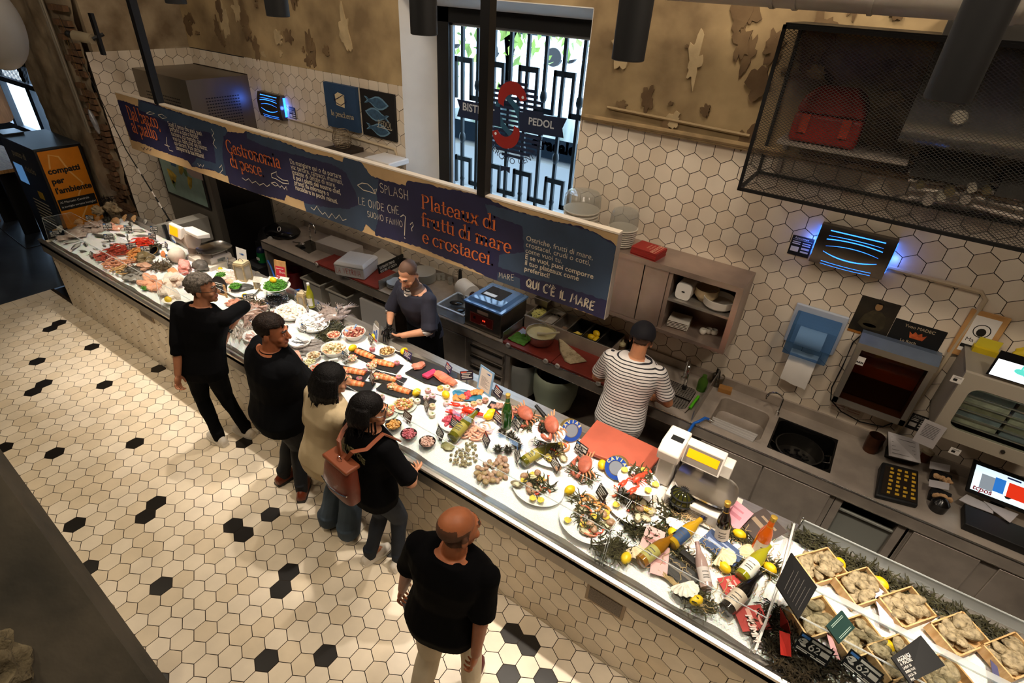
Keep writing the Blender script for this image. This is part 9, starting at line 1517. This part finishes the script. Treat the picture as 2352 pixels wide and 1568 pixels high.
 def part(name,mb_,m_,vs_=.008,it=4,nz=.0):
  me_=voxel(mb_,vs_,it);me_.name=name
  if nz:
   ns_=[v.normal.copy()for v in me_.vertices]
   for v,n_ in zip(me_.vertices,ns_):v.co+=n_*nz*(noise.noise(v.co*7)+.6*noise.noise(Vector((v.co.x*16,v.co.y*16,v.co.z*7))))
  me_.materials.append(m_);q=bpy.data.objects.new(name,me_);COL.objects.link(q);q.parent=P;return q
 tr=cls.get('trousers');fl=cls.get('flare',0.)
 mb=MB();torso(mb,.016,0,3);lo_=cls.get('hem',.0)
 for i in(0,1):mb.ell(hp[i],.10*k*b**.5);mb.cap(hp[i],kn[i],.10*k*b**.5,.068*k+fl*.5);mb.cap(kn[i],an[i]+Vector((0,0,lo_)),.066*k+fl*.5,.052*k+fl);mb.lathe([(.05*k+fl,0),(.052*k+fl,.1)],TR(an[i]+Vector((0,0,lo_-.035))),16)
 part('trousers',mb,tr,.008,4,.006)
 inf=cls.get('inf',.014);tp=cls['top'];sl=cls.get('sleeve',1.)
 mb=MB();torso(mb,inf,cls.get('lo',1),cls.get('hi',9),cls.get('tflare',.008));r_=inf*.8
 for i in(0,1):
  mb.ell(sh[i],.052*k*b**.5+r_);s_=sl[i]if isinstance(sl,tuple)else sl
  if s_<=1:e=sh[i]+(el[i]-sh[i])*s_;d=(el[i]-sh[i]).normalized();mb.cap(sh[i],e-d*.03,.049*k*b**.5+r_,.048*k+r_*1.2);mb.cyl(e-d*.05,e,.05*k+r_*1.2,.051*k+r_*1.3,16)
  else:mb.cap(sh[i],el[i],.05*k*b**.5+r_,.045*k+r_);e=el[i]+(wr[i]-el[i])*(s_-1);d=(wr[i]-el[i]).normalized();mb.cap(el[i],e-d*.03,.044*k+r_,.038*k+r_*.8);mb.cyl(e-d*.05,e,.04*k+r_*.8,.04*k+r_*.8,16)
 tq_=part(cls.get('topname','shirt'),mb,tp,.008,4,cls.get('fold',.006))
 for i in(0,1):
  a=an[i];d=fd[i];sd=Vector((d.y,-d.x,0));sm,so=cls['shoe'];zb=a.z-.085*k;sh_=MB();fr=lambda y,x,z:Vector((a.x,a.y,zb))+d*y*k+sd*x*k+Vector((0,0,z*k))
  sh_.rings([[fr(y,w_*math.cos(t),.025+max(0,h*math.sin(t)))for t in[2*PI*j/16 for j in range(16)]]for y,w_,h in((-.085,.015,.03),(-.075,.036,.055),(-.03,.042,.085),(.03,.043,.08),(.09,.049,.055),(.14,.046,.04),(.175,.03,.03),(.185,.01,.015))]);so_=MB();so_.prism([(x,y)for x,y in((-.03,-.085),(.03,-.085),(.043,-.04),(.045,.03),(.052,.1),(.045,.155),(.02,.187),(-.02,.187),(-.045,.155),(-.052,.1),(-.045,.03),(-.043,-.04))],.0,.028,Matrix(((sd.x*k,d.x*k,0,a.x),(sd.y*k,d.y*k,0,a.y),(0,0,k,zb),(0,0,0,1))))
  q=kid(P,'shoe',sh_,[sm]);kid(q,'sole',so_,[so])
  if cls.get('laces'):lc=MB();[lc.tube([fr(y,-.02,z),fr(y+.004,0,z+.008),fr(y,.02,z)],.003,4)for y,z in((.03,.10),(.05,.093),(.07,.086))];kid(q,'lace',lc,[so])
 return P,HM,k,sp,part,sh,el,wr,hz
def hairshell(P,HM,m_,thick,front,side,nz=.12,low=-.06,name='hair'):
 mb=MB();n=40;rs=[];vs=[];M3=HM
 fs=[]
 for i in range(25):
  ph=PI*i/24
  for j in range(n):
   th=2*PI*j/n;d=Vector((math.sin(ph)*math.sin(th),math.sin(ph)*math.cos(th),math.cos(ph)));t=thick*(1+nz*6*noise.noise(d*5)+nz*4*noise.noise(d*14));vs.append(Vector((d.x*(.079+t),d.y*(.098+t)-.018,d.z*(.084+t)+.045)))
 for i in range(24):
  for j in range(n):
   c=(vs[i*n+j]+vs[(i+1)*n+(j+1)%n])/2;lim=low if c.y<-.04 else side if c.y<.02 else front
   if c.z>lim+.012*noise.noise(c*40):fs.append((i*n+j,i*n+(j+1)%n,(i+1)*n+(j+1)%n,(i+1)*n+j))
 mb.add([M3@v for v in vs],fs);o=kid(P,name,mb,[m_],80);s=o.modifiers.new('solid','SOLIDIFY');s.thickness=.008;return o
def glasses(P,HM,m_,gl):
 mb=MB();f=lambda x,y,z:HM@Vector((x,y,z))
 for s in(1,-1):mb.tube([f(s*.034+.024*math.copysign(abs(math.cos(a))**.7,math.cos(a)),.108,.004+.018*math.copysign(abs(math.sin(a))**.7,math.sin(a)))for a in[2*PI*i/20 for i in range(20)]],.0022,5,closed=True);mb.tube([f(s*.058,.106,.008),f(s*.076,.08,.008),f(s*.083,-.01,.005)],.002,5)
 mb.tube([f(-.012,.112,.006),f(0,.116,.01),f(.012,.112,.006)],.002,5);o=kid(P,'glasses',mb,[m_]);q=MB();[q.prism(arc(s*.034,.004,.022,.016,0,360,14)[:-1],-.0005,.0005,HM@Matrix(((1,0,0,0),(0,0,-1,.108),(0,1,0,0),(0,0,0,1))))for s in(1,-1)];kid(o,'lens',q,[gl],0)
blk=mat('cloth_black','060608',.9,bump=.1,bs=60,spec=.1);blk2=mat('cloth_navy_black','08090c',.9,bump=.1,bs=60,spec=.1);jean_d=mat('denim_black','14171d',.8,bump=.12,bs=90);jean_b=mat('denim_blue','3c4a58',.85,var=.18,vs=7,bump=.15,bs=90);jean_n=mat('denim_navy','18202c',.85,var=.15,vs=7);ecru=mat('cloth_ecru','b9a684',.85,var=.05,vs=6,bump=.1,bs=50);chino=mat('cloth_chino','c9bca4',.85,var=.05,vs=5,bump=.1,bs=50);sw_=mat('shoe_white','d8d0c4',.5);ss=mat('sole_white','e2dcd2',.5);brl=mat('shoe_brown','6d2f1a',.3,coat=.3);sdk=mat('sole_dark','1a1411',.5);lensg=clear('spectacle_lens','f4f4f4',.1)
def L_(base,rz,p):return rotz(-rz)@(Vector(p)-Vector(base))
HR=lambda c:mat('hair_'+c,c,.6,var=.5,vs=60,bump=.6,bs=120,spec=.2)
b,z=Vector((-4.25,1.78,0)),.5;e=aty(540,702,2.13);hd=aty(522,762,2.02)
r=person('man in black long-sleeved shirt and glasses leaning an elbow on the counter guard',b,z,1.74,lean=(.14,.15),twist=.0,head=(-1.25,-.05,0),feet=((-.05,-.02,-1.1),(.14,.12,-1.2)),hands=(L_(b,z,(-4.26,1.55,.86)),L_(b,z,hd)),elbows=((-.3,-1,0),L_(b,z,e)-Vector((.2,.1,1.3))),skin='a06a4c',build=1.03,belly=.03,curl=(.9,.5),handdir=(None,L_(b,z,hd+Vector((.0,-.06,-.14)))-L_(b,z,hd)),cls=dict(top=blk,trousers=blk2,shoe=(sw_,ss),laces=1,sleeve=(1.35,1.1),lo=0,hairc='4a423c',inf=.022))
hairshell(r[0],r[1],HR('575049'),.012,.075,.012,.16);glasses(r[0],r[1],mat('frame_dark','1a1310',.3),lensg)
w_=MB();d=(r[7][1]-r[6][1]).normalized();w_.cyl(r[7][1]-d*.035,r[7][1]-d*.005,.036,.034,18);q=kid(r[0],'wristwatch',w_,[black]);w_=MB();w_.box(r[7][1]-d*.02+Vector((.02,-.025,.015)),(.03,.03,.012));kid(q,'watch_face',w_,[black_gloss])
b,z=Vector((-3.22,1.78,0)),-.22
r=person('stout man in black jacket, dark jeans and brown leather shoes, hand at his pocket',b,z,1.79,lean=(.07,.07),head=(-.75,-.12,0),feet=((-.2,-.02,-.2),(.06,.02,-.95)),hands=(None,L_(b,z,aty(655,958,1.93))),elbows=(None,(1,-.25,-.3)),skin='a0603f',build=1.3,belly=.10,curl=(.8,.8),cls=dict(top=blk2,trousers=jean_d,shoe=(brl,sdk),sleeve=(1.85,1.8),lo=0,inf=.028,tflare=.012,topname='jacket',hairc='1c120c'))
hairshell(r[0],r[1],HR('1d130e'),.009,.07,.015,.12);c_=MB();c_.lathe([(.088,0),(.08,.035),(.076,.04),(.08,.0)],Matrix.Translation(r[3]((0,-.012,1.425*r[2])))@Matrix.Rotation(-.15,4,'X'),24,(False,False));kid(r[0],'collar',c_,[blk2])
b,z=Vector((-2.62,1.72,0)),-.12
r=person('woman in cream top and wide blue jeans resting her cheek on her hand',b,z,1.66,lean=(.14,.10),head=(-.55,-.18,.08),feet=((-.11,0,.1),(.10,.03,-.2)),hands=(None,L_(b,z,aty(779,948,1.98))),elbows=(None,(.9,.3,-1)),skin='c08a6a',fem=True,build=.95,curl=(.5,.35),handdir=(None,(-.15,.12,1)),cls=dict(top=ecru,trousers=jean_b,shoe=(sw_,ss),sleeve=(1.2,1.0),lo=0,inf=.032,tflare=.03,flare=.045,hairc='0c0a0a',fold=.009))
def longhair(r,low,cls_m,wide=1.,seed=0,f=.02):
 mb=MB();HM=r[1];q=random.Random(seed);mb.ell(HM@Vector((0,-.022,.045)),(.094*wide,.112,.095),HM.to_3x3(),22,14)
 for i in range(26):
  a=math.radians(20+i*(320-0)/25*1.0);x,y=.092*wide*math.sin(a),.105*math.cos(a)-.02
  if y>f:continue
  p=HM@Vector((x*.86,y*.86-.003,.06));e=HM@Vector((x*1.05+q.uniform(-.012,.012),y-.01,low+q.uniform(-.03,.02)));m_=HM@Vector((x*1.18,y*1.12,(low+.03)/2));mb.tube([p,m_,e],[.024,.027,.008],8)
 me=voxel(mb,.006,8,.5)
 Hi=HM.inverted();ns_=[v.normal.copy()for v in me.vertices]
 for v,n_ in zip(me.vertices,ns_):c=Hi@v.co;v.co+=n_*.005*noise.noise(Vector((math.atan2(c.x,c.y)*14,c.z*6,seed)))
 me.name='hair';me.materials.append(cls_m);o=bpy.data.objects.new('hair',me);COL.objects.link(o);o.parent=r[0]
 s=MB()
 for i in range(34):a=q.uniform(.9,5.4);x,y=.1*wide*math.sin(a),.112*math.cos(a)-.02;s.tube([HM@Vector((x*.97,y*.97,low+.07)),HM@Vector((x*1.15,y*1.15,low+.0)),HM@Vector((x*1.1+q.uniform(-.03,.03),y*1.1+q.uniform(-.03,.03),low-.04+q.uniform(-.02,.02)))],[.006,.005,.001],5)
 kid(r[0],'hair_strands',s,[cls_m])
longhair(r,-.16,HR('0b0909'),1.08,3,.03)
b,z=Vector((-2.13,1.72,0)),-.1
r=person('woman in black t-shirt and dark jeans with glasses and a brown leather backpack',b,z,1.65,lean=(.03,.02),head=(-.85,-.08,0),feet=((-.09,-.04,.1),(.10,.07,-.25)),hands=((-.19,.2,1.02),(.2,.2,.98)),elbows=((-1,-.4,0),(1,-.5,0)),skin='b98262',fem=True,build=1.06,curl=(.6,.6),cls=dict(top=blk,trousers=jean_n,shoe=(sw_,ss),sleeve=.92,lo=0,inf=.02,tflare=.012,hairc='0d0a0a'))
longhair(r,-.11,HR('0d0a0a'),1.0,5,.0);glasses(r[0],r[1],mat('frame_dark'),lensg)
sp=r[3];k=r[2];lth=mat('leather_brown','6b2c1b',.45,var=.15,vs=9,bump=.12,bs=60);lt2=mat('leather_tan','7a3e22',.5)
bp=thing('backpack','reddish brown leather backpack on the back of the woman in black','backpack',b,z);M=TR((0,-.165,1.13),0,-.04)
mb=MB();mb.rings([[M@Vector((w_*math.copysign(abs(math.cos(a))**.5,math.cos(a)),-.055*th+.055*th*math.copysign(abs(math.sin(a))**.6,math.sin(a)),z_))for a in[2*PI*i/28 for i in range(28)]]for z_,w_,th in((-.16,.10,.6),(-.155,.135,.95),(-.06,.148,1.15),(.06,.135,1.0),(.12,.12,.8),(.13,.10,.6))]);mb.v=[v for v in mb.v];kid(bp,'bag_body',mb,[lth]);mb=MB();mb.box(M@Vector((0,-.05,.125)),(.25,.11,.03));kid(bp,'top_flap',mb,[lt2],bev=.01);mb=MB();mb.tube([M@Vector((-.13+.026*i,-.118-.012*math.sin(PI*i/10),-.045-.02*math.sin(PI*i/10)))for i in range(11)],.006,6);kid(bp,'zip',mb,[chrome]);mb=MB();mb.tube([M@Vector((.02*math.cos(a),-.06,.15+.02*math.sin(a)))for a in[2*PI*i/14 for i in range(14)]],.004,5,closed=True);kid(bp,'metal_ring',mb,[chrome])
for s in(-1,1):mb=MB();pts=[Vector((s*.03,-.19,1.275)),Vector((s*.07,-.165,1.35)),sp((s*.125*k,-.115,1.43*k)),sp((s*.14*k,-.0,1.495*k)),sp((s*.15*k,.12,1.36*k))];mb.rings([[p+Vector((a*.016,c_*.006,0))for a,c_ in((-1,-1),(1,-1),(1,1),(-1,1))]for p in pts]);kid(bp,'strap',mb,[lt2])
mb=MB();[mb.text(c_,.05,TR(sp((-.115+.024*i*1.1,-.150*r[2],(1.33-.0016*(i-4.5)**2)*k)),0,PI/2-.25),.002,ext=.002)for i,c_ in enumerate('SINGAPORE')];kid(r[0],'shirt_lettering',mb,[mat('tee_olive','5a5434',.8)],0)
b,z=Vector((-1.13,1.28,0)),.2
r=person('balding man in black t-shirt and beige trousers walking in the foreground',b,z,1.75,lean=(.03,.10),head=(-.55,-.05,0),feet=((-.12,-.16,.1),(.12,.12,-.1)),hands=((-.3,.05,.85),L_(b,z,atz(1090,1515,.78))),elbows=((-.6,-1,0),(.7,-1,0)),skin='a5633f',build=1.12,belly=.04,curl=(.9,1.25),cls=dict(top=blk,trousers=chino,shoe=(mat('shoe_maroon','4a1418',.5),ss),sleeve=.85,lo=0,inf=.02,tflare=.012,fringe=1,stub='5a3a28',hairc='3a281c',flare=.012))
b,z=Vector((-3.13,3.37,0)),PI-.12
hl_,hr_=L_(b,z,aty(925,770,3.03)),L_(b,z,aty(894,748,3.02))
r=person('cook with shaved head in navy smock and striped shirt pulling on a black glove',b,z,1.74,lean=(.22,.0),head=(.25,-.55,0),hands=(hl_,hr_),elbows=((-1,-.5,-.6),(1,-.5,-.6)),skin='c99272',build=.98,curl=(1.1,.45),glove=1,handdir=((.9,.35,-.1),(.15,.35,-1)),cls=dict(top=mat('smock_navy','20212f',.85,var=.1,vs=10,bump=.15,bs=40),topname='smock',trousers=blk,shoe=(black,sdk),sleeve=.95,lo=1,hi=8,inf=.024,fold=.009,buzz=1,beard=1,stub='5d4334',hairc='24160f'))
HMc,spc,kc=r[1],r[3],r[2];q=MB();q.rings([[spc((k_*kc*math.cos(t),kc*(.0+(d_)*math.sin(t)),z_*kc))for t in[PI*(-.15)+PI*1.3*i/20 for i in range(21)]]for z_,k_,d_ in((.50,.22,.17),(.8,.20,.16),(1.0,.185,.155),(1.06,.18,.15))],(False,False));s=kid(r[0],'apron',q,[blk]);sm_=s.modifiers.new('s','SOLIDIFY');sm_.thickness=.006
strp=bpy.data.materials.new('stripe_cloth');strp.use_nodes=True;N=strp.node_tree.nodes;L=strp.node_tree.links;bs_=N['Principled BSDF'];bs_.inputs['Roughness'].default_value=.85
tc=N.new('ShaderNodeTexCoord');nz_=N.new('ShaderNodeTexNoise');nz_.inputs['Scale'].default_value=5;L.new(tc.outputs['Object'],nz_.inputs['Vector']);sx=N.new('ShaderNodeSeparateXYZ');L.new(tc.outputs['Object'],sx.inputs[0])
vv=mth('FRACT',mth('ADD',mth('MULTIPLY',sx.outputs[2],40.),mth('MULTIPLY',nz_.outputs['Fac'],1.1)));rp=N.new('ShaderNodeValToRGB');rp.color_ramp.interpolation='CONSTANT';rp.color_ramp.elements[0].color=(.62,.58,.55,1);rp.color_ramp.elements[1].position=.70;rp.color_ramp.elements[1].color=(.012,.012,.016,1);L.new(vv,rp.inputs[0]);L.new(rp.outputs[0],bs_.inputs['Base Color'])
for i in(0,1):e,s_=r[6][i],r[5][i];d=(e-s_).normalized();q=MB();q.cyl(e-d*.02,e+(r[7][i]-e).normalized()*.05,.058,.05,18);kid(r[0],'striped_cuff',q,[strp])
q=MB();q.ell(spc((0,.075*kc,1.40*kc)),(.055,.035,.065));kid(r[0],'striped_undershirt',q,[strp]);q=MB();[q.plate([spc((s*.015,.14*kc,1.29*kc)),spc((s*.085,.125*kc,1.36*kc)),spc((s*.115,.05,1.435*kc)),spc((s*.06,.095*kc,1.41*kc))],.008)for s in(-1,1)];kid(r[0],'collar',q,[mat('smock_navy')])
b,z=Vector((-1.05,3.39,0)),.12
r=person('cook in black and white striped t-shirt and dark cap, back turned, at the prep counter',b,z,1.76,lean=(.10,.03),head=(.05,-.35,0),hands=((-.16,.30,1.02),(.22,.28,1.0)),elbows=((-1,-.7,-.5),(1,-.7,-.5)),skin='c08560',build=1.08,curl=(.9,.9),cls=dict(top=strp,trousers=mat('cloth_olive','2e2820',.85),shoe=(black,sdk),sleeve=.78,lo=0,inf=.02,tflare=.006,fold=.006,buzz=1,stub='4a3426',hairc='2a1c14'))
hairshell(r[0],r[1],mat('cap_navy','100e16',.8,bump=.1,bs=80),.014,.04,.028,.0,.015,'cap');q=MB();q.grid(lambda u,v:r[1]@Vector(((u-.5)*.15,.085+.075*v*(1-(2*u-1)**2*.5),.052-.02*v-.02*(2*u-1)**2)),12,6);q_=kid(r[0],'cap_peak',q,[mat('cap_navy')]);q=MB();q.tube([r[3]((.075*k*math.cos(t),-.012+.075*k*math.sin(t),(1.45-.02*math.sin(t))*k))for t in[2*PI*i/24 for i in range(24)]],.0015,4,closed=True);kid(r[0],'necklace',q,[mat('brass')])
bpy.data.scenes.remove(TMP)
